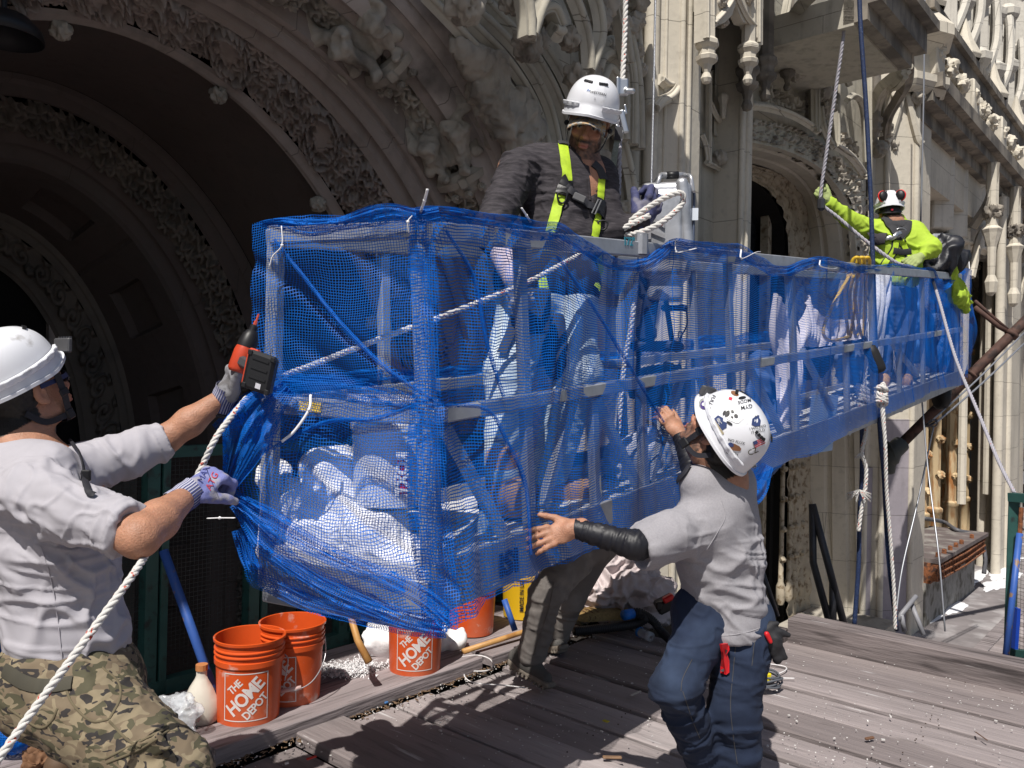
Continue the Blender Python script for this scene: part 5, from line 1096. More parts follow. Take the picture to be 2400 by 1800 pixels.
def head_col(V, c, R, s=1.0, beard=1.0, brow=1.0, hairz=.02, seed=0, shadow=0.0):
    q = (V - c) @ R / s; x, y, z = q.T; col = np.tile(np.array(SKINT), (len(V), 1)); n = nz(V * 140, seed); n2 = nz(V * 45, seed + 1)
    near = (np.abs(x) < .1) & (z > -.16) & (z < .15) & (np.abs(y) < .15)
    def mixc(w_, cc): 
        w_ = np.clip(w_, 0, 1)[:, None]; col[:] = col * (1 - w_) + np.array(cc) * w_
    mixc(near * np.exp(-((np.abs(x) - .045) / .02) ** 2 - ((z + .03) / .02) ** 2) * .35, (.50, .18, .12)); mixc(near * (y > .1) * np.exp(-((z + .04) / .012) ** 2) * .4, (.50, .19, .13))
    mixc(near * (y > .09) * (np.abs(x) < .024) * np.exp(-((z + .075) / .010) ** 2) * .8, (.42, .13, .11))
    if beard:
        m = near * (z < -.040) * (z > -.128) * (y > -.02) * (1 - ((np.abs(x) < .021) & (z > -.088) & (z < -.062) & (y > .09))); m2 = np.clip((-.040 - z) / .015, 0, 1); m3 = near * (np.abs(x) > .052) * (z < .0) * (z > -.1) * (y > -.005) * (y < .045)
        mixc(np.maximum(m * m2, m3) * (.66 + .30 * n) * beard, (.045, .036, .033)); mixc(near * (y > .09) * (np.abs(x) < .03) * np.exp(-((z + .057) / .006) ** 2) * (.8 + .3 * n) * beard, (.03, .022, .02))
    mixc(near * (y > .06) * np.exp(-((z - .026 - .1 * np.abs(np.abs(x) - .035)) / .0055) ** 2) * (np.abs(x) > .012) * (np.abs(x) < .058) * brow, HAIRC)
    eye = near * (y > .075) * (((np.abs(x) - .031) / .014) ** 2 + ((z + .001) / .0055) ** 2 < 1); mixc(eye * 1.0, (.35, .32, .30)); mixc(near * (y > .078) * (((np.abs(x) - .031) ** 2 + (z + .001) ** 2) < .0055 ** 2), (.015, .01, .008)); mixc(near * (y > .07) * (((np.abs(x) - .031) / .017) ** 2 + ((z - .006) / .003) ** 2 < 1), (.02, .012, .01))
    hm = near * ((z > hairz) | ((y < -.03) & (z > -.075 + .3 * np.maximum(0, np.abs(x) - .03)) & (np.abs(x) < .079))) * ((y < .07) | (z > .07)); mixc(hm * 1.0, HAIRC)
    return col
def hand(S, w0_, yd, zd, curl=(.5, .5, .55, .6), th=(.6, .3), side_=1, s=1.0, fat=0.0, spread=.06, k=.006):
    """yd: wrist to knuckles, zd: back of the hand, side_: +1 thumb towards +x"""
    y = nrm(yd); z = np.array(zd, float); z = nrm(z - y * (z @ y)); x = np.cross(y, z) * side_
    def w_(a, b, c): return np.array(w0_) + (x * a + y * b + z * c) * s
    R = np.stack([x, y, z], 1); S.ell(w_(0, .045, -.002), np.array([.040 + fat, .052, .015 + fat]) * s, R, .012); S.cap(w_(0, -.03, 0), w_(0, .02, 0), (.027 + fat) * s, (.030 + fat) * s, .015); S.ell(w_(.022, .035, -.012), np.array([.018, .030, .014 + fat]) * s, R, .01)
    for i, (fx, L) in enumerate(zip((.030, .010, -.011, -.030), ((.042, .026, .020), (.046, .030, .021), (.042, .028, .020), (.033, .021, .018)))):
        a = spread * (1.5 - i); cu = curl[i] if np.ndim(curl[i]) else (curl[i], curl[i] * 1.25, curl[i] * .8); p = w_(fx, .088 - (.006 if i == 3 else 0), .0); ang = 0; r = (.0098 - .0008 * (i == 3) + fat) * s
        S.ell(p, np.array([.011, .012, .010]) * s + fat, R, .008)
        for j in range(3):
            ang += cu[j]; d = y * math.cos(ang) * math.cos(a) + x * math.sin(a) - z * math.sin(ang); q = p + d * L[j] * s; S.cap(p, q, r, r * .92, k if j else .008); p = q; r *= .93
    p = w_(.028, .018, -.008); a1, a2 = th; d = nrm(x * math.sin(a1) + y * math.cos(a1) - z * a2); q = p + d * .040 * s; S.cap(p, q, (.0155 + fat) * s, (.0125 + fat) * s, .012); d2 = nrm(d + y * .35 - z * a2 * .5); q2 = q + d2 * .032 * s; S.cap(q, q2, (.012 + fat) * s, (.0108 + fat) * s, .006); S.cap(q2, q2 + nrm(d2 - z * a2 * .4) * .024 * s, (.0108 + fat) * s, (.0088 + fat) * s, .005)
def helmet(c, R, parent, s=1.0, m=None, brim=.016, slits=True, seed=0, lamp=False):
    """shell with peak, rim band, ridges and vents; local origin is the head centre"""
    cc = np.array([0, -.006, .052]); rr = np.array([.112, .140, .118]) * s
    nth, nph = 36, 96; G = np.zeros((nth + 4, nph, 3)); ph = np.linspace(0, 2 * math.pi, nph)
    rimz = -.030 - .018 * np.clip(-np.sin(ph) - .0, 0, 1) ** 1.5 - .010 * np.abs(np.cos(ph)) + .020 * np.clip(np.sin(ph) - .5, 0, 1)
    for i in range(nth):
        t = i / (nth - 1); zt = np.cos(t * math.pi / 2 * 1.0); z = 1 * (zt) + (1 - 1) ; r_ = np.sqrt(np.clip(1 - (zt) ** 2.3, 0, 1)) ** .95
        zz = zt * rr[2] * (1 - t) + t * (zt * rr[2]); zz = zz + t ** 3 * rimz
        rad_ = 1 + .0 * ph; front = np.clip(np.sin(ph), 0, 1) ** 6; back = np.clip(-np.sin(ph), 0, 1) ** 4
        ridge = .018 * np.exp(-((np.abs(np.cos(ph)) - .42) / .07) ** 2) * np.clip(1 - abs(t - .55) / .5, 0, 1) + .016 * np.exp(-(np.cos(ph) / .16) ** 2) * np.clip(1 - abs(t - .45) / .5, 0, 1)
        rad_ = rad_ + ridge
        G[i] = np.stack([r_ * rr[0] * np.cos(ph) * rad_, r_ * rr[1] * np.sin(ph) * rad_, zz], 1)
        if t > .86: k = (t - .86) / .14; G[i, :, 1] += brim * front * k * 1.2; G[i, :, :2] *= (1 + .02 * k)
    last = G[nth - 1].copy(); d = last[:, :2] / np.linalg.norm(last[:, :2], axis=1)[:, None]
    a = last.copy(); a[:, :2] += d * .006; a[:, 2] -= .001; b = a.copy(); b[:, 2] -= .010; e = last.copy(); e[:, :2] -= d * .004; e[:, 2] -= .010; f = e.copy(); f[:, :2] -= d * .012; f[:, 2] += .03
    G[nth], G[nth + 1], G[nth + 2], G[nth + 3] = a, b, e, f
    W = c + (G.reshape(-1, 3) + cc * s) @ R.T; W = W.reshape(G.shape)
    mb = MB(); mb.grid(W); F = np.array([x for x in mb.F]); hm = mobj('helmet', W.reshape(-1, 3), F, m or HELM, parent, smooth=rad(38))
    for side_ in (0, 1):
        mb = MB(); rows = []
        for p in np.linspace(-1.1, 1.15, 60):
            a = p if side_ == 0 else math.pi - p; notch = .0035 if math.sin(p * 22) > .25 else .0
            zc_ = .012 - .03 * (1 - math.sin(a)) * .5; q = np.array([math.cos(a) * rr[0] * 1.035, math.sin(a) * rr[1] * 1.035, zc_]); n_ = nrm([q[0], q[1], 0]); o_ = .0055 + notch
            rows.append([c + R @ (q + cc * s + n_ * d_ + np.array([0, 0, dz])) for d_, dz in ((-.004, .006), (o_ * .8, .005), (o_, .002), (o_ * .6, -.010), (-.004, -.016))])
        mb.grid(np.array(rows)); mb.build('helmet_rim', m or HELM, hm, smooth=rad(30))
    if slits:
        for sx in (-1, 1):
            for k in range(4):
                for (a_, t0) in ((.95 + .13 * k, .42), (-.75 - .13 * k, .5)):
                    mb = MB(); p = a_ if sx > 0 else math.pi - a_; t = t0; zt = math.cos(t * math.pi / 2); r_ = math.sqrt(1 - zt ** 2.3) ** .95; q = np.array([r_ * rr[0] * math.cos(p), r_ * rr[1] * math.sin(p), zt * rr[2]]) * 1.018
                    n_ = nrm(q / rr ** 2); t_ = nrm(np.cross(n_, [0, 0, 1])); mb.box(c + R @ (q + cc * s), (.0095, .005, .010), R @ np.stack([t_, n_, np.cross(t_, n_)], 1)); mb.build('vent_slot', BLACK, hm)
    return hm, (W.reshape(-1, 3), F), lambda v: c + R @ (np.array(v) + cc * s * 0)
HELM = mat('white_helmet', (.72, .73, .77), rough=.32, var=.04, vs=8, dirt=(.45, .44, .44), dirts=14, dirtt=(.66, .75), coat=.25)
BLACK = mat('black_plastic', (.012, .012, .014), rough=.45, var=.1); STRAPB = mat('black_webbing', (.018, .018, .024), rough=.7, bump=.0008, bs=400)
GREYP = mat('grey_plastic', (.07, .07, .075), rough=.5)
def ribbon3(mb, pts, wd, up, th=.002):
    Q = resamp(spline(pts, 8), 24); t = np.gradient(Q, axis=0); t /= np.linalg.norm(t, axis=1)[:, None]; up = np.array(up, float); ac = np.cross(t, up); ac /= np.linalg.norm(ac, axis=1)[:, None] + 1e-9; n = np.cross(ac, t)
    mb.grid(np.stack([Q - ac * wd / 2, Q - ac * wd / 2 + n * th, Q + ac * wd / 2 + n * th, Q + ac * wd / 2, Q - ac * wd / 2], 1))
def hair(c, R, parent, s=1.0, extra=()):
    S = SDF(); S.ell(c + R @ (np.array([0, -.018, .03]) * s), np.array([.083, .096, .088]) * s, R, .01); S.ell(c + R @ (np.array([0, .06, -.02]) * s), np.array([.12, .075, .16]) * s, R, .008, -1); S.ell(c + R @ (np.array([0, -.055, -.025]) * s), np.array([.068, .052, .052]) * s, R, .02)
    for p, r in extra: S.ell(c + R @ (np.array(p) * s), np.array(r) * s, R, .01)
    V, F = S.mesh(.005); N = vnormals(V, F); V = V + N * (.003 * nz(V * 190, 3))[:, None]; return mobj('hair', V, F, mat('black_hair', tuple(HAIRC), rough=.6, var=.3, vs=120), parent, True)
# ---------------------------------------------------------------- left man: grey long-sleeved shirt, camouflage trousers, drill
GREYSH = mat('light_grey_jersey', (.40, .385, .42), rough=.8, var=.05, vs=18, bump=.0006, bs=900)
lm = thing('person', 'person in light grey shirt and camouflage trousers pulling the net, drill in one gloved hand', 'person', (-1.2, 2.4, 0))
f = nrm([.42, .78, .47]); Rh = frame(f, [-.22, -.38, .90]); hc = np.array([-1.435, 2.40, 1.513]); neckp = P(60, 1085, 2.36)
s1, e1, w1 = P(70, 1160, 2.18), P(325, 1258, 2.08), P(438, 1162, 2.30); s2, e2, w2 = P(205, 1105, 2.46), P(388, 1030, 2.60), P(528, 928, 2.66)
S = SDF(); head(S, hc, Rh, 1.0, neckp); S.cap(hc + Rh @ np.array([0, -.045, -.05]), P(20, 1060, 2.36), .06, .07, .03)
S.cap(s1, e1, .05, .050, .03); S.cap(e1, e1 * .62 + w1 * .38, .054, .053, .02); S.cap(e1 * .62 + w1 * .38, w1, .053, .031, .02); S.cap(s2, e2, .05, .045, .03); S.cap(e2, e2 * .6 + w2 * .4, .044, .046, .02); S.cap(e2 * .6 + w2 * .4, w2, .046, .029, .02)
S.cap(neckp, P(130, 1400, 2.38), .10, .12, .05); S.cap(s1, neckp, .06, .07, .04); S.cap(s2, neckp, .06, .07, .04)
V, F = S.mesh(.0048); col = head_col(V, hc, Rh, beard=.12, hairz=.03, seed=2); mobj('body', V, F, SKIN, lm, True, col=col); LMB = bvh(V, F)
hair(hc, Rh, lm, 1.0, [((0, -.075, -.055), (.055, .035, .045))])
hm, (HV, HF), _ = helmet(hc + Rh @ np.array([0, -.016, .034]), Rh, lm, .99); LMH = bvh(HV, HF)
S = SDF(); tb = P(145, 1560, 2.36)
S.cap(P(95, 1150, 2.3), P(130, 1300, 2.32), .135, .15, .08); S.cap(P(130, 1300, 2.32), P(160, 1475, 2.34), .15, .150, .06); S.ell(P(160, 1490, 2.34), (.155, .15, .12), None, .05); S.cap(P(35, 1150, 2.34), P(120, 1400, 2.40), .13, .13, .06)
S.cap(P(160, 1500, 2.34), P(160, 1530, 2.35), .152, .158, .03); S.cap(s1, s1 * .5 + e1 * .5, .088, .078, .05); S.cap(s1 * .5 + e1 * .5, s1 * .03 + e1 * .97, .078, .072, .03); S.cap(s1 * .15 + e1 * .85, s1 * .03 + e1 * .97, .076, .080, .01)
S.cap(s2 + [-.03, 0, 0], s2 * .4 + e2 * .6, .085, .068, .05); S.cap(s2 * .4 + e2 * .6, s2 * .0 + e2 * 1.0, .066, .060, .03); S.cap(s2 * .10 + e2 * .90, e2 * .98 + w2 * .02, .064, .066, .01)
S.cap(P(-10, 1075, 2.33), P(120, 1082, 2.28), .062, .050, .03); S.cap(P(110, 1085, 2.26), P(165, 1130, 2.25), .035, .02, .02)
d_ = nrm(e1 - s1 + [0, .0, -.02]); S.box(e1 - d_ * .035 + d_ * .15, (.15, .15, .15), frame(d_, [0, 0, 1]), .0, .008, -1); d_ = nrm(e2 - s2); S.box(e2 + d_ * .12, (.09, .12, .09), frame(d_, [0, 0, 1]), .0, .008, -1)
S.box(P(160, 1690, 2.36), (.5, .5, .155), None, .0, .015, -1)
wr = [(s1, e1, .12, .014, 7, 15, 1), (s2, e2, .09, .013, 14, 8, 2), (P(60, 1180, 2.2), P(270, 1330, 2.3), .14, .016, 4, 13, 3), (P(20, 1280, 2.2), P(280, 1500, 2.2), .24, .016, 3, 11, 4), (P(100, 1250, 2.2), P(60, 1560, 2.2), .22, .010, 11, 3, 5), (e1 + (s1 - e1) * .25, e1, .09, .010, 38, 9, 6)]
V, F = clothes(S, .0058, wr, 2); mobj('shirt', V, F, GREYSH, lm, True); LMS = bvh(V, F)
# pants
CAMO = bpy.data.materials.new('camouflage_cloth'); CAMO.use_nodes = True; _n = CAMO.node_tree; _b = _n.nodes['Principled BSDF']; _b.inputs['Roughness'].default_value = .85; _tc = node(_n, 'ShaderNodeTexCoord'); prev = None
def camo_nodes(_n, _b, cols, sc, src):
    prev = cols[0]
    for i, c in enumerate(cols[1:]):
        mp = node(_n, 'ShaderNodeMapping'); mp.inputs['Location'].default_value = (i * 3.7, i * 1.3, 0); mp.inputs['Scale'].default_value = (1, 1, 1.7); _n.links.new(src, mp.inputs[0]); t = node(_n, 'ShaderNodeTexNoise'); t.inputs['Scale'].default_value = sc * (1 + .35 * i); t.inputs['Detail'].default_value = 1.2; t.inputs['Distortion'].default_value = .8; _n.links.new(mp.outputs[0], t.inputs['Vector'])
        r = node(_n, 'ShaderNodeMath', operation='GREATER_THAN'); r.inputs[1].default_value = (.52, .54, .60)[i]; _n.links.new(t.outputs['Fac'], r.inputs[0]); x = node(_n, 'ShaderNodeMix', data_type='RGBA'); _n.links.new(r.outputs[0], x.inputs[0])
        if hasattr(prev, 'is_output'): _n.links.new(prev, x.inputs[6])
        else: x.inputs[6].default_value = (*prev, 1)
        x.inputs[7].default_value = (*c, 1); prev = x.outputs[2]
    _n.links.new(prev, _b.inputs['Base Color'])
camo_nodes(_n, _b, [(.165, .125, .080), (.075, .068, .038), (.235, .19, .12), (.028, .024, .023)], 15, _tc.outputs['Object'])
S = SDF(); k1 = P(395, 1815, 2.14); S.cap(P(120, 1600, 2.32), P(215, 1600, 2.35), .155, .145, .05); S.cap(P(135, 1600, 2.28), k1, .152, .105, .05); S.cap(P(225, 1590, 2.48), P(330, 1850, 2.5), .13, .10, .05); S.cap(k1, P(380, 2300, 2.3), .11, .085, .04); S.cap(P(330, 1850, 2.5), P(140, 2250, 2.75), .10, .085, .04)
S.cap(P(160, 1545, 2.35), P(160, 1600, 2.35), .148, .152, .02); S.box(P(150, 1505, 2.35) + [0, 0, .052], (.3, .3, .04), None, 0, .01, -1)
S.box(P(105, 1680, 2.13), (.075, .012, .055), frame([.25, 1, 0], [.25, 0, 1]), .008, .008)
S.box(P(330, 1762, 2.06), (.085, .012, .03), frame([.15, 1, .3], [-.6, 0, 1]), .008, .008)
wr = [(P(135, 1600, 2.28), k1, .18, .008, 12, 7, 11), (P(100, 1560, 2.2), P(300, 1640, 2.2), .16, .006, 5, 18, 12), (k1 + [-.1, 0, .05], k1 + [.1, 0, -.1], .14, .010, 14, 8, 13)]
V, F = clothes(S, .0065, wr, 2); mobj('trousers', V, F, CAMO, lm, True); LMP = bvh(V, F)
strap('belt', [LMP], [(12, 1570), (60, 1600), (110, 1608), (170, 1600)], .035, mat('khaki_belt', (.06, .055, .04), rough=.8), lm, .004)
SEAM = mat('trouser_seam', (.14, .115, .07), rough=.9)
for pts in ([(150, 1598), (170, 1650), (215, 1690), (256, 1685)], [(256, 1685), (280, 1640), (278, 1600), (240, 1565)], [(256, 1690), (300, 1735), (330, 1750)], [(250, 1788), (330, 1755), (395, 1712)], [(246, 1778), (395, 1705)], [(20, 1660), (90, 1705), (120, 1690), (135, 1660)]): strap('seam', [LMP], pts, .006, SEAM, lm, .001, thick=.002)
mb = MB(); q = cast(LMP, 388, 1770, .003); 
if q is not None: mb.lathe([(.0, .003), (.009, .003), (.010, 0)], q[0], 12, basis(q[1])[0:1] and np.stack(basis(q[1]), 1)); mb.build('button', mat('brown_button', (.12, .09, .05), rough=.5), lm)
strap('seam', [LMS], [(95, 1280), (118, 1350), (135, 1450), (148, 1570)], .003, GREYSH, lm, .001, thick=.0015)
for i, (fx, fy) in enumerate(((k1 * 0 + [-1.02, 2.1, 0]), (k1 * 0 + [-1.5, 2.75, 0])) if False else ((-.95, 2.35), (-1.5, 2.8))):
    S = SDF(); S.cap((fx - .05, fy, .11), (fx + .12, fy + .06, .10), .05, .045, .03).cap((fx - .03, fy, .22), (fx - .02, fy, .12), .05, .055, .03).box((fx + .03, fy + .03, .065), (.14, .05, .016), np.array(Matrix.Rotation(.4, 3, 'Z')), .01, .01); V, F = S.mesh(.01); mobj('boot', V, F, mat('brown_boot', (.10, .06, .035), rough=.7), lm, True)
# gloves
def glove_mat(name, col, col2, s2=30): return mat(name, col, rough=.8, var=.12, vs=22, col2=col2, c2s=s2, c2t=(.5, .62), bump=.0012, bs=300)
GLV = glove_mat('blue_knit_glove', (.17, .19, .42), (.30, .29, .34), 26); GLVG = glove_mat('grey_coated_glove', (.25, .25, .27), (.14, .135, .14), 30)
CUFF = bpy.data.materials.new('striped_cuff'); CUFF.use_nodes = True
def striped(mm, c1_, c2_, n):
    t = mm.node_tree; b = t.nodes['Principled BSDF']; b.inputs['Roughness'].default_value = .85; u = node(t, 'ShaderNodeTexCoord'); sp = node(t, 'ShaderNodeSeparateXYZ'); t.links.new(u.outputs['UV'], sp.inputs[0]); m1 = node(t, 'ShaderNodeMath', operation='MULTIPLY'); m1.inputs[1].default_value = n; t.links.new(sp.outputs[0], m1.inputs[0]); m2 = node(t, 'ShaderNodeMath', operation='FRACT'); t.links.new(m1.outputs[0], m2.inputs[0]); m3 = node(t, 'ShaderNodeMath', operation='GREATER_THAN'); m3.inputs[1].default_value = .5; t.links.new(m2.outputs[0], m3.inputs[0])
    x = node(t, 'ShaderNodeMix', data_type='RGBA'); t.links.new(m3.outputs[0], x.inputs[0]); x.inputs[6].default_value = (*c1_, 1); x.inputs[7].default_value = (*c2_, 1); t.links.new(x.outputs[2], b.inputs['Base Color'])
striped(CUFF, (.035, .045, .16), (.42, .42, .50), 30)
def cuff(a, b, ra, rb, parent, m=None, n=30):
    L = 16; Q = np.array([a + (b - a) * t for t in np.linspace(0, 1, L)]); x, y, _ = basis(b - a); ph = np.linspace(0, 2 * math.pi, 241); V = []; UV = []
    for i, q in enumerate(Q):
        r = (ra + (rb - ra) * i / (L - 1)) * (1 + .018 * np.sign(np.sin(ph * n)) + .02 * math.sin(i * .9)) * (1.05 if i == 0 else 1); V.append(q + np.outer(r * np.cos(ph), x) + np.outer(r * np.sin(ph), y)); UV.append(np.stack([ph / (2 * math.pi), ph * 0 + i / L], 1))
    V = np.stack(V); idx = np.arange(L * 241).reshape(L, 241); F = np.stack([idx[:-1, :-1], idx[:-1, 1:], idx[1:, 1:], idx[1:, :-1]], -1).reshape(-1, 4); return mobj('glove_cuff', V.reshape(-1, 3), F, m or CUFF, parent, True, uv=np.stack(UV).reshape(-1, 2))
def glove(name, w_, yd, zd, curl, th, side_, m, parent, s=1.05, fat=.003, spread=.05):
    S = SDF(); hand(S, w_, yd, zd, curl, th, side_, s, fat, spread); V, F = S.mesh(.0038); N = vnormals(V, F); V = V + N * (.0012 * nz(V * 70, 5) - .001 * np.abs(nz(V * [50, 50, 90], 6)))[:, None]; mobj(name, V, F, m, parent, True); return V, F
hn = P(497, 1118, 2.36); g1 = w1 + nrm(hn - w1) * .01
gv = glove('glove', g1, hn - w1, nrm([-.25, -.9, .45]), (1.0, 1.05, 1.1, 1.2), (.5, .7), 1, GLV, lm, 1.08); GB = bvh(*gv)
cuff(w1 - nrm(hn - w1) * .045, w1 + nrm(hn - w1) * .03, .041, .040, lm)
RED = mat('red_print', (.5, .04, .06), rough=.7)
decal('glove_print', 'ATG', GB, 497, 1128, 22, -62, RED, lm); decal('glove_print', 'MAX', GB, 478, 1112, 20, -62, mat('navy_print2', (.04, .05, .2), rough=.7), lm)
hn2 = P(560, 850, 2.62); 
glove('glove', w2, P(556, 842, 2.60) - w2, nrm([-.75, -.55, -.05]), ((.5, 1.1, .9), (.6, 1.2, 1), (.7, 1.2, 1), (.8, 1.2, 1)), (.12, -.1), 1, GLVG, lm, 1.05)
cuff(w2 - nrm(hn2 - w2) * .045, w2 + nrm(hn2 - w2) * .035, .041, .040, lm); mb = MB(); mb.tube([w2 - nrm(hn2 - w2) * .055 + (basis(hn2 - w2)[0] * math.cos(t) + basis(hn2 - w2)[1] * math.sin(t)) * .040 for t in np.linspace(0, 2 * math.pi, 20)[:-1]], .006, 6, closed=True); mb.build('glove_band', mat('dark_knit', (.05, .05, .055), rough=.9), lm, True)
# helmet straps, glasses, lanyard
def hp(x, y, z): return hc + Rh @ np.array([x, y, z])
mb = MB(); ribbon3(mb, [hp(.088, .055, .03), hp(.083, .052, -.03), hp(.066, .048, -.10)], .020, Rh[:, 0]); ribbon3(mb, [hp(.072, -.07, -.035), hp(.078, -.03, -.085), hp(.066, .048, -.10)], .018, Rh[:, 0]); ribbon3(mb, [hp(.066, .048, -.10), hp(.03, .06, -.128), hp(-.03, .06, -.128), hp(-.07, .04, -.09)], .018, -Rh[:, 2]); mb.build('chin_strap', STRAPB, lm)
mb = MB(); mb.box(hp(.087, .052, -.028), (.008, .028, .022), Rh, .003); mb.build('strap_buckle', BLACK, lm); mb = MB(); mb.box(hp(.070, .05, -.10), (.010, .026, .034), Rh, .004); mb.build('strap_buckle', BLACK, lm)
mb = MB(); mb.box(hp(0, .162, .075), (.075, .016, .045), Rh @ np.array(Matrix.Rotation(-.5, 3, 'X')), .004); 
for i in range(5): mb.box(hp(-.026 + .013 * i, .171, .079), (.004, .008, .04), Rh @ np.array(Matrix.Rotation(-.5, 3, 'X')))
mb.build('lamp_clip', GREYP, lm)
mb = MB(); ribbon3(mb, [hp(.086, -.005, .018), hp(.080, .05, .012), hp(.070, .092, .010)], .014, Rh[:, 0]); mb.build('glasses_arm', mat('navy_frame', (.02, .03, .09), rough=.4), lm)
mb = MB(); 
for x in (-.034, .034): mb.sphere(hp(x, .100, .002), (.030, .009, .021), 14, Rh)
mb.build('glasses_lens', mat('dark_lens', (.01, .012, .02), rough=.08), lm, True)
mb = MB(); lpts = [hp(.06, .05, -.125), P(170, 1040, 2.14), P(190, 1110, 2.10)]; 
strap('lanyard', [LMS, LMB], [(150, 990), (165, 1030), (178, 1070), (190, 1110)], .010, STRAPB, lm, .012); strap('lanyard', [LMS], [(190, 1110), (205, 1150), (222, 1165)], .016, STRAPB, lm, .008)
q = cast(LMS, 196, 1118, .012); mb = MB(); mb.box(q[0], (.026, .012, .032), None, .003); mb.build('lanyard_buckle', BLACK, lm)
# drill
dr = thing('cordless_drill', 'black and red cordless impact driver with black battery held against the net post', 'drill', P(600, 850, 2.6))
ax = nrm(P(600, 745, 2.62) - P(560, 850, 2.60)); bx = nrm(P(612, 872, 2.52) - P(560, 830, 2.60)); bx = nrm(bx - ax * (bx @ ax)); cx_ = np.cross(ax, bx); d0 = P(568, 838, 2.60); Rd = np.stack([cx_, bx, ax], 1)
mb = MB(); mb.lathe([(0, -.05), (.026, -.05), (.032, -.04), (.033, .02), (.030, .035)], d0, 20, Rd); mb.build('motor_housing', mat('drill_red', (.52, .06, .025), rough=.4, var=.06), dr, True)
mb = MB(); mb.lathe([(.031, .035), (.031, .05), (.026, .075), (.018, .09), (.013, .094), (.013, .108), (.009, .112), (.0, .112)], d0, 20, Rd); mb.build('chuck_nose', BLACK, dr, smooth=rad(40))
mb = MB(); mb.tube([d0 + ax * .108, d0 + ax * .125], .006, 6); mb.tube([d0 + ax * .125, d0 + ax * .15], .0035, 6); mb.build('driver_bit', mat('bit_red', (.5, .08, .05), rough=.4), dr)
mb = MB(); hb = P(612, 872, 2.50); mb.beam(d0 - ax * .01, hb - bx * .0, .036, .045, up=cx_, bevel=.008); mb.build('grip', mat('drill_grip', (.05, .05, .055), rough=.6), dr, smooth=rad(40))
xb = nrm(P(655, 850, 2.5) - P(570, 820, 2.5)); yb = nrm(P(570, 920, 2.5) - P(590, 825, 2.5)); zb_ = np.cross(xb, yb); Rb = np.stack([xb, yb, zb_], 1); bc = P(611, 873, 2.47)
mb = MB(); mb.box(bc, (.088, .118, .050), Rb, .010); 
for t in (-.32, -.08, .16): mb.box(bc + yb * t * .118 + zb_ * (-.026 if zb_[1] > 0 else .026), (.052, .007, .004), Rb)
for sx in (-1, 1):
    for sy in (-1, 1): mb.box(bc + xb * sx * .036 + yb * sy * .05 + zb_ * (-.025 if zb_[1] > 0 else .025), (.014, .016, .006), Rb, .002)
mb.build('battery', BLACK, dr, smooth=rad(30))
mb = MB(); mb.box(bc + yb * .040 + zb_ * (-.0262 if zb_[1] > 0 else .0262) + xb * .008, (.016, .016, .002), Rb); mb.build('battery_label', mat('label_grey', (.55, .55, .6), rough=.5, var=.3, vs=300), dr)
mb = MB(); mb.box(bc - yb * .052 - xb * .034 + zb_ * .012, (.03, .02, .03), Rb, .004); mb.box(bc - xb * .048, (.006, .10, .012), Rb, .002); mb.build('red_trim', mat('drill_red', (.5, .06, .03)), dr)
# ---------------------------------------------------------------- right man: grey T-shirt, jeans, stickered helmet
TEE = mat('heather_tee', (.30, .29, .31), rough=.9, var=.10, vs=160, dirt=(.16, .13, .12), dirts=11, dirtt=(.72, .76), bump=.0008, bs=700)
DENIM = mat('dark_denim', (.010, .018, .042), rough=.9, var=.25, vs=9, col2=(.030, .048, .092), c2s=3.4, c2t=(.50, .70), bump=.0012, bs=500)
rm = thing('person', 'person in grey T-shirt and dark jeans, stickered white helmet, bare hand on the net', 'person', P(1680, 1800, 3.0) * [1, 1, 0])
up_ = nrm([.70, -.42, .52]); up_ = nrm([.67, -.44, .60]); f = nrm([-.42, .43, .79]); Rh = frame(f, up_); hc = np.array([.765, 3.0, 1.388]); hcr = hc
neckp = P(1690, 1120, 3.06); s1, e1, w1 = P(1640, 1225, 2.98), P(1490, 1278, 2.80), P(1345, 1238, 2.86); s2, e2, w2 = P(1660, 1180, 3.22), P(1625, 1120, 3.38), P(1588, 1010, 3.50)
e2 = P(1625, 1100, 3.42); w2 = P(1592, 1018, 3.55)
S = SDF(); head(S, hc, Rh, 1.0, neckp); S.cap(s1, e1, .05, .045, .03).cap(e1, w1, .045, .03, .02).cap(s2, e2, .05, .043, .03).cap(e2, w2, .042, .029, .02).cap(neckp, P(1690, 1400, 3.08), .10, .12, .05).cap(s1, s2, .07, .07, .04)
hdir = P(1288, 1256, 2.84) - w1; hand(S, w1, hdir, nrm([.0, -.92, .35]), ((.10, .30, .30), (.08, .28, .30), (.08, .28, .3), (.12, .3, .3)), (.75, .15), 1, 1.03, 0, .10)
hand(S, w2, P(1568, 985, 3.56) - w2, nrm([.2, -.9, .3]), ((.4, .8, .6),) * 4, (.5, .3), 1, 1.0, 0, .06)
V, F = S.mesh(.0046); col = head_col(V, hc, Rh, beard=1.0, hairz=.03, seed=4); mobj('body', V, F, SKIN, rm, True, col=col); RMB = bvh(V, F); hair(hc, Rh, rm)
hm, (HV, HF), _ = helmet(hc, Rh, rm, 1.10); RMH = bvh(HV, HF)
S = SDF(); S.cap(s1, e1, .056, .049, .02).cap(e1, w1 + (e1 - w1) * .04, .050, .036, .02); S.ell(w1 - nrm(e1 - w1) * .035, (.04, .04, .04), None, .008, -1)
V, F = clothes(S, .005, [(e1, w1, .07, .0055, 46, 9, 21), (s1, e1, .07, .0045, 40, 8, 22)], 1); mobj('arm_sleeve', V, F, mat('black_sleeve', (.010, .010, .014), rough=.5, var=.1), rm, True)
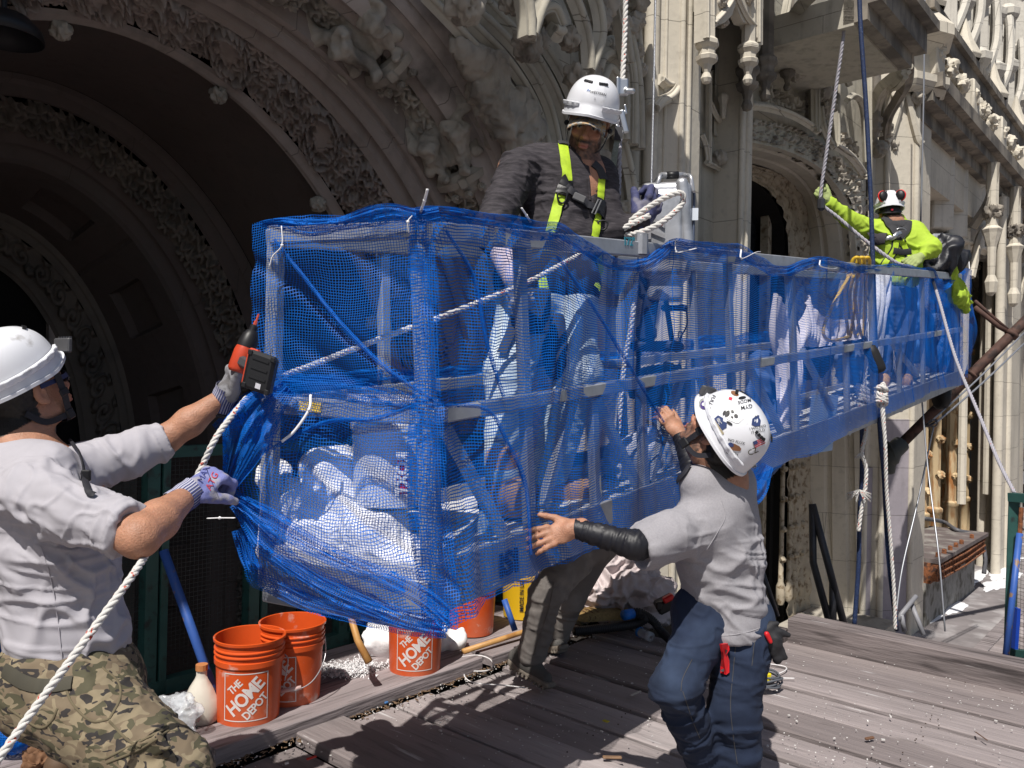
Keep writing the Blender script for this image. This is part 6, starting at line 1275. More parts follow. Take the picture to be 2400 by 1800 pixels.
S = SDF(); S.cap(s2, e2, .056, .048, .02).cap(e2, w2 + (e2 - w2) * .12, .048, .036, .02); V, F = clothes(S, .006, [(e2, w2, .07, .004, 46, 9, 23)], 1); mobj('arm_sleeve', V, F, mat('black_sleeve', (.010, .010, .014)), rm, True)
S = SDF(); S.cap(P(1655, 1095, 3.04), P(1720, 1112, 3.08), .060, .055, .03); S.cap(P(1700, 1120, 3.1), P(1700, 1145, 3.1), .062, .07, .03); V, F = S.mesh(.006); mobj('neck_gaiter', V, F, mat('black_sleeve', (.010, .010, .014)), rm, True)
S = SDF(); S.cap(P(1678, 1185, 3.05), P(1675, 1300, 3.06), .130, .138, .06).cap(P(1675, 1300, 3.06), P(1698, 1425, 3.08), .138, .150, .05).cap(P(1698, 1425, 3.08), P(1700, 1462, 3.08), .152, .164, .03).cap(P(1700, 1150, 3.14), P(1712, 1300, 3.12), .11, .13, .05)
S.cap(P(1640, 1135, 3.0), P(1720, 1125, 3.12), .075, .07, .05).cap(s1 + [.02, 0, .0], P(1560, 1262, 2.90), .098, .082, .05).cap(P(1575, 1252, 2.89), P(1518, 1278, 2.835), .090, .086, .02).ell(P(1468, 1296, 2.79), (.080, .085, .085), None, .012, -1)
S.box(P(1700, 1560, 3.08), (.4, .4, .115), frame([0, 1, 0], [-.05, 0, 1]), 0, .015, -1); S.ell(P(1690, 1070, 3.03), (.075, .075, .06), None, .02, -1)
wr = [(P(1600, 1250, 3.0), P(1800, 1420, 3.0), .2, .013, 3, 11, 31), (P(1780, 1280, 3.0), P(1740, 1450, 3.0), .12, .013, 15, 4, 32), (s1, e1, .10, .010, 6, 12, 33), (P(1600, 1300, 2.9), P(1640, 1440, 2.9), .10, .010, 12, 5, 34)]
V, F = clothes(S, .0058, wr, 2); mobj('t_shirt', V, F, TEE, rm, True); RMT = bvh(V, F)
strap('hem_seam', [RMT], [(1600, 1448), (1640, 1478), (1690, 1490), (1750, 1482), (1795, 1466)], .003, TEE, rm, .0005, thick=.0015)
strap('seam', [RMT], [(1690, 1170), (1700, 1210), (1680, 1250), (1655, 1290)], .003, TEE, rm, .001, thick=.0012)
S = SDF(); kn1 = P(1582, 1610, 2.88); an1 = P(1655, 1800, 3.02); kn2 = P(1722, 1655, 2.99); an2 = P(1736, 1905, 3.02)
S.cap(P(1650, 1440, 3.06), P(1735, 1440, 3.10), .125, .12, .05).cap(P(1650, 1470, 3.02), kn1, .098, .080, .04).cap(kn1, an1, .082, .066, .04).cap(P(1740, 1480, 3.06), kn2, .122, .092, .04).cap(kn2, an2, .092, .072, .04)
wr = [(kn1 + [0, 0, .08], kn1 + [0, 0, -.12], .14, .013, 13, 5, 41), (kn2 + [0, 0, .1], kn2 + [0, 0, -.15], .13, .013, 13, 5, 42), (kn1, an1, .12, .014, 12, 4, 43), (kn2, an2, .12, .013, 12, 4, 44), (P(1620, 1470, 2.95), P(1790, 1520, 2.95), .15, .008, 6, 15, 45)]
V, F = clothes(S, .0058, wr, 2, .0006); mobj('jeans', V, F, DENIM, rm, True); RMJ = bvh(V, F)
STI = mat('jeans_stitching', (.07, .065, .06), rough=.8)
for pts in ([(1724, 1512), (1718, 1580), (1712, 1650), (1718, 1720), (1728, 1790)], [(1622, 1545), (1600, 1590), (1596, 1620)], [(1768, 1505), (1762, 1560)], [(1600, 1620), (1620, 1680), (1640, 1730)]): strap('seam', [RMJ], pts, .0022, STI, rm, .001, thick=.001)
for a, dx in ((an1, -.06), (an2, -.07)):
    S = SDF(); q = np.array([a[0], a[1], 0]); S.cap(q + [.03, 0, .075], q + [dx * 1.8, .03, .055], .045, .040, .03).box(q + [-.03, .01, .022], (.135, .048, .016), np.array(Matrix.Rotation(-.15, 3, 'Z')), .01, .01).cap(q + [.03, 0, .12], q + [.03, 0, .08], .05, .05, .02); V, F = S.mesh(.008); mobj('shoe', V, F, mat('grey_shoe', (.05, .05, .055), rough=.7), rm, True)
def hp(x, y, z): return hc + Rh @ np.array([x, y, z])
sd = -1 if (Rh[:, 0])[1] > 0 else 1
sgn = 1 if (hc + Rh @ np.array([1, 0, 0]))[1] < hc[1] else -1
mb = MB(); ribbon3(mb, [hp(sgn * .090, .035, .03), hp(sgn * .085, .03, -.03), hp(sgn * .066, .035, -.10)], .020, Rh[:, 0] * sgn); ribbon3(mb, [hp(sgn * .078, -.065, -.03), hp(sgn * .078, -.03, -.08), hp(sgn * .066, .035, -.10)], .018, Rh[:, 0] * sgn); ribbon3(mb, [hp(sgn * .066, .035, -.10), hp(0, .055, -.135), hp(-sgn * .066, .035, -.10)], .018, -Rh[:, 2]); mb.build('chin_strap', STRAPB, rm)
mb = MB(); mb.box(hp(sgn * .087, .033, -.02), (.008, .03, .022), Rh, .003); mb.build('strap_buckle', BLACK, rm); mb = MB(); mb.box(hp(sgn * .072, .035, -.10), (.010, .036, .034), Rh, .004); mb.build('strap_buckle', BLACK, rm)
strap('strap_tail', [RMT], [(1618, 1095), (1607, 1112), (1590, 1130)], .022, STRAPB, rm, .01)
mb = MB(); mb.box(hp(-sgn * .0, .165, .06), (.10, .022, .04), Rh @ np.array(Matrix.Rotation(-.5, 3, 'X')), .005); mb.build('lamp_clip', GREYP, rm)
mb = MB(); ribbon3(mb, [hp(sgn * .089, .0, .018), hp(sgn * .086, .05, .012), hp(sgn * .07, .10, .010)], .028, Rh[:, 0] * sgn); mb.sphere(hp(sgn * .034, .104, .004), (.034, .010, .024), 12, Rh); mb.build('sunglasses', BLACK, rm, True)
INK = mat('black_ink', (.015, .015, .018), rough=.5); STW_ = mat('sticker_white', (.75, .75, .74), rough=.4); STN = mat('sticker_navy', (.04, .06, .16), rough=.4); STB_ = mat('sticker_brown', (.22, .10, .05), rough=.5); STR = mat('sticker_red', (.55, .03, .06), rough=.4); STG = mat('sticker_grey', (.30, .31, .30), rough=.4, var=.5, vs=200); STP_ = mat('sticker_purple', (.08, .05, .2), rough=.5)
def blob(pts): pts = np.array(pts, float); return (np.c_[pts, np.zeros(len(pts))], [tuple(range(len(pts)))])
def ngon(rx, ry, n=18, j=0.0): a = np.linspace(0, 2 * math.pi, n, endpoint=False); r = 1 + j * np.sin(a * 5); return blob(np.c_[np.cos(a) * rx * r, np.sin(a) * ry * r])
def st(raw, x, y, ang, m, off=.002, nm='sticker'): return decal(nm, '', RMH, x, y, 10, ang, m, hm, raw=raw, off=off, step=6)
# stickers measured on the photograph
st(ngon(13, 13, 20), 1651, 947, 0, STG); st(ngon(9, 10, 16), 1651, 950, 0, STP_, .003); st(ngon(4, 4), 1650, 949, 0, STW_, .004)
decal('sticker_lettering', "FULL IT", RMH, 1667, 945, 12, 112, INK, hm, .02)
st(blob([(-16, -12), (-18, 8), (-6, 14), (0, 10), (8, 15), (17, 8), (16, -10), (0, -16)]), 1687, 993, 55, STN); st(blob([(-24, -5), (24, -5), (24, 5), (-24, 5)]), 1680, 999, 55, mat('sticker_tan', (.35, .30, .20), rough=.5), .003); decal('sticker_lettering', 'IBC', RMH, 1686, 988, 10, 65, STW_, hm, .03, off=.004)
st(ngon(22, 17, 24, .08), 1722, 973, 25, STW_); 
for (x, y, a, b) in ((1717, 965, 4, 3), (1725, 975, 5, 4), (1705, 970, 5, 8), (1710, 992, 8, 3), (1698, 968, 3, 6), (1716, 978, 3, 2)): st(ngon(a, b, 10, .2), x, y, 30, INK, .0035)
decal('sticker_lettering', 'GYM', RMH, 1749, 954, 13, 168, INK, hm, .06); decal('sticker_lettering', 'MODE', RMH, 1744, 941, 11, 168, INK, hm, .06); st(ngon(9, 3.5, 14), 1739, 933, -10, INK)
st(ngon(10, 5, 14), 1722, 923, 25, STB_); st(blob([(-4, -3), (4, -3), (4, 4), (-4, 3)]), 1712, 935, 20, STR)
st(blob([(-9, -12), (-10, 2), (-5, 8), (-4, 13), (4, 13), (5, 8), (10, 2), (11, -10), (0, -14)]), 1772, 986, 12, STN); st(ngon(3, 3), 1771, 973, 0, STW_, .003)
decal('sticker_lettering', 'I WELDED', RMH, 1775, 1002, 8.5, -12, INK, hm, .03); decal('sticker_lettering', 'IT HELD', RMH, 1776, 1011, 9, -12, INK, hm, .03)
decal('sticker_lettering', 'NO FLUX', RMH, 1726, 1035, 9.5, 14, INK, hm, .04); decal('sticker_lettering', 'GIVEN', RMH, 1716, 1062, 10, 10, INK, hm, .05)
st(blob([(-15, -6), (-13, 6), (-3, 8), (10, 5), (16, 0), (14, -6), (0, -8)]), 1722, 1048, 14, STB_); st(ngon(7, 5, 12), 1713, 1042, 20, STN, .003)
st(blob([(-13, -8), (13, -8), (13, 8), (-13, 8)]), 1778, 1037, -25, STW_)
for i in range(4): st(blob([(-13, -7 + 4 * i), (13, -7 + 4 * i), (13, -5 + 4 * i), (-13, -5 + 4 * i)]), 1778, 1037, -25, STR, .003)
st(blob([(-13, 0), (-3, 0), (-3, 8), (-13, 8)]), 1778, 1037, -25, STN, .004); decal('sticker_lettering', 'CZ', RMH, 1764, 1058, 18, -25, mat('olive_ink', (.07, .06, .03), rough=.5), hm, .08)
# knife clipped to the pocket and work gloves hanging from the belt
kn = thing('utility_knife', 'red folding utility knife clipped to the jeans pocket', 'knife', cast(RMJ, 1693, 1560, .01)[0])
def pxbox(mb, B, pts, th=.01, off=.008):
    q = [cast(B, x, y, off)[0] for x, y in pts]; n = cast(B, pts[0][0], pts[0][1], 0)[1]; m_ = len(q); mb.add(q + [a + n * th for a in q], [tuple(range(m_)), tuple(range(2 * m_ - 1, m_ - 1, -1))] + [(i, m_ + i, m_ + (i + 1) % m_, (i + 1) % m_) for i in range(m_)])
mb = MB(); pxbox(mb, RMJ, [(1682, 1508), (1699, 1505), (1703, 1520), (1699, 1528), (1705, 1545), (1706, 1574), (1699, 1580), (1691, 1577), (1690, 1560), (1686, 1540), (1685, 1525)]); mb.build('knife_handle', mat('knife_red', (.55, .015, .02), rough=.35, var=.1), kn)
mb = MB(); pxbox(mb, RMJ, [(1689, 1517), (1696, 1516), (1697, 1524), (1690, 1525)], .003, .019); pxbox(mb, RMJ, [(1695, 1566), (1702, 1566), (1702, 1572), (1695, 1572)], .003, .019); mb.build('knife_detail', GREYP, kn)
wg = thing('work_gloves', 'black and red work gloves hanging from the back of the belt', 'gloves', P(1820, 1500, 2.98))
S = SDF(); d_ = 2.98; S.cap(P(1795, 1478, d_), P(1812, 1500, d_), .022, .030, .02).cap(P(1812, 1500, d_), P(1822, 1545, d_), .028, .018, .02).cap(P(1815, 1500, d_), P(1838, 1540, d_), .02, .012, .01).cap(P(1810, 1510, d_ - .01), P(1812, 1530, d_ - .01), .014, .010, .01).cap(P(1800, 1472, d_), P(1848, 1488, d_), .018, .010, .01).cap(P(1808, 1465, d_), P(1820, 1462, d_), .016, .010, .01)
V, F = S.mesh(.004); N = vnormals(V, F); V = V + N * (.003 * nz(V * 60, 2))[:, None]; mobj('glove_body', V, F, mat('black_glove', (.02, .02, .023), rough=.7, var=.2, vs=40), wg, True)
S = SDF(); S.cap(P(1797, 1486, d_ - .035), P(1806, 1504, d_ - .035), .010, .008, .01); V, F = S.mesh(.004); mobj('red_cuff', V, F, mat('knife_red', (.5, .02, .02)), wg, True)
# ---------------------------------------------------------------- man standing on the platform: dark henley, harness, cap and white helmet
DSH = mat('dark_slub_shirt', (.030, .026, .031), rough=.85, var=.30, vs=14, col2=(.055, .048, .055), c2s=26, c2t=(.45, .65), stretch=(1, 1, 5), bump=.001, bs=300)
PALED = mat('pale_washed_denim', (.40, .50, .58), rough=.85, var=.14, vs=8, col2=(.52, .60, .66), c2s=4)
sm = thing('person', 'bearded person on the platform in dark shirt, lime harness and camouflage cap under helmet', 'person', SP(1.2, .5, .13))
f = nrm([-.165, -.90, -.40]); Rh = frame(f, [.15, -.42, .89]); hc = np.array([.315, 3.58, 2.725]); neckp = P(1365, 420, 3.64)
def hp(x, y, z): return hc + Rh @ np.array([x, y, z])
s1, e1, w1 = P(1205, 395, 3.50), P(1150, 540, 3.30), P(1205, 655, 3.14); s2, e2, w2 = P(1405, 420, 3.68), P(1432, 545, 3.62), P(1500, 520, 3.64)
S = SDF(); head(S, hc, Rh, 1.04, neckp); S.cap(s1, e1, .05, .045, .03).cap(e1, w1, .045, .032, .02).cap(s2, e2, .05, .043, .03).cap(e2, w2, .042, .030, .02).cap(neckp, P(1310, 600, 3.55), .11, .12, .05).cap(s1, s2, .07, .07, .04)
V, F = S.mesh(.0046); col = head_col(V, hc, Rh, 1.04, beard=1.0, hairz=.045, seed=6); col *= .92; mobj('body', V, F, SKIN, sm, True, col=col); SMB = bvh(V, F)
CAMO2 = bpy.data.materials.new('camouflage_cap_cloth'); CAMO2.use_nodes = True; _n = CAMO2.node_tree; _b = _n.nodes['Principled BSDF']; _b.inputs['Roughness'].default_value = .85; _tc = node(_n, 'ShaderNodeTexCoord'); camo_nodes(_n, _b, [(.38, .36, .30), (.12, .12, .15), (.45, .28, .13), (.30, .30, .28)], 30, _tc.outputs['Object'])
S = SDF(); S.ell(hp(0, -.008, .045), (.083, .100, .085), Rh, .01); S.box(hp(0, 0, -.06), (.2, .2, .09), Rh, 0, .005, -1)
V, F = S.mesh(.005); cp = mobj('cap', V, F, CAMO2, sm, True)
G = []
for t in np.linspace(-1, 1, 25):
    row = []
    for k in np.linspace(0, 1, 10): row.append(hp(.080 * t * (1 + .05 * k), .086 - .040 * t * t + .088 * k * (1 - .40 * t * t), .046 - .026 * t * t - .024 * k - .014 * k * t * t))
    G.append(row)
G = np.array(G); mb = MB(); mb.grid(G); mb.grid(G[:, ::-1] - Rh[:, 2] * .004); mb.build('cap_peak', CAMO2, sm, True)
hm, (HV, HF), _ = helmet(hc + Rh @ np.array([0, -.008, .026]), Rh, sm, 1.07); SMH = bvh(HV, HF)
decal('helmet_lettering', 'WESTERN', SMH, 1401, 219, 8.5, 12, INK, hm, .04, shear=.25); decal('helmet_lettering', 'N', SMH, 1379, 212, 9, 12, mat('blue_logo', (.02, .12, .4), rough=.5), hm, .1, shear=.3); decal('helmet_lettering', '0', SMH, 1394, 232, 8, 5, mat('grey_ink', (.3, .3, .33)), sm)
mb = MB()
for sx in (-1, 1): ribbon3(mb, [hp(sx * .092, .02, .03), hp(sx * .093, .022, -.03), hp(sx * .075, .045, -.085), hp(sx * .04, .065, -.118)], .012, Rh[:, 0] * sx)
ribbon3(mb, [hp(-.05, .06, -.115), hp(0, .07, -.128), hp(.05, .06, -.115)], .02, -Rh[:, 2])
for sx in (-1, 1): ribbon3(mb, [hp(sx * .088, -.05, .0), hp(sx * .085, -.01, -.06), hp(sx * .075, .045, -.085)], .012, Rh[:, 0] * sx)
mb.build('chin_strap', STRAPB, sm); mb = MB(); 
for sx in (-1, 1): mb = MB(); mb.sphere(hp(sx * .098, .0, -.008), (.012, .012, .012), 10); mb.build('strap_knob', BLACK, sm, True)
S = SDF(); cb = P(1310, 520, 3.56)
S.cap(P(1290, 420, 3.62), P(1310, 590, 3.56), .15, .145, .06).cap(P(1345, 430, 3.66), P(1340, 600, 3.60), .14, .14, .06).cap(P(1310, 590, 3.55), P(1295, 665, 3.50), .15, .155, .05).cap(P(1250, 385, 3.58), P(1395, 410, 3.70), .085, .085, .05)
S.cap(s1 + [.02, 0, 0], e1, .088, .072, .05).cap(e1, e1 * .62 + w1 * .38, .070, .058, .03).cap(s2, e2, .082, .068, .05).cap(e2, w2, .062, .048, .03).cap(P(1335, 395, 3.66), P(1375, 405, 3.66), .072, .068, .03); S.ell(P(1368, 384, 3.58), (.03, .05, .034), None, .01, -1)
wr = [(s1, e1, .12, .010, 18, 7, 51), (P(1200, 430, 3.5), P(1330, 500, 3.5), .18, .010, 4, 16, 52), (P(1290, 480, 3.5), P(1300, 660, 3.5), .2, .008, 14, 5, 53), (s2, e2, .1, .009, 20, 8, 54)]
V, F = clothes(S, .006, wr, 2); mobj('shirt', V, F, DSH, sm, True); SMS = bvh(V, F)
S = SDF(); S.cap(neckp + [.0, 0, .0], neckp + [.01, -.03, -.06], .064, .07, .02); V, F = S.mesh(.006); mobj('undershirt', V, F, mat('blue_undershirt', (.03, .08, .30), rough=.8), sm, True)
S = SDF(); S.cap(e1 * .64 + w1 * .36, w1, .052, .044, .02); V, F = clothes(S, .005, [(e1, w1, .07, .004, 30, 8, 61)], 1); mobj('forearm_sleeve', V, F, mat('pale_sleeve', (.48, .42, .50), rough=.8), sm, True)
glove('glove', w1, P(1218, 700, 3.10) - w1, nrm([-.5, -.8, .2]), (.9, 1.0, 1.0, 1.0), (.5, .4), 1, GLVG, sm, 1.05)
gv = glove('glove', w2, P(1530, 478, 3.66) - w2, nrm([.42, -.85, -.25]), ((.4, 1.3, 1.0), (.45, 1.35, 1.0), (.5, 1.35, 1.0), (.55, 1.3, 1)), (.5, .5), -1, mat('indigo_glove', (.05, .055, .13), rough=.8, var=.2, vs=30, col2=(.15, .145, .19), c2s=20), sm, 1.30, .004)
# harness
HVY = mat('lime_webbing', (.42, .60, .03), rough=.65, var=.12, vs=60, bump=.0006, bs=600); HGR = mat('charcoal_pad', (.035, .035, .04), rough=.8, var=.1); STEEL = mat('steel', (.55, .56, .58), rough=.3, metal=.9, var=.1)
strap('harness_pad', [SMS], [(1262, 332), (1290, 326), (1312, 332), (1322, 345)], .052, HGR, sm, .01, thick=.008); strap('harness_pad', [SMS], [(1388, 385), (1402, 400), (1412, 425)], .045, HGR, sm, .01, thick=.008)
strap('harness_strap', [SMS], [(1318, 340), (1324, 380), (1329, 425)], .045, HVY, sm, .008); strap('harness_strap', [SMS], [(1316, 445), (1306, 490), (1294, 535), (1286, 570)], .045, HVY, sm, .008); strap('harness_strap', [SMS], [(1408, 418), (1406, 450), (1404, 475)], .038, HVY, sm, .008); strap('harness_strap', [SMS], [(1400, 500), (1395, 540), (1390, 560)], .038, HVY, sm, .008)
strap('chest_strap', [SMS], [(1325, 440), (1350, 462), (1375, 482), (1400, 492)], .036, STRAPB, sm, .014, thick=.004); strap('strap_keeper', [SMS], [(1330, 422), (1322, 440), (1315, 458)], .055, BLACK, sm, .012, thick=.006); strap('strap_keeper', [SMS], [(1405, 470), (1402, 490), (1400, 508)], .060, BLACK, sm, .012, thick=.010)
mb = MB(); q = cast(SMS, 1349, 473, .03); mb.box(q[0], (.055, .012, .032), np.array(Matrix.Rotation(.4, 3, 'Y')), .004); mb.build('label_pack', mat('grey_pack', (.12, .12, .125), rough=.6), sm)
mb = MB(); q = cast(SMS, 1386, 489, .03)[0]; mb.tube([q + np.array([dx, 0, dz]) for dx, dz in ((-.022, -.03), (.005, .03), (.018, .028), (-.008, -.034))], .0035, 6, closed=True); mb.build('chest_buckle', STEEL, sm)
def dring(px, py, B, rx, rz, m_=BLACK): 
    q = cast(B, px, py, .022)[0]; mb = MB(); mb.tube([q + np.array([rx * math.sin(t), -.004, -rz * math.cos(t) * (1 if math.cos(t) > 0 else .35)]) for t in np.linspace(0, 2 * math.pi, 22)[:-1]], .0042, 6, closed=True); return mb
dring(1316, 462, SMS, .02, .035).build('d_ring', BLACK, sm, True); dring(1403, 525, SMS, .022, .03).build('d_ring', BLACK, sm, True)
strap('button_placket', [SMS], [(1378, 418), (1380, 440), (1382, 470)], .012, DSH, sm, .004); 
# jeans, belt, boots
S = SDF(); hL, kL, aL = P(1240, 690, 3.42), P(1190, 880, 3.22), P(1178, 1110, 3.10); hR, kR, aR = P(1325, 700, 3.50), P(1355, 880, 3.36), P(1285, 1110, 3.42)
S.cap(hL, hR, .14, .14, .05).cap(hL, kL, .125, .095, .04).cap(kL, aL, .095, .07, .04).cap(hR, kR, .125, .098, .04).cap(kR, aR, .098, .08, .04)
V, F = clothes(S, .007, [(kL + [0, 0, .1], kL - [0, 0, .15], .15, .011, 14, 7, 71), (kR + [0, 0, .1], kR - [0, 0, .15], .15, .011, 14, 7, 72), (kR, aR, .12, .009, 14, 6, 73), (hL, kL, .15, .007, 10, 7, 74)], 2); mobj('jeans', V, F, PALED, sm, True); SMJ = bvh(V, F)
S = SDF(); S.cap(hL + [0, 0, .06], hR + [0, 0, .06], .155, .155, .05).cap(P(1300, 760, 3.40), P(1310, 860, 3.33), .075, .06, .03).box(P(1255, 730, 3.22), (.06, .03, .09), None, .01, .02); V, F = S.mesh(.008); mobj('tool_belt', V, F, mat('dark_tool_belt', (.025, .028, .04), rough=.85, var=.3, vs=12), sm, True)
for pts in ([(1262, 640), (1270, 690), (1250, 730)], [(1395, 600), (1400, 640), (1390, 680)], [(1215, 720), (1200, 780), (1180, 830)]): strap('leg_strap', [SMJ, SMS], pts, .04, HVY if pts[0][0] > 1230 else HGR, sm, .02)
TAN = mat('tan_boot', (.42, .26, .15), rough=.75, var=.2, vs=12)
for a, d_ in ((aL, np.array([.10, -.06, 0])), (aR, np.array([.16, .02, 0]))):
    S = SDF(); b = a + [0, 0, -.07]; S.cap(a + [0, 0, .06], b, .068, .065, .03).cap(b + [0, 0, -.01], b + d_, .058, .05, .03); S.cap(b + [0, 0, -.05], b + d_ + [0, 0, -.04], .05, .048, .02); V, F = S.mesh(.008); mobj('boot', V, F, TAN, sm, True)
# ---------------------------------------------------------------- far man in lime shirt, seen from behind
fm = thing('person', 'person in bright lime shirt seen from behind, ear muffs on helmet, one arm raised', 'person', SP(6.3, .5, .13))
LIME = mat('lime_jersey', (.38, .54, .045), rough=.8, var=.05, vs=8)
hc = P(2084, 494, 7.5); Rh = frame([.25, .95, -.12], [0, .1, 1])
def hp(x, y, z): return hc + Rh @ np.array([x, y, z])
neckp = P(2090, 530, 7.5); s1, e1, w1 = P(2038, 543, 7.5), P(1990, 515, 7.45), P(1940, 472, 7.40); s2, e2, w2 = P(2150, 550, 7.5), P(2182, 580, 7.35), P(2155, 603, 7.25)
S = SDF(); head(S, hc, Rh, 1.05, neckp); S.cap(s1, e1, .05, .045, .03).cap(e1, w1, .045, .032, .02).cap(s2, e2, .05, .043, .03).cap(e2, w2, .042, .030, .02).cap(neckp, P(2090, 640, 7.5), .12, .13, .05).cap(s1, s2, .07, .07, .04)
V, F = S.mesh(.009); mobj('body', V, F, SKIN, fm, True, col=head_col(V, hc, Rh, 1.05, beard=0, seed=3)); hair(hc, Rh, fm, 1.05)
hm, _a, _b2 = helmet(hc, Rh, fm, 1.08)
mb = MB(); ribbon3(mb, [hp(-.095, -.04, -.02), hp(-.05, -.115, -.035), hp(.05, -.115, -.035), hp(.095, -.04, -.02)], .05, -Rh[:, 1] * 0 + Rh[:, 2] * 0 - Rh[:, 1]); mb.sphere(hp(0, -.125, -.035), (.022, .010, .022), 10, Rh); mb.build('helmet_ratchet', BLACK, fm)
mb = MB(); mb.sphere(hp(0, -.134, -.035), (.013, .006, .013), 10, Rh); mb.build('red_knob', STR, fm, True)
for sx in (-1, 1):
    R2 = Rh @ np.array(Matrix.Rotation(.35 * -sx, 3, 'Z')) @ np.array(Matrix.Rotation(rad(90), 3, 'X')); c = hp(sx * .075, -.125, .095)
    mb = MB(); mb.lathe([(.0, .036), (.025, .034), (.038, .026), (.042, .01), (.040, 0)], c, 18, R2, 1, 1.2); mb.build('ear_muff', BLACK, fm, True)
    mb = MB(); mb.tube([c + R2 @ np.array([.042 * math.cos(t), .050 * math.sin(t), .004]) for t in np.linspace(0, 2 * math.pi, 24)[:-1]], .007, 6, closed=True); mb.build('muff_band', mat('muff_red', (.65, .02, .02), rough=.4), fm, True)
S = SDF(); S.cap(P(2078, 568, 7.5), P(2088, 650, 7.5), .165, .160, .06).cap(P(2122, 570, 7.5), P(2108, 650, 7.5), .165, .155, .06).cap(P(2055, 543, 7.5), P(2140, 545, 7.5), .10, .10, .06).cap(s1 + [.05, 0, 0], e1, .10, .075, .06).cap(e1, w1 * .92 + e1 * .08, .075, .055, .03).cap(s2 + [-.05, 0, 0], e2, .105, .085, .06).cap(e2, w2 * .8 + e2 * .2, .085, .055, .04).cap(P(2078, 520, 7.52), P(2100, 520, 7.52), .085, .085, .03)
wr = [(s1, w1, .13, .012, 10, 6, 81), (P(2050, 570, 7.4), P(2150, 640, 7.4), .3, .028, 3, 10, 82), (s2, e2, .12, .010, 10, 6, 83)]
V, F = clothes(S, .010, wr, 1); mobj('shirt', V, F, LIME, fm, True); FMS = bvh(V, F)
for pts in ([(2073, 512), (2090, 535), (2102, 558)], [(2126, 522), (2122, 540), (2104, 558)], [(2088, 530), (2106, 526), (2122, 530)]): strap('harness_pad', [FMS], pts, .075, HGR, fm, .02, thick=.01)
for pts in ([(2100, 560), (2094, 590), (2072, 622)], [(2110, 560), (2124, 590), (2138, 615)]): strap('harness_edge', [FMS], pts, .075, STRAPB, fm, .008); strap('harness_strap', [FMS], pts, .05, HVY, fm, .015)
strap('harness_band', [FMS], [(2092, 588), (2112, 592), (2133, 590)], .055, STRAPB, fm, .02, thick=.008); strap('harness_pack', [FMS], [(2103, 520), (2105, 560)], .06, HGR, fm, .02)
dring(2109, 545, FMS, .045, .08, STEEL).build('dorsal_d_ring', STEEL, fm, True); strap('shock_absorber', [FMS], [(2040, 558), (2060, 563), (2078, 564)], .10, mat('dark_webbing', (.04, .035, .045), rough=.9), fm, .04, thick=.03); strap('snap_hook', [FMS], [(2076, 563), (2090, 556), (2106, 549)], .035, STEEL, fm, .03, thick=.01)
YG = mat('yellow_green_glove', (.30, .36, .14), rough=.8); glove('glove', w1, P(1922, 448, 7.38) - w1, nrm([-.4, -.9, .1]), (1.0, 1.1, 1.1, 1.1), (.5, .4), 1, YG, fm, 1.2, .006); glove('glove', w2, P(2142, 612, 7.2) - w2, nrm([0, -.8, .5]), (.5, .5, .5, .5), (.5, .4), 1, YG, fm, 1.15, .006)
S = SDF(); S.cap(P(2075, 690, 7.5), P(2110, 690, 7.5), .15, .15, .05).cap(P(2070, 700, 7.5), P(2068, 800, 7.5), .12, .09, .04).cap(P(2068, 800, 7.5), P(2068, 880, 7.5), .09, .075, .04).cap(P(2115, 700, 7.5), P(2120, 800, 7.5), .12, .09, .04).cap(P(2120, 800, 7.5), P(2120, 880, 7.5), .09, .075, .04)
V, F = clothes(S, .014, [(P(2070, 700, 7.5), P(2070, 880, 7.5), .2, .015, 8, 5, 84)], 1); mobj('trousers', V, F, mat('blue_work_trousers', (.05, .09, .22), rough=.85), fm, True)
S = SDF(); S.cap(P(2068, 885, 7.5), P(2068, 897, 7.4), .07, .06, .03).cap(P(2120, 885, 7.5), P(2122, 897, 7.4), .07, .06, .03); V, F = S.mesh(.014); mobj('boots', V, F, TAN, fm, True)
# ---------------------------------------------------------------- striding person behind the platform, only the legs show
pp = thing('person', 'striding person behind the platform, only grey work trousers and trail shoes visible', 'person', P(1270, 1560, 4.4) * [1, 1, 0])
WT = mat('grey_work_trousers', (.165, .148, .138), rough=.85, var=.12, vs=10, col2=(.22, .20, .185), c2s=5)
hip = P(1385, 1262, 4.55); kn = P(1278, 1395, 4.30); an = P(1248, 1528, 4.30); hip2 = P(1400, 1262, 4.75); kn2 = P(1330, 1400, 4.75); an2 = P(1295, 1505, 4.85)
S = SDF(); S.cap(hip, hip2, .14, .14, .05).cap(hip, kn, .115, .090, .05).cap(kn, an, .090, .078, .04).cap(hip2, kn2, .12, .10, .04).cap(kn2, an2, .10, .08, .04)
V, F = clothes(S, .007, [(kn + [0, 0, .1], an, .15, .011, 14, 6, 91), (hip, kn, .16, .011, 10, 6, 92), (kn2, an2, .13, .009, 14, 6, 93)], 2); mobj('trousers', V, F, WT, pp, True); PPT = bvh(V, F); strap('seam', [PPT], [(1300, 1360), (1285, 1430), (1262, 1500), (1250, 1540)], .004, WT, pp, .002)
SHO = mat('grey_suede_shoe', (.085, .08, .075), rough=.8, var=.2, vs=20); SOLE = mat('taupe_sole', (.20, .17, .14), rough=.85, var=.3, vs=40)
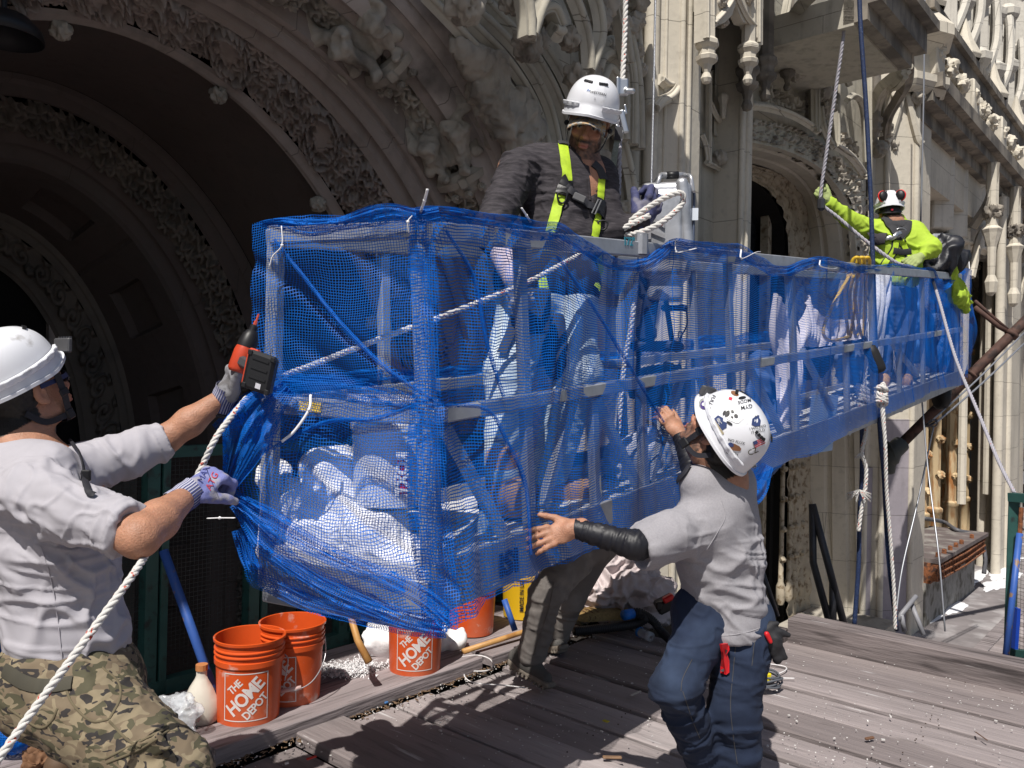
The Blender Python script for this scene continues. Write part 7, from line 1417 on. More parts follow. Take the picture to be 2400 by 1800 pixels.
def shoe(heel, toe, up, parent):
    heel, toe = np.array(heel), np.array(toe); d = nrm(toe - heel); L = np.linalg.norm(toe - heel); R_ = frame(d, up); u = R_[:, 2]
    S = SDF(); S.cap(heel + u * .05, heel + u * .055 + d * L * .45, .046, .044, .02).cap(heel + d * L * .4 + u * .045, toe - d * .045 + u * .030, .044, .036, .03).cap(heel + d * .03 + u * .09, heel + d * .05 + u * .05, .045, .05, .02); V, F = S.mesh(.005); mobj('shoe', V, F, SHO, parent, True)
    S = SDF(); S.box(heel + d * L * .5 + u * .012, (.043, L * .5 + .01, .014), R_, .012, .01); S.box(heel + d * L * .08 + u * .02, (.042, .045, .018), R_, .01, .01)
    for i in range(9): S.box(heel + d * (L * (i + .3) / 9) - u * .008, (.044, .008, .008), R_, .002, .003)
    S.ell(heel + d * L * .62 - u * .022, (.05, .03, .014), R_, .006, -1); V, F = S.mesh(.0045); mobj('shoe_sole', V, F, SOLE, parent, True)
    mb = MB()
    for i in range(4): a = heel + d * (L * (.50 + .09 * i)) + u * (.088 - .012 * i); mb.tube([a - R_[:, 0] * .025, a + u * .006, a + R_[:, 0] * .025], .003, 5)
    mb.build('laces', BLACK, parent)
shoe(P(1205, 1560, 4.36), P(1290, 1612, 4.20), [.35, -.1, 1], pp); shoe(P(1262, 1522, 4.88), P(1322, 1522, 4.72), [0, 0, 1], pp)
S = SDF(); t0 = P(1400, 1240, 4.7); t1 = P(1545, 1120, 4.75); hd = P(1600, 1085, 4.7); S.cap(t0, t1, .14, .16, .05).cap(t1, hd, .08, .07, .05); S.cap(t1 + [0, -.15, 0], P(1560, 1230, 4.55), .06, .045, .04).cap(P(1560, 1230, 4.55), P(1600, 1300, 4.5), .045, .03, .03); S.ell(hd + [.05, 0, .02], (.10, .08, .09), None, .03)
V, F = S.mesh(.010); col = np.tile(np.array(SKINT), (len(V), 1)); mobj('body', V, F, SKIN, pp, True, col=col)
S = SDF(); S.cap(t0, t1, .155, .175, .05).cap(t1 + [0, -.15, 0], P(1560, 1230, 4.55), .075, .055, .04); V, F = clothes(S, .01, [(t0, t1, .25, .012, 10, 6, 94)], 1); mobj('jacket', V, F, mat('dark_jacket', (.03, .035, .05), rough=.85), pp, True)
# ================================================================ ROPES, CABLES, HOIST
def rope_mat(name, base, fleck=(.45, .06, .03), th=.63, sc=60):
    return mat(name, base, rough=.85, var=.10, vs=60, col2=fleck, c2s=sc, c2t=(th, th + .02), bump=.001, bs=300)
ROPEW = rope_mat('white_rope', (.60, .585, .56)); ROPEG = rope_mat('grey_rope', (.36, .35, .39), th=.68); CABLE = mat('steel_cable', (.35, .36, .39), rough=.4, metal=.6); NAVYR = mat('navy_rope', (.016, .03, .085), rough=.6, var=.4, vs=60, col2=(.10, .14, .22), c2s=160, c2t=(.62, .68))
def rope(name, pts, r, m, lab, cat_='rope', grp=None, sp=True, strands=3, pitch=None):
    mb = MB(); mb.rope(spline(pts, 10) if sp else pts, r, strands=strands, pitch=pitch); o = mb.build(name, m, None, True); return tag(o, lab, cat_, grp)
rope('rope', [P(-60, 1860, 1.72), P(60, 1690, 1.80), P(200, 1500, 1.90), P(320, 1335, 2.02), P(362, 1265, 2.22), P(420, 1190, 2.42), P(470, 1100, 2.46), P(510, 1020, 2.48), endp(580, 930, .10)], 0.0098, ROPEW, 'thick white rope with red flecks running diagonally past the camouflage trousers to the glove', pitch=.06)
rope('rope', [endp(665, 880, -.05), P(720, 860, 2.75), P(900, 790, 2.8), P(1020, 748, 2.85), P(1215, 672, 3.05), P(1260, 650, 3.1), P(1385, 583, 3.3)], .0105, ROPEW, 'white rope rising through the net across the end of the platform', sp=False, pitch=.055)
rope('rope', [P(1467, -300, 3.9), P(1466, 20, 3.85), P(1459, 190, 3.78)], .013, ROPEW, 'white lifeline rope with red flecks hanging above the rope grab', pitch=.085)
rope('rope', [P(1456, 260, 3.78), P(1452, 330, 3.78), P(1450, 430, 3.76), P(1446, 540, 3.76), P(1440, 640, 3.8), P(1428, 760, 3.8), P(1420, 880, 3.8)], .0125, ROPEG, 'grey lifeline rope hanging below the rope grab beside the harness', pitch=.085)
rope('rope', [P(1492, 640, 3.75), P(1480, 760, 3.75), P(1462, 860, 3.78), P(1450, 1000, 3.8), P(1440, 1080, 3.8)], .013, ROPEW, 'slack grey white rope hanging inside the platform behind the net', pitch=.08)
rope('rope', [P(1440, 560, 3.62), P(1455, 540, 3.60), P(1500, 500, 3.58), P(1555, 465, 3.58), P(1596, 452, 3.58), P(1600, 475, 3.60), P(1580, 498, 3.58), P(1545, 525, 3.56), P(1500, 545, 3.56), P(1468, 550, 3.58), P(1455, 542, 3.58), P(1475, 528, 3.56), P(1522, 505, 3.58)], .0135, ROPEW, 'loop of thick white rope held in the indigo glove', pitch=.08)
rope('cable', [P(1540, -200, 4.3), P(1532, 200, 4.28), P(1526, 445, 4.25)], .006, CABLE, 'thin twisted steel wire cable running up from the hoist', 'cable', strands=4, pitch=.03)
rope('rope', [P(1990, -200, 7.2), P(1982, 30, 7.2), P(1960, 200, 7.25), P(1938, 350, 7.3), P(1924, 450, 7.33), P(1928, 480, 7.33), P(1965, 510, 7.3), P(2030, 565, 7.2), P(2100, 615, 7.1), P(2140, 628, 7.2)], .016, ROPEG, 'pale rope held in the raised glove crossing the lime shirt', pitch=.12)
mb = MB(); mb.tube(spline([P(2014, -200, 6.2), P(2015, 20, 6.2), P(2030, 250, 6.2), P(2040, 450, 6.2), P(2046, 620, 6.2), P(2052, 800, 6.2), P(2062, 1000, 6.1), P(2072, 1120, 6.1), P(2082, 1300, 6.1), P(2102, 1478, 6.1)], 8), .017, 10); o = mb.build('cable', NAVYR, None, True); tag(o, 'thick navy cable hanging down in front of the lime shirt and grey pier', 'cable')
mb = MB(); mb.tube(spline([P(2018, 870, 6.15), P(2020, 960, 6.1), P(2020, 1120, 6.1), P(2015, 1200, 6.1), P(2012, 1330, 6.1), P(2002, 1470, 6.1)], 8), .017, 10); o = mb.build('cable', NAVYR, None, True); tag(o, 'left navy cable hanging below the platform to the deck edge', 'cable')
def knot(mb, c, r, n=4, seed=0):
    rr_ = random.Random(seed)
    for i in range(n):
        a = rr_.uniform(0, 3); z = (i - n / 2) * r * 1.1; mb.rope(spline([c + np.array([math.cos(t + a) * r * 1.6, math.sin(t + a) * r * 1.3, z + r * .9 * math.sin(t)]) for t in np.linspace(0, 6.3, 9)], 6), r * .85, pitch=r * 6)
    return mb
mb = MB(); mb.rope(spline([P(2032, 830, 6.0), P(2026, 905, 6.0), P(2024, 960, 6.0), P(2030, 1010, 6.0), P(2020, 1060, 6.0), P(2030, 1100, 6.0), P(2026, 1160, 6.0), P(2018, 1200, 6.0), P(2012, 1245, 6.0)], 8), .015, pitch=.10); knot(mb, P(2023, 925, 6.0), .022, 6, 1); 
for i in range(50): a = i * .7; q = P(2014, 1150, 6.0); mb.tube([P(2014, 1148, 6.0), q + np.array([math.cos(a) * .09, math.sin(a) * .05, -.05 - .03 * math.sin(i)])], .003, 4)
for i in range(16): a = i * 1.7; q = P(2015, 1062, 6.0); mb.tube([q, q + np.array([math.cos(a) * .04, math.sin(a) * .03, -.04])], .003, 4)
o = mb.build('rope', ROPEW, None, True); tag(o, 'knotted white rope with frayed brush end hanging below the platform', 'rope')
mb = MB(); mb.rope(spline([P(2072, 1010, 5.95), P(2064, 920, 5.95), P(2072, 900, 5.95), P(2070, 960, 5.95), P(2075, 1050, 5.95), P(2078, 1150, 5.98), P(2088, 1280, 6.0), P(2096, 1400, 6.0), P(2098, 1475, 6.0)], 8), .014, pitch=.10); knot(mb, P(2065, 925, 5.95), .022, 5, 2); o = mb.build('rope', ROPEW, None, True); tag(o, 'long white rope knotted at the net and twisting down the violet pier', 'rope')
mb = MB(); mb.lathe([(0, .12), (.012, .12), (.02, .08), (.045, .06), (.052, .02), (.052, -.10), (.046, -.13), (.03, -.14), (0, -.14)], P(2045, 832, 6.0), 14, np.array(Matrix.Rotation(-.45, 3, 'Y'))); mb.tube(spline([P(2033, 805, 6.0), P(2025, 790, 6.05), P(2020, 800, 6.1)], 5), .012, 6); o = mb.build('power_connector', mat('black_rubber', (.015, .015, .017), rough=.6), None, True); tag(o, 'black rubber power cable connector hanging on the net', 'connector')
rope('rope', [P(2186, 655, 7.6), P(2200, 700, 7.4), P(2240, 840, 7.0), P(2290, 960, 6.6), P(2340, 1080, 6.2), P(2378, 1155, 5.9)], .014, ROPEG, 'pale rope slanting from the far end of the platform to the green fence post', sp=True, pitch=.09)
for pts, r, lab in (([P(2168, -100, 9.5), P(2165, 200, 9.5), P(2158, 520, 9.5)], .010, 'thin grey wire hanging in front of the far pier face'), ([P(2400, 805, 9), P(2300, 900, 8.5), P(2192, 992, 8)], .010, 'lower thin pale guy wire running to the wire clip'), ([P(2400, 780, 9), P(2290, 890, 8.5), P(2185, 985, 8)], .009, 'upper thin pale guy wire running to the wire clip'),
                    ([P(2160, 930, 7.4), P(2175, 1100, 7.2), P(2200, 1300, 6.8), P(2215, 1480, 6.6)], .007, 'thin dark wire hanging past the rusty ledge'), ([P(2188, 1000, 8), P(2150, 1180, 7.8), P(2115, 1330, 7.5), P(2100, 1440, 7.2)], .008, 'thin grey wire slanting from the wire clip down the pier')):
    mb = MB(); mb.tube(spline(pts, 6), r, 6); o = mb.build('wire', CABLE, None, True); tag(o, lab, 'wire')
mb = MB(); 
for i in range(3): mb.tube([P(2186, 992, 8) + np.array([.045 * math.cos(t) * (1 + .2 * i), .02 * i, .035 * math.sin(t + i)]) for t in np.linspace(0, 6.28, 14)[:-1]], .007, 5, closed=True)
o = mb.build('wire_clip', mat('dark_steel', (.08, .08, .09), rough=.4, metal=.7), None, True); tag(o, 'small coil of wire and clips where the guy wires meet', 'clip')
# rusted outrigger pole with grey bracket on the pier
pole = thing('outrigger_pole', 'long rust brown steel pole slanting up from a grey bracket on the pier', 'pole', P(2085, 1090, 9.4))
RUSTP = mat('rust_pole', (.085, .045, .035), rough=.8, var=.35, vs=14, col2=(.035, .022, .02), c2s=8); DKGR = mat('grey_green_iron', (.06, .065, .06), rough=.6, var=.2)
mb = MB(); mb.tube([P(2108, 1045, 9.4), P(2400, 755, 9.6), P(2520, 640, 9.7)], .058, 12); mb.build('pole_tube', RUSTP, pole, True)
mb = MB(); mb.tube([P(2275, 880, 9.5), P(2278, 877, 9.5)], .076, 12); mb.build('pole_collar', RUSTP, pole, True); mb = MB(); mb.tube([P(2368, 787, 9.57), P(2374, 781, 9.57)], .078, 12); mb.build('pole_collar', RUSTP, pole, True)
mb = MB(); mb.tube(spline([P(2112, 1040, 9.4), P(2095, 1058, 9.36), P(2086, 1085, 9.36), P(2082, 1110, 9.38)], 6), [.10] * 6 + [.095] * 6 + [.07] * 6 + [.04], 12); mb.lathe([(0, 0), (.16, 0), (.17, .02), (.1, .05), (.04, .06)], P(2080, 1065, 9.42), 16, np.array(Matrix.Rotation(rad(75), 3, 'Y'))); mb.build('pole_bracket', DKGR, pole, True)
mb = MB(); mb.tube([P(2285, 720, 9.6), P(2340, 765, 9.6), P(2368, 780, 9.58)], .03, 8); mb.tube([P(2285, 705, 9.6), P(2330, 745, 9.6), P(2366, 776, 9.58)], .02, 8); mb.build('stay_bar', RUSTP, pole, True)
cst = thing('caster', 'black caster wheel under the far end of the platform', 'wheel', P(2208, 925, 8.2)); mb = MB(); mb.lathe([(.0, -.05), (.10, -.05), (.13, -.03), (.13, .03), (.10, .05), (0, .05)], P(2206, 930, 8.2), 18, np.array(Matrix.Rotation(rad(90), 3, 'Y')) ); mb.build('wheel', mat('black_rubber', (.015, .015, .017)), cst, True); mb = MB(); mb.box(P(2208, 915, 8.2), (.16, .10, .10), None, .02); mb.build('caster_fork', BLACK, cst)
# hoist with stirrup handle
ho = thing('hoist_motor', 'silver traction hoist with carrying handle mounted on the platform', 'hoist', P(1560, 740, 4.1))
SIL = mat('cast_aluminium', (.50, .51, .54), rough=.35, metal=.6, var=.10, vs=10, col2=(.32, .33, .35), c2s=7)
Rz = np.array(Matrix.Rotation(-.25, 3, 'Z')); hd_ = 4.05
S = SDF(); S.box(P(1560, 545, hd_), (.125, .10, .235), Rz, .035, .01); S.box(P(1553, 545, hd_ - .10), (.095, .02, .20), Rz, .018, .01); S.box(P(1560, 660, hd_), (.085, .08, .10), Rz, .02, .02); V, F = S.mesh(.008); mobj('hoist_body', V, F, SIL, ho, True)
S = SDF(); S.box(P(1606, 510, hd_ - .02), (.030, .12, .175), Rz @ np.array(Matrix.Rotation(-.1, 3, 'Y')), .025, .01); V, F = S.mesh(.007); mobj('hoist_cover', V, F, SIL, ho, True)
mb = MB(); 
for d_ in (-.07, .07):
    o_ = np.array([.0, d_, 0]); mb.tube(spline([P(1528, 460, hd_) + o_, P(1540, 425, hd_) + o_, P(1545, 413, hd_) + o_ * .3, P(1556, 411, hd_)], 6), .010, 8); mb.tube(spline([P(1618, 460, hd_) + o_, P(1612, 425, hd_) + o_, P(1608, 413, hd_) + o_ * .3, P(1598, 411, hd_)], 6), .010, 8)
mb.tube([P(1548, 411, hd_), P(1606, 411, hd_)], .016, 10); mb.build('carry_handle', SIL, ho, True)
mb = MB(); mb.tube([P(1562, 411, hd_), P(1590, 410, hd_)], .019, 10); mb.build('handle_grip', BLACK, ho, True)
mb = MB(); mb.box(P(1512, 505, hd_ + .05), (.10, .12, .24), Rz, .02); mb.lathe([(0, .02), (.05, .02), (.055, 0), (.05, -.02), (0, -.02)], P(1515, 452, hd_ + .05), 14); mb.build('brake_housing', SIL, ho, smooth=rad(40)); mb = MB(); mb.tube([P(1500, 466, hd_ - .03), P(1513, 466, hd_ - .02)], .010, 8); mb.build('red_lever', mat('lever_red', (.35, .02, .02), rough=.3), ho, True)
mb = MB(); mb.box(P(1497, 497, hd_ - .02), (.02, .01, .03), None); mb.build('red_tag', STR, ho)
V, F = text_mesh('172', .11, .003, .002); r_ = np.array([0, 0, 1.0]); x_ = Rz @ np.array([1, 0, 0]); mobj('cast_lettering', P(1540, 548, hd_ - .125) + V[:, :1] * r_ - V[:, 1:2] * x_ * 1.0 + V[:, 2:] * (Rz @ np.array([0, -1, 0])), F, mat('cast_letters', (.38, .38, .40), rough=.4, metal=.6), ho)
mb = MB(); mb.box(P(1626, 520, hd_ + .0), (.012, .09, .30), Rz, .004); mb.build('control_box', mat('blue_grey_box', (.08, .10, .15), rough=.5), ho); mb = MB(); mb.box(P(1628, 502, hd_ - .055), (.035, .004, .06), Rz); mb.build('warning_label', mat('label_pale', (.6, .65, .72), rough=.5), ho)
DKB = mat('dark_blue_steel', (.02, .035, .085), rough=.6, var=.3, vs=10)
mb = MB(); mb.box(P(1520, 640, hd_), (.11, .08, .26), Rz, .02); mb.beam(P(1527, 690, hd_), P(1512, 800, hd_), .09, .07, bevel=.01); mb.beam(P(1560, 700, hd_), P(1575, 800, hd_), .022, .022); mb.box(P(1580, 722, hd_), (.13, .05, .03), Rz, .01); mb.box(P(1540, 812, hd_), (.26, .12, .05), Rz, .015); mb.box(P(1515, 780, hd_), (.10, .09, .08), Rz, .02); mb.build('hoist_stirrup', DKB, ho, smooth=rad(35))
mb = MB(); mb.tube(spline([P(1608, 720, 4.0), P(1610, 760, 4.0), P(1596, 790, 4.0), P(1594, 805, 4.0)], 6), .004, 6); mb.tube([P(1594, 785, 4.0) + np.array([.010 * math.cos(t), 0, .018 * math.sin(t)]) for t in np.linspace(0, 6.28, 12)[:-1]], .003, 5, closed=True); mb.build('hook_wire', BLACK, ho, True)
# rope grab and lanyard
rg = thing('rope_grab', 'steel rope grab clamped on the white lifeline above the shoulder', 'rope grab', P(1463, 250, 3.78))
S = SDF(); c = P(1459, 205, 3.77); S.box(c, (.026, .014, .04), None, .006, .004); S.box(c + [-.024, 0, .0], (.008, .018, .045), None, .004, .002); S.cap(c + [.02, -.01, -.02], c + [.045, -.01, -.02], .014, .014, .004); V, F = S.mesh(.004); mobj('grab_body', V, F, STEEL, rg, True)
S = SDF(); c = P(1461, 285, 3.74); S.box(c, (.014, .008, .055), np.array(Matrix.Rotation(-.25, 3, 'Y')), .004, .004); S.cap(c + [-.01, 0, -.05], c + [-.03, 0, -.02], .008, .008, .004); S.cap(c + [.012, 0, .04], c + [.005, 0, .075], .006, .006, .004); V, F = S.mesh(.0035); mobj('snap_hook', V, F, STEEL, rg, True)
mb = MB(); ribbon3(mb, [P(1449, 315, 3.72), P(1441, 360, 3.7), P(1434, 420, 3.7), P(1426, 465, 3.68), P(1420, 490, 3.66), P(1405, 505, 3.62)], .026, np.array([0, -1, .1]), .004); mb.build('lanyard_webbing', mat('grey_green_webbing', (.22, .25, .22), rough=.8, var=.3, vs=90, col2=(.5, .5, .42), c2s=5, c2t=(.55, .56)), rg)
mb = MB(); ribbon3(mb, [P(1450, 300, 3.72), P(1449, 318, 3.71), P(1447, 330, 3.71)], .034, np.array([0, -1, .1]), .010); mb.build('webbing_sleeve', HGR, rg)
mb = MB(); mb.box(P(1925, 478, 7.3), (.07, .05, .12), None, .02); o = mb.build('rope_grab', mat('dark_steel', (.05, .05, .05)), None); tag(o, 'black rope grab below the raised yellow green glove', 'rope grab')
# ================================================================ THINGS ON THE PLATFORM
def crumple(name, S, h, m, parent, amp=.02, fr=7, seed=0, amp2=.006):
    V, F = S.mesh(h); V = lap(V, F, 1); N = vnormals(V, F); q = V * fr; wq = q + .8 * np.stack([nz(q * .8, seed), nz(q * .8, seed + 11), nz(q * .8, seed + 12)], 1); r = np.clip(1 - 3.0 * np.abs(nz(wq, seed + 1)), -1, 1); r2 = np.clip(1 - 3.2 * np.abs(nz(wq * [2.1, 2.1, 1.5] + 4, seed + 2)), -1, 1); r3 = 1 - 2.5 * np.abs(nz(wq * 4.6, seed + 3)); V = V + N * (1.3 * amp * r + (.5 * amp + amp2) * r2 + .22 * amp * r3 * np.clip(r2, 0, 1))[:, None]; return mobj(name, V, F, m, parent, True)
SACK = mat('white_sheet', (.86, .86, .87), rough=.8, var=.06, vs=6, bump=.002, bs=50)
S = SDF(); S.ell(endp(690, 1190, -.17), (.13, .11, .10), None, .04).ell(endp(780, 1200, -.17), (.16, .11, .12), None, .04).ell(endp(790, 1110, -.2), (.11, .10, .08), None, .04).ell(endp(740, 1085, -.2), (.05, .06, .05), None, .03).cap(endp(650, 1260, -.15), endp(960, 1310, -.14), .08, .09, .05).cap(endp(720, 1230, -.14), endp(900, 1250, -.13), .09, .09, .05).ell(endp(940, 1350, -.10), (.07, .07, .08), None, .04).ell(endp(640, 1120, -.2), (.06, .07, .05), None, .03)
o = crumple('dust_sheet', S, .0075, SACK, None, .013, 6, 3, .004); tag(o, 'crumpled white dust sheet heaped in the near end of the platform', 'sheet')
BKW = mat('white_plastic', (.70, .71, .74), rough=.35, var=.06, vs=9, dirt=(.5, .5, .52), dirts=11)
def bucket(name, c, H, R, m, label, group=None, open_=True, handle=True, R3=None, rim=True, inner=None, ridges=2):
    b = thing(name, label, 'bucket', c, group); k = R / .15; hh = H
    prof = [(0, 0), (.128 * k, 0), (.132 * k, .004), (.143 * k, hh * .70), (.150 * k, hh * .705), (.151 * k, hh * .765), (.1445 * k, hh * .77), (.1445 * k, hh * .80)]
    for i in range(ridges): z = hh * (.81 + .055 * i); prof += [(.1445 * k, z), (.152 * k, z + .004), (.152 * k, z + .008), (.1455 * k, z + .012)]
    prof += [(.146 * k, hh * .955), (.155 * k, hh * .965), (.156 * k, hh * .995), (.151 * k, hh), (.147 * k, hh * .995), (.146 * k, hh * .95), (.127 * k, .02), (0, .02)]
    mb = MB(); mb.lathe(prof, c, 64, R3); mb.build('bucket_shell', m, b, smooth=rad(35)); return b
b = bucket('bucket', endp(918, 1180, -.20) + np.array([0, 0, .0]), .36, .145, BKW, 'white bucket with red lettering behind the near post inside the net')
mb = MB(); c = endp(918, 1055, -.02); 
RL_ = mat('red_label', (.60, .02, .08), rough=.4); mb.box(endp(944, 1110, -.045), (.035, .006, .13), None); mb.build('red_label', RL_, b); V, F = text_mesh('ROXT', .05, .003, .002); mobj('label_lettering', endp(944, 1110, -.038) + V[:, 1:2] * np.array([-1, 0, 0]) * 1.0 + V[:, :1] * np.array([0, 0, -1.0]) * 1.0 + V[:, 2:] * np.array([0, -1, 0]), F, BKW, b)
mb = MB(); mb.lathe([(0, 0), (.15, 0), (.15, -.03), (.14, -.035)], endp(918, 925, -.20), 40); mb.build('bucket_lid', BKW, b, smooth=rad(35))
mb = MB(); V, F = (None, None)
o = crumple('shrink_wrap', SDF().cap(SP(1.55, .4, .15), SP(2.7, .5, .15), .10, .08, .04).ell(SP(1.8, .5, .18), (.14, .1, .09), None, .03), .012, mat('grey_tarp', (.42, .43, .48), rough=.6, var=.1), None, .02, 7, 9); tag(o, 'grey wrapped bundle lying on the walkway beside the boots', 'bundle')
def crate(name, c, size, m, lab, cat_, R3=None, bev=.008, part=None):
    t = thing(name, lab, cat_, c - np.array([0, 0, size[2] / 2])); mb = MB(); mb.box(c, size, R3, bev); mb.build(part or 'shell', m, t, smooth=rad(35)); return t
RPL = np.stack([DS, -NS, np.cross(DS, -NS)], 1)
def onp(px, py, o_): return hitplane(px, py, SP(2.0, o_, .3), NS)
def plS(items, k=.04):
    S = SDF()
    for (x, y, rx, rz, o_) in items:
        vd = nrm(onp(x, y, o_) - CAMP); fs = max(.35, abs(np.cross(vd[:2] / np.linalg.norm(vd[:2]), DS[:2] / np.linalg.norm(DS[:2])))); S.ell(onp(x, y, o_), (rx / fs * .9, .09, rz), RPL, k)
    return S
t = thing('spray_bottle', 'clear blue lidded plastic bottle standing by the toe board', 'bottle', onp(1235, 1245, .3)); mb = MB(); mb.lathe([(0, 0), (.035, 0), (.036, .10), (.015, .13), (.015, .15)], onp(1130, 1290, .3), 16); mb.build('bottle_body', mat('pale_blue_plastic', (.35, .42, .5), rough=.3), t, True); mb = MB(); mb.lathe([(0, .15), (.02, .15), (.02, .19), (0, .19)], onp(1130, 1290, .3), 12); mb.build('bottle_cap', BLACK, t)
YEL = mat('tool_yellow', (.62, .42, .03), rough=.5); WOODH = mat('wood_handle', (.50, .27, .09), rough=.5, var=.15, vs=12, col2=(.36, .17, .05), c2s=9, stretch=(1, 1, .2))
def stick(lab, a, b, r, m, cat_='tool', name='long_tool'): mb = MB(); mb.tube([a, b], r, 10); o = mb.build(name, m, None, True); return tag(o, lab, cat_)
stick('yellow handled tool standing behind the net left of the diagonal braces', onp(1512, 1130, .6), onp(1518, 920, .6), .012, YEL); stick('black pole standing behind the net under the hoist', onp(1490, 1120, .5), onp(1497, 820, .5), .012, BLACK); stick('white pole leaning behind the net by the hoist', onp(1540, 1110, .7), onp(1528, 880, .7), .014, BKW)
o = crumple('blue_bag', plS([(1560, 900, .12, .10, .6), (1530, 905, .09, .08, .6)]), .010, mat('blue_bag', (.03, .12, .22), rough=.6, var=.2, vs=30, dirt=(.35, .4, .42), dirts=60, dirtt=(.62, .68)), None, .012, 9, 6); tag(o, 'paint flecked teal bag hanging behind the middle rail', 'bag')
LIL = mat('lilac_sheet', (.70, .66, .71), rough=.8, var=.06)
def hang(name, rows, o_, m, seed, amp=.03, fr=(7, 1.2), nx=90, ny=70):
    return cloth(name, [[onp(x, y, o_ + .06 * math.sin(x * .05 + y * .02)) for x, y in r] for r in rows], nx, ny, amp, fr, m, None, seed, fold=lambda U, V: .035 * np.exp(-(nz(np.stack([U * 9 + V * 1.6, V * 1.2, U * 0 + seed], -1).reshape(-1, 3), seed).reshape(U.shape) / .22) ** 2))
o = hang('white_dust_sheet', [[(1818, 700), (1832, 688), (1850, 712), (1866, 745), (1880, 760)], [(1815, 790), (1832, 790), (1850, 795), (1868, 800), (1886, 800)], [(1818, 900), (1838, 905), (1858, 905), (1876, 905), (1896, 900)], [(1830, 1000), (1848, 1010), (1866, 1005), (1880, 1000), (1890, 990)], [(1838, 1060), (1850, 1065), (1862, 1060), (1872, 1055), (1880, 1040)]], .35, LIL, 3); tag(o, 'pale dust sheet hanging in folds behind the net left of the foam board', 'sheet')
o = hang('white_dust_sheet', [[(1884, 745), (1900, 690), (1915, 700), (1950, 750), (2000, 745), (2040, 742)], [(1886, 765), (1905, 770), (1925, 775), (1955, 775), (2000, 770), (2042, 765)], [(1890, 800), (1908, 812), (1930, 815), (1960, 805), (2000, 795), (2040, 788)]], .35, LIL, 7, amp=.05, fr=(5, 3)); tag(o, 'pale dust sheet bunched along the middle rail under the yellow hose coil', 'sheet')
mb = MB(); a = [onp(1888, 1066, .05), onp(1948, 1056, .05), onp(1963, 925, .05), onp(1902, 925, .05)]; n_ = np.array([.02, .03, 0]); mb.add(a + [q + n_ for q in a], [(0, 3, 2, 1), (4, 5, 6, 7), (0, 1, 5, 4), (1, 2, 6, 5), (2, 3, 7, 6), (3, 0, 4, 7)]); o = mb.build('foam_board', mat('pale_blue_foam', (.36, .48, .66), rough=.7, var=.08), None); tag(o, 'pale blue foam board leaning inside the net', 'board')
for i, (x, y, rx, rz, c_, lb) in enumerate(((1795, 940, .11, .30, (.05, .10, .25), 'navy bag hanging behind the net left of the pale sheet'), (1905, 830, .13, .16, (.015, .02, .03), 'black bundle behind the middle rail right of the pale sheet'), (1780, 1060, .12, .14, (.06, .11, .25), 'dark blue bag low on the platform behind the stickered helmet'), (2000, 840, .16, .20, (.10, .13, .22), 'slate bag standing behind the net near the connector'), (2150, 780, .2, .3, (.05, .14, .38), 'blue bag standing at the far end behind the net'), (2115, 720, .10, .35, (.04, .09, .3), 'navy coverall hanging beside the lime shirt'), (2190, 800, .15, .3, (.12, .2, .4), 'slate blue bag at the far end of the platform'))):
    o = crumple('cloth_bag', plS([(x, y, rx, rz, .6)]), .014, mat('bag%d' % i, c_, rough=.8, var=.2), None, .025, 6, 20 + i); tag(o, lb, 'bag')
o = hang('white_plastic_sheet', [[(2058, 638), (2070, 632), (2085, 634), (2096, 640)], [(2052, 700), (2066, 700), (2082, 700), (2092, 705)], [(2046, 770), (2060, 775), (2074, 775), (2086, 770)], [(2044, 830), (2056, 840), (2070, 838), (2080, 830)]], .3, mat('milky_plastic', (.66, .68, .76), rough=.35), 11); tag(o, 'milky plastic sheeting hanging over the far rail under the lime shirt', 'sheet')
mb = MB()
for i in range(3):
    x0 = 2000 + 12 * i; mb.tube(spline([onp(x0 - 10, 640, .02), side(x0, 608, .04), side(x0 + 14, 612, .06), onp(x0 + 6, 680, .2), onp(x0 - 8 + 3 * i, 790, .3), onp(x0 - 20, 700, .2), onp(x0 - 12, 645, .1)], 8), .013, 8)
    if i == 2: mb.tube(spline([onp(1995, 640, .1), onp(1960, 700, .1), onp(1930, 770, .1), onp(1945, 798, .1), onp(1990, 790, .1)], 8), .012, 8)
o = mb.build('yellow_hose', mat('yellow_hose', (.62, .40, .03), rough=.5, var=.1), None, True); tag(o, 'yellow hose coil hung over the far top rail', 'hose')
o = crumple('black_bag', SDF().ell(P(2215, 598, 8.0), (.17, .14, .17), None, .05).ell(P(2190, 610, 7.9), (.12, .1, .10), None, .05).ell(P(2235, 612, 8.1), (.12, .1, .12), None, .05), .014, mat('black_nylon', (.015, .016, .022), rough=.45, var=.2), None, .03, 5, 33); tag(o, 'black nylon bag piled at the far end of the platform rail', 'bag')
t = crate('second_hoist', P(2195, 575, 8.1), (.16, .14, .22), SIL, 'silver hoist motor at the far end behind the black bag', 'hoist', None, .03, 'hoist_body')
mb = MB(); mb.tube(spline([P(2196, 555, 8.1), P(2198, 520, 8.1), P(2202, 300, 8.2), P(2210, -100, 8.3)], 6), .008, 6) if False else None
S = SDF(); S.cap(side(2222, 634, .04), side(2240, 690, .06), .055, .06, .03).cap(side(2240, 690, .06), side(2262, 720, .07), .06, .05, .03).cap(side(2228, 640, .06), side(2262, 705, .07), .05, .05, .03)
o = crumple('lime_jacket', S, .010, LIME, None, .015, 8, 35); tag(o, 'lime garment draped over the far corner of the net', 'garment')
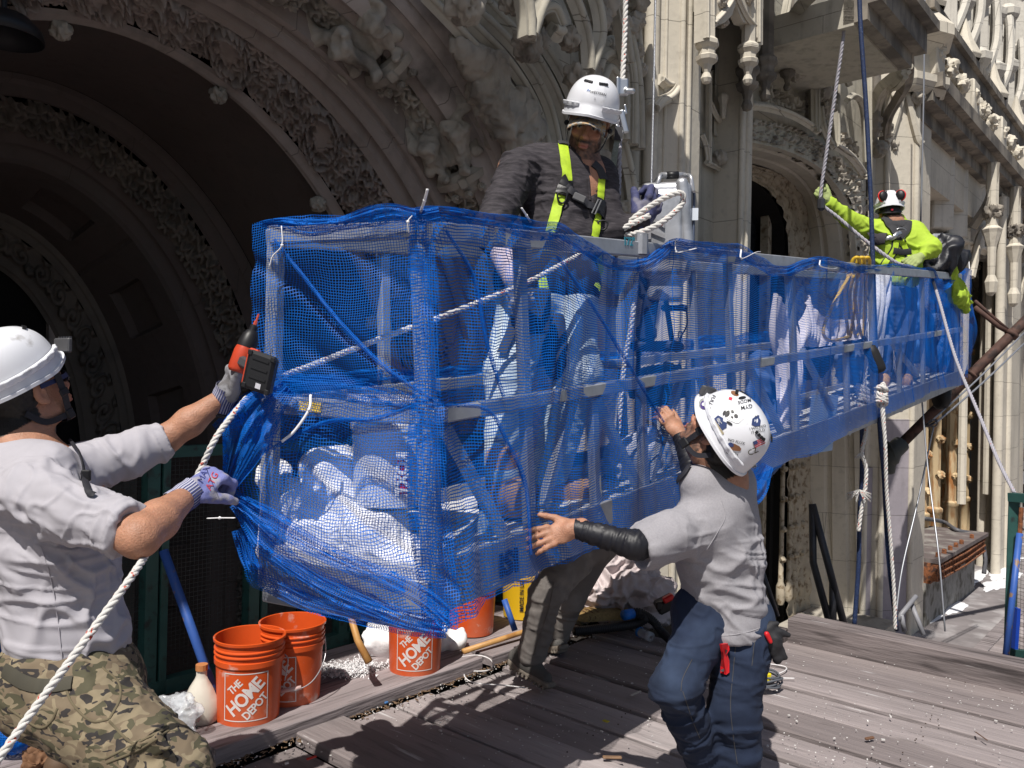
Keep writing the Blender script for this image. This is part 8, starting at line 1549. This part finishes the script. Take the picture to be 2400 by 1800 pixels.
# ================================================================ FENCE, POLES, BUCKETS AND LITTER ON THE DECK
GREEN = mat('green_steel', (.025, .085, .075), rough=.55, var=.2, vs=9, dirt=(.02, .03, .03), dirts=20)
def wiremesh(mb, p0, ux, uz, W, H, pitch, r):
    for i in range(int(W / pitch) + 1): a = p0 + ux * (i * pitch); mb.tube([a, a + uz * H], r, 3, cap=False)
    for j in range(int(H / pitch) + 1): a = p0 + uz * (j * pitch); mb.tube([a, a + ux * W], r, 3, cap=False)
FD = np.array([FV[0], FV[1], 0]); ZU = np.array([0, 0, 1.0])
fence = thing('mesh_fence', 'dark green steel fence with wire mesh panels along the raised planks', 'fence', UW(2, 3.84, .03)); wf = 3.84
MESHW = mat('mesh_wire', (.05, .065, .065), rough=.5, metal=.4)
ups = [uwz(Pw(px, 1500, wf))[0] for px in (345, 585, 795, 1010)]; ups = [-.6, ups[0] - .95] + ups + [ups[-1] + .8]
for i, u in enumerate(ups):
    mb = MB(); mb.beam(UW(u, wf, .05), UW(u, wf, 1.20), .07, .06, up=(FV[0], FV[1], 0)); mb.box(UW(u + .06, wf - .01, .62), (.035, .06, 1.16), Matrix.Rotation(FA, 3, 'Z')); mb.build('fence_post', GREEN, fence)
mb = MB(); mb.beam(UW(ups[0], wf, 1.21), UW(ups[-1], wf, 1.21), .06, .055); mb.build('fence_top_rail', GREEN, fence); mb = MB(); mb.beam(UW(ups[0], wf - .01, .08), UW(ups[-1], wf - .01, .08), .06, .07); mb.build('fence_bottom_rail', GREEN, fence)
mb = MB(); wiremesh(mb, UW(ups[0], wf + .02, .06), FD, ZU, ups[-1] - ups[0], 1.14, .022, .0011); mb.build('wire_mesh', MESHW, fence)
f2 = thing('mesh_gate', 'dark green mesh fence panel at the right edge of the photo', 'fence', P(2378, 1540, 4.7) * [1, 1, 0])
mb = MB(); a = P(2378, 1165, 4.75); b = P(2366, 1530, 4.75); mb.beam(b, a, .055, .055, up=(FV[0], FV[1], 0), bevel=.005); mb.build('fence_post', GREEN, f2); mb = MB(); mb.beam(a + [-.02, 0, 0], P(2600, 1185, 4.2), .055, .05); mb.beam(b, P(2600, 1560, 4.2), .055, .05); mb.build('fence_rail', GREEN, f2)
mb = MB(); dv = nrm((P(2600, 1550, 4.2) - b) * [1, 1, 0]); wiremesh(mb, np.array([b[0], b[1], b[2]]), dv, ZU, .9, a[2] - b[2], .022, .0011); mb.build('wire_mesh', MESHW, f2)
BLUEM = mat('blue_paint_steel', (.035, .10, .36), rough=.5, var=.15, vs=14, dirt=(.22, .14, .09), dirts=22, dirtt=(.60, .68))
bp1 = thing('blue_prop_pole', 'blue steel prop pole leaning on the left green fence post', 'pole', P(535, 1715, 3.62)); mb = MB(); mb.tube([P(383, 1290, 3.72), P(530, 1700, 3.60)], .021, 12); mb.build('pole_tube', BLUEM, bp1, True); mb = MB(); mb.box(P(552, 1718, 3.58), (.13, .05, .008), np.array(Matrix.Rotation(.3, 3, 'Z'))); mb.tube([P(560, 1718, 3.58), P(560, 1700, 3.58)], .005, 6); mb.tube([P(572, 1714, 3.58), P(572, 1702, 3.58)], .005, 6); mb.build('foot_plate', RUST, bp1)
mb = MB(); mb.tube([P(1182, 1405, 4.5), P(1207, 1478, 4.45)], .017, 10); o = mb.build('blue_prop_pole', BLUEM, None, True); tag(o, 'short blue pole leaning in front of the yellow bucket', 'pole')
bp2 = thing('blue_prop_pole', 'blue and rusty prop pole against the right green fence panel', 'pole', P(2355, 1560, 4.55)); mb = MB(); mb.tube([P(2390, 1250, 4.6), P(2357, 1540, 4.5)], .017, 12); mb.build('pole_tube', BLUEM, bp2, True); mb = MB(); mb.tube([P(2394, 1190, 4.6), P(2390, 1255, 4.6)], .012, 8); mb.box(P(2350, 1560, 4.5), (.07, .05, .012), np.array(Matrix.Rotation(.3, 3, 'Z'))); mb.tube([P(2357, 1535, 4.5), P(2354, 1560, 4.5)], .019, 8); mb.build('rusty_foot', RUST, bp2)
mb = MB(); mb.beam(P(2378, 1520, 4.62), P(2384, 1425, 4.62), .035, .02); o = mb.build('blue_plate', mat('blue_plate', (.01, .05, .35), rough=.4), None); tag(o, 'bright blue steel plate behind the right prop pole', 'plate')
# scaffold tubes against the second bay
STU = mat('dark_tube', (.055, .055, .062), rough=.45, metal=.4, var=.25, vs=12, dirt=(.14, .08, .05), dirts=9, dirtt=(.6, .7))
for lab, pts in (('dark steel handrail frame of slanting tubes standing at the cream pier', [[P(1904, 1182, 6.3), P(1906, 1318, 6.3), P(1947, 1470, 6.2)], [P(1904, 1182, 6.3), P(1980, 1470, 6.2)], [P(1952, 1362, 6.25), P(1952, 1470, 6.2)]]), ('short grey angle strut frame at the foot of the violet pier', [[P(2106, 1455, 6.3), P(2112, 1440, 6.3), P(2147, 1397, 6.4)], [P(2136, 1415, 6.4), P(2165, 1488, 6.3)], [P(2112, 1440, 6.3), P(2120, 1480, 6.3)]]), ('dark thin bar leaning behind the grey T-shirt', [[P(1770, 1290, 5.9), P(1822, 1445, 5.8)], [P(1766, 1240, 5.9), P(1780, 1330, 5.9)]])):
    mb = MB(); 
    for q in pts: mb.tube(q, .028 if 'handrail' in lab else .018, 10)
    o = mb.build('tube_frame', STU if 'grey angle' not in lab else mat('grey_steel', (.24, .24, .26), rough=.5, var=.2), None, True); tag(o, lab, 'frame')
mb = MB(); mb.box(P(1877, 1450, 5.55), (.06, .05, .035), None, .008); mb.tube([P(1868, 1452, 5.5), P(1888, 1452, 5.5)], .014, 8); o = mb.build('blue_clamp', BLUEM, None); tag(o, 'small blue clamp on the corner plank by the kerb', 'clamp')
# orange buckets with stencilled letters
def orange(name, seed): return mat(name, (.62, .085, .015), rough=.38, var=.06, vs=8, dirt=(.62, .50, .44), dirts=7 + seed, dirtt=(.60 + .02 * (seed % 3), .74), col2=(.56, .12, .05), c2s=4)
LW = mat('stencil_white', (.72, .66, .64), rough=.5)
def bent(V, F, c, R0, R1, H, a0, rot, off=.0012):
    V, F = cutx(V, F, .012); ca, sa = math.cos(rot), math.sin(rot); out = []
    for v in V: x = v[0]; y = v[1]; r = R0 + (R1 - R0) * y / H + off; a = a0 + x / r; out.append(c + np.array([math.cos(a) * r, math.sin(a) * r, y]))
    return out, F
def logo(b, c, H, facing, m=LW, s=1.0):
    a0 = math.atan2(facing[1], facing[0]); y0 = H * .09; y1 = H * .655; hw = .098 * s; t = .0022
    for (x0, x1, ya, yb) in ((-hw, hw, y0, y0 + 2 * t), (-hw, hw, y1 - 2 * t, y1), (-hw, -hw + 2 * t, y0 + 2 * t, y1 - 2 * t), (hw - 2 * t, hw, y0 + 2 * t, y1 - 2 * t)):
        V = np.array([[x0, ya, 0], [x1, ya, 0], [x1, yb, 0], [x0, yb, 0]]); V, F = bent(V, [(0, 1, 2, 3)], c, .132, .143, H * .7, a0, 0); mobj('logo_frame', V, F, m, b)
    cy = (y0 + y1) / 2; an_ = rad(45)
    for s_, size, dx, dy, sq in (('THE', .048, -.045, .045, 1.05), ('HOME', .078, -.001, .001, 1.15), ('DEPOT', .052, .043, -.043, 1.05)):
        V, F = text_mesh(s_, size, size * .028, 0, space=.92); V[:, 0] *= .80 * sq; V[:, 1] *= .95 if s_ != 'HOME' else 1.05
        ca, sa = math.cos(an_), math.sin(an_); X = V[:, 0] * ca - V[:, 1] * sa + dx; Y = V[:, 0] * sa + V[:, 1] * ca + cy + dy; X = np.clip(X, -hw + .004, hw - .004); Y = np.clip(Y, y0 + .006, y1 - .006)
        V, F = bent(np.c_[X, Y, X * 0], F, c, .132, .143, H * .7, a0, 0); mobj('logo_lettering', V, F, m, b)
def obucket(px, py, zb, m, lab, fac, hside=None, grp='orange buckets on the raised planks'):
    c = Pz(px, py, zb); c[2] = zb; b = bucket('bucket', c, .37, .15, m, lab, grp); vw = -c[:2] / np.linalg.norm(c[:2]); ca, sa = math.cos(fac), math.sin(fac); logo(b, c, .37, (vw[0] * ca - vw[1] * sa, vw[0] * sa + vw[1] * ca)); return b, c
ob1, c1_ = obucket(582, 1681, .06, orange('orange_plastic', 1), 'front orange bucket with white THE HOME DEPOT lettering beside the blue pole', -.10)
ob2, c2_ = obucket(682, 1637, .06, orange('orange_plastic_spattered', 3), 'paint spattered orange bucket standing just behind the front orange bucket', -.55)
ob3, c3_ = obucket(972, 1568, .065, orange('orange_plastic_clean', 2), 'orange bucket with white lettering under the lower corner of the net', -.02)
ob4 = bucket('bucket', Pz(1105, 1480, .06), .37, .15, orange('orange_plastic_faded', 4), 'faded orange bucket with small black print left of the yellow bucket')
WIRE = mat('bail_wire', (.5, .5, .52), rough=.35, metal=.8)
for b, c, sg, dark in ((ob1, c1_, 1, 1), (ob2, c2_, 1, 0)):
    vw = nrm([-c[0], -c[1], 0]); rt = np.array([-vw[1], vw[0], 0]); 
    if dark: pts = [c + rt * .150 + [0, 0, .27], c + rt * .165 + vw * .01 + [0, 0, .25], c + rt * .160 + vw * .02 + [0, 0, .20], c + rt * .152 + vw * .03 + [0, 0, .16]]
    else: pts = [c + rt * .152 + [0, 0, .285], c + rt * .15 + vw * .06 + [0, 0, .20], c + rt * .10 + vw * .135 + [0, 0, .13], c + rt * .03 + vw * .165 + [0, 0, .10], c - rt * .05 + vw * .16 + [0, 0, .095]]
    mb = MB(); mb.tube(spline(pts, 8), .0028, 6); mb.build('bucket_handle', WIRE, b, True)
    if not dark: mb = MB(); mb.tube([pts[3] + (pts[2] - pts[3]) * .2, pts[4]], .010, 8); mb.build('handle_grip', mat('pink_grip', (.65, .45, .42), rough=.5), b, True)
c = wl(ob4); vw = nrm([-c[0], -c[1], 0]); V, F = text_mesh('WARNING', .020, 0, 0); a0 = math.atan2(vw[1], vw[0])
for i, s_ in enumerate(('CAUTION', 'HDPE 2', 'DO NOT', '')): 
    if s_: V, F = text_mesh(s_, .026, 0, 0); V[:, 1] += .22 - .035 * i; V, F = bent(V, F, c, .132, .143, .26, a0 - .1, 0); mobj('bucket_print', V, F, INK, ob4)
YB = mat('yellow_plastic', (.68, .42, .015), rough=.4, var=.05)
yb_ = bucket('bucket', Pz(1225, 1442, .06), .37, .145, YB, 'yellow bucket with black MADE IN USA print beside the trousers'); c = wl(yb_); vw = nrm([-c[0], -c[1], 0]); a0 = math.atan2(vw[1], vw[0])
V, F = text_mesh('MADE IN USA', .036, .001, 0); V = np.c_[-V[:, 1], V[:, 0], V[:, 2]]; V[:, 1] += .17; V, F = bent(V, F, c, .132, .143, .26, a0 - .05, 0); mobj('bucket_print', V, F, INK, yb_)
# plastic jug, clear bag, white sacks, chips, brush handle
jug = thing('plastic_jug', 'milky plastic jug with pale red label beside the blue prop pole', 'jug', Pz(470, 1693, .06)); c = Pz(470, 1690, .06)
prof = [(0, 0), (.070, 0), (.078, .012), (.080, .06), (.074, .10), (.052, .15), (.030, .185), (.024, .20), (.024, .225), (0, .225)]
mb = MB(); mb.lathe([(r, z) for r, z in prof], c, 8, None, 1, .8); mb.build('jug_body', mat('milky_jug', (.62, .58, .50), rough=.4, var=.08), jug, smooth=rad(50)); mb = MB(); mb.lathe([(0, .225), (.026, .225), (.026, .25), (0, .25)], c, 12); mb.build('jug_cap', mat('orange_cap', (.5, .2, .07)), jug)
V, F = text_mesh('FLAMMABLE', .014, 0, 0)
for i in range(6): Vt, Ft = text_mesh(('DANGER HARMFUL', 'OR FATAL IF', 'SWALLOWED KEEP', 'AWAY FROM HEAT', 'AND FLAME USE', 'WITH CARE')[i], .012, 0, 0); mobj('jug_lettering', c + np.c_[Vt[:, 0] * .55 + .0, Vt[:, 0] * 0 - .066, Vt[:, 1] + .085 - .012 * i] , Ft, mat('pale_red_print', (.55, .16, .13), rough=.6), jug)
gl = bpy.data.materials.new('clear_plastic'); gl.use_nodes = True; _n = gl.node_tree; _b = _n.nodes['Principled BSDF']; _b.inputs['Base Color'].default_value = (.75, .78, .82, 1); _b.inputs['Roughness'].default_value = .15; _t = node(_n, 'ShaderNodeBsdfTransparent'); _m = node(_n, 'ShaderNodeMixShader'); _m.inputs[0].default_value = .38; _n.links.new(_t.outputs[0], _m.inputs[1]); _n.links.new(_b.outputs[0], _m.inputs[2]); _n.links.new(_m.outputs[0], _n.nodes['Material Output'].inputs[0]); CLEAR = gl
o = crumple('clear_plastic_bag', SDF().ell(Pz(412, 1680, .10), (.10, .08, .07), None, .04).ell(Pz(430, 1672, .17), (.05, .05, .08), None, .04), .006, CLEAR, None, .018, 14, 44, .008); tag(o, 'crumpled clear plastic bag lying left of the milky jug', 'bag')
o = crumple('white_sack', SDF().ell(Pz(905, 1530, .06) + [0, 0, .08], (.13, .10, .10), None, .04).ell(Pz(1045, 1520, .06) + [0, 0, .05], (.10, .1, .06), None, .04).ell(Pz(975, 1515, .06) + [0, 0, .11], (.14, .1, .12), None, .04), .009, SACK, None, .018, 6, 45); tag(o, 'white cloth sack slumped behind the third orange bucket', 'sack')
mb = MB(); mb.tube([P(815, 1420, 4.02), P(838, 1500, 3.98), P(865, 1552, 3.93)], [.016, .017, .020], 10); o = mb.build('brush_handle', WOODH, None, True); tag(o, 'paint flecked wooden brush handle leaning in the white shavings', 'handle')
mb = MB(); r5 = random.Random(8)
for i in range(1500):
    a = r5.gauss(0, 1); b = r5.gauss(0, 1); c = Pz(805 + a * 26 + (45 if i % 3 == 0 else 0), 1575 + b * 7 - (12 if i % 3 == 0 else 0), .065) + np.array([0, 0, abs(r5.gauss(0, .012))]); d = nrm([r5.gauss(0, 1), r5.gauss(0, 1), r5.gauss(0, .5)]) * r5.uniform(.005, .013); mb.tube([c - d, c + [0, 0, .003], c + d], .0016, 3, flat=(2.2, .5))
o = mb.build('foam_shavings', mat('white_shavings', (.74, .73, .74), rough=.8), None); tag(o, 'heap of curly white shavings on the raised planks', 'shavings', kind='stuff')
# drop cloth heap, broom, vacuum hose, bottle, drill case, glove
LIN = mat('dusty_pink_linen', (.53, .46, .46), rough=.85, var=.08, vs=7)
S = SDF(); 
for (x, y, z, rx, ry, rz) in ((1400, 1440, .16, .28, .22, .16), (1470, 1440, .18, .25, .22, .16), (1430, 1430, .34, .25, .2, .13), (1375, 1440, .10, .14, .15, .09), (1525, 1450, .07, .12, .12, .08), (1395, 1420, .42, .16, .14, .10), (1450, 1410, .46, .18, .14, .09), (1500, 1420, .36, .15, .14, .10), (1500, 1440, .26, .13, .12, .14), (1545, 1432, .10, .10, .1, .09)): S.ell(Pz(x, y, .06) + np.array([0, 0, z]), (rx, ry, rz), None, .06)
V, F = S.mesh(.0085); V = lap(V, F, 1); N = vnormals(V, F); q = V * np.array([8.0, 8.0, 11.0]); wv_ = q + 1.2 * np.stack([nz(q * .6, 1), nz(q * .6, 2), nz(q * .6, 3)], 1); h_ = .040 * np.clip(1 - 3.0 * np.abs(nz(wv_, 5)), -1, 1) + .020 * np.clip(1 - 3.2 * np.abs(nz(wv_ * [1.9, 1.9, 1.4], 6)), -1, 1) + .010 * (1 - 2.4 * np.abs(nz(wv_ * 4.3, 7))); V = V + N * h_[:, None]; o = mobj('drop_cloth', V, F, LIN, None, True); tag(o, 'heap of dusty pink drop cloths in front of the column bases', 'drop cloth')
br = thing('broom', 'straw corn broom with pale wooden handle lying on the raised planks', 'broom', Pz(1300, 1470, .06)); mb = MB(); ba, bb, bc_ = Pz(1085, 1527, .085), Pz(1318, 1452, .12), Pz(1335, 1447, .13); mb.tube([ba, bb], .0155, 12); mb.build('broom_handle', WOODH, br, True); mb = MB(); mb.tube([bb, bc_], .019, 10); mb.build('broom_collar', mat('pale_sleeve2', (.55, .55, .62), rough=.5), br, True)
STR_ = mat('broom_straw', (.36, .25, .11), rough=.85, var=.35, vs=60); mb = MB(); r6 = random.Random(3); d0_ = nrm(Pz(1460, 1428, .14) - bc_); sd_ = np.cross(d0_, ZU)
for i in range(700):
    a = r6.uniform(-1, 1); hgt = r6.uniform(-1, 1); L_ = r6.uniform(.36, .43); p0 = bc_ + sd_ * a * .02 + ZU * hgt * .012; p1 = bc_ + d0_ * .09 + sd_ * a * .075 + ZU * hgt * .022; p2 = bc_ + d0_ * L_ + sd_ * a * .115 + ZU * (hgt * .025 - .015); mb.tube([p0, p1, (p1 + p2) / 2 + ZU * .004, p2], .0024, 3, cap=False)
mb.build('broom_head', STR_, br); mb = MB()
for t in (.10, .14, .18): mb.tube([bc_ + d0_ * t + sd_ * (.085 * math.cos(a)) + ZU * .028 * math.sin(a) for a in np.linspace(0, 6.28, 20)[:-1]], .0022, 5, closed=True)
mb.build('broom_stitching', mat('broom_thread', (.10, .04, .03)), br)
HOSE = mat('black_corrugated_hose', (.018, .018, .022), rough=.55)
hp_ = resamp(spline([Pz(1345, 1480, .10), Pz(1420, 1472, .10), Pz(1490, 1462, .10), Pz(1512, 1448, .14), Pz(1482, 1438, .16), Pz(1500, 1436, .17), Pz(1530, 1455, .12), Pz(1550, 1480, .06), Pz(1570, 1500, .04)], 12), 300); mb = MB(); mb.tube(hp_, .026 + .0028 * np.sin(np.arange(300) * 1.6), 12); o = mb.build('vacuum_hose', HOSE, None, True); tag(o, 'black corrugated vacuum hose curling beside the broom head', 'hose')
mb = MB(); mb.tube([Pz(1462, 1442, .17), Pz(1482, 1438, .17)], .032, 12); o = mb.build('hose_coupling', mat('bright_blue_plastic', (.01, .15, .6), rough=.4), None, True); tag(o, 'bright blue coupling on the end of the black hose', 'coupling')
btl = thing('water_bottle', 'empty clear water bottle with blue label lying on the deck', 'bottle', Pz(1515, 1492, .035)); ba_, bb_ = Pz(1488, 1476, .035), Pz(1545, 1502, .035); d_ = nrm(bb_ - ba_); mb = MB(); x_, y_, z_ = basis(d_); mb.lathe([(.010, -.01), (.012, 0), (.014, .01), (.030, .045), (.031, .06), (.028, .065), (.031, .07), (.031, .085), (.028, .10), (.031, .11), (.028, .125), (.031, .135), (.030, .165), (.012, .17)], ba_, 20, np.stack([x_, y_, z_], 1)); mb.build('bottle_body', CLEAR, btl, True)
mb = MB(); mb.lathe([(.0315, .045), (.0325, .046), (.0325, .068), (.0315, .069)], ba_, 20, np.stack([x_, y_, z_], 1)); mb.build('bottle_label', mat('bright_blue_label', (.02, .2, .65)), btl, True)
cse = thing('tool_charger', 'red and black battery charger lying by the drop cloths', 'charger', P(1562, 1425, 5.0)); mb = MB(); mb.box(P(1560, 1415, 5.0), (.13, .12, .07), np.array(Matrix.Rotation(-.5, 3, 'Y')), .012); mb.box(P(1545, 1420, 4.93), (.04, .03, .05), None, .008); mb.build('charger_body', BLACK, cse, smooth=rad(35)); mb = MB(); mb.box(P(1566, 1402, 4.93), (.07, .05, .035), np.array(Matrix.Rotation(-.5, 3, 'Y')), .008); mb.build('charger_trim', mat('charger_red', (.6, .02, .02), rough=.4), cse)
o = crumple('canvas_rag', SDF().ell(Pz(1540, 1425, .10), (.12, .12, .08), None, .04), .009, mat('canvas', (.50, .47, .42), rough=.9), None, .025, 8, 51); tag(o, 'off white canvas rag beside the column base', 'rag')
# coil of steel cable with yellow clip, white strings, scraps
mb = MB(); cc_ = Pz(1770, 1600, .02)
for i in range(7): mb.tube([cc_ + np.array([math.cos(t) * (.13 + .012 * math.sin(i * 2)), math.sin(t) * (.075 + .01 * math.cos(i * 3)), .008 * i + .006 * math.sin(3 * t + i)]) for t in np.linspace(0, 6.28, 40)[:-1]], .0055, 6, closed=True)
o = mb.build('cable_coil', mat('coil_grey', (.14, .15, .17), rough=.5, metal=.4), None, True); tag(o, 'coil of grey steel cable lying on the deck behind the jeans', 'coil'); cl = Pz(1797, 1588, .07); mb = MB(); mb.box(cl, (.042, .03, .045), np.array(Matrix.Rotation(.5, 3, 'Z')), .004); o = mb.build('yellow_clip', mat('clip_yellow', (.75, .62, .02), rough=.5), None); tag(o, 'yellow plastic clip on the steel cable coil', 'clip')
STRG = mat('white_string', (.70, .68, .68), rough=.8)
for lab, pts, r in (('white string curling on the planks left of the striding shoe', [(1080, 1540), (1120, 1536), (1148, 1545), (1155, 1562), (1140, 1572), (1100, 1574), (1088, 1582), (1100, 1596), (1130, 1603), (1180, 1606), (1230, 1612)], .0035), ('white cord curling over the steel cable coil', [(1785, 1560), (1800, 1556), (1838, 1562), (1842, 1570), (1820, 1580), (1800, 1578), (1815, 1588), (1862, 1590)], .0035)):
    mb = MB(); mb.tube(spline([Pz(x, y, .012 if y > 1565 else .07) if x < 1300 else Pz(x, y, .012) for x, y in pts], 8), r, 5); o = mb.build('string', STRG, None, True); tag(o, lab, 'string')
for lab, (x, y), sz, c_ in (('small red scrap on the front deck boards', (730, 1776), (.045, .012, .006), (.5, .04, .03)), ('yellow leaf on the shaded deck boards', (1420, 1690), (.03, .02, .004), (.5, .42, .03)), ('yellow foam lump by the raised plank edge', (928, 1628), (.03, .025, .02), (.7, .6, .2)), ('blue plastic scrap by the raised plank edge', (902, 1645), (.035, .02, .01), (.05, .15, .35)), ('brown wood chip on the sunlit boards right of the jeans', (2038, 1730), (.05, .015, .01), (.14, .07, .04)), ('pale stick lying on the shaded deck', (1490, 1625), (.012, .09, .006), (.45, .40, .35)), ('rusty nail strip on the right boards', (2300, 1725), (.09, .006, .004), (.12, .07, .05)), ('brown splinter on the front boards', (1435, 1775), (.08, .02, .008), (.2, .12, .07))):
    mb = MB(); mb.box(Pz(x, y, .012), sz, np.array(Matrix.Rotation((x % 7) * .4, 3, 'Z')), min(sz) * .3); o = mb.build('scrap', mat('scrap%d' % x, c_, rough=.8, var=.2, vs=60), None); tag(o, lab, 'scrap')
S = SDF(); 
for (x, y, z, rx, rz) in ((20, 1730, .18, .12, .12), (50, 1760, .10, .12, .08), (-20, 1740, .2, .14, .14), (10, 1690, .28, .06, .08)): S.ell(Pz(x, y, .05) + np.array([0, 0, z]), (rx, .12, rz), None, .05)
V, F = S.mesh(.009); N = vnormals(V, F); V = V + N * (.02 * (1 - 2 * np.abs(nz(V * 9, 3))))[:, None]; o = mobj('net_bundle', V, F, NETD, None, True, uv=np.stack([V[:, 0] + V[:, 1] * .7, V[:, 2] + V[:, 1] * .3], 1)); tag(o, 'bundled spare blue netting on the planks at the lower left corner', 'net')
o = crumple('dry_leaf_pile', SDF().ell(Pz(95, 1760, .08), (.05, .04, .02), None, .02).ell(Pz(85, 1785, .08), (.05, .04, .02), None, .02), .005, brn, None, .012, 22, 61); tag(o, 'curled brown paper scrap beside the blue netting bundle', 'scrap')
lampo = thing('dome_lamp', 'black dome lamp hanging at the top left under the arch', 'lamp', P(20, 80, 3.6)); mb = MB(); mb.lathe([(.02, .10), (.10, .08), (.15, .03), (.16, -.02), (.155, -.02), (.14, .02), (.0, .06)], P(10, 80, 3.6), 28); mb.build('lamp_shade', BLACK, lampo, True); mb = MB(); mb.tube([P(10, 60, 3.6), P(10, -200, 3.6)], .012, 8); mb.build('lamp_stem', BLACK, lampo)
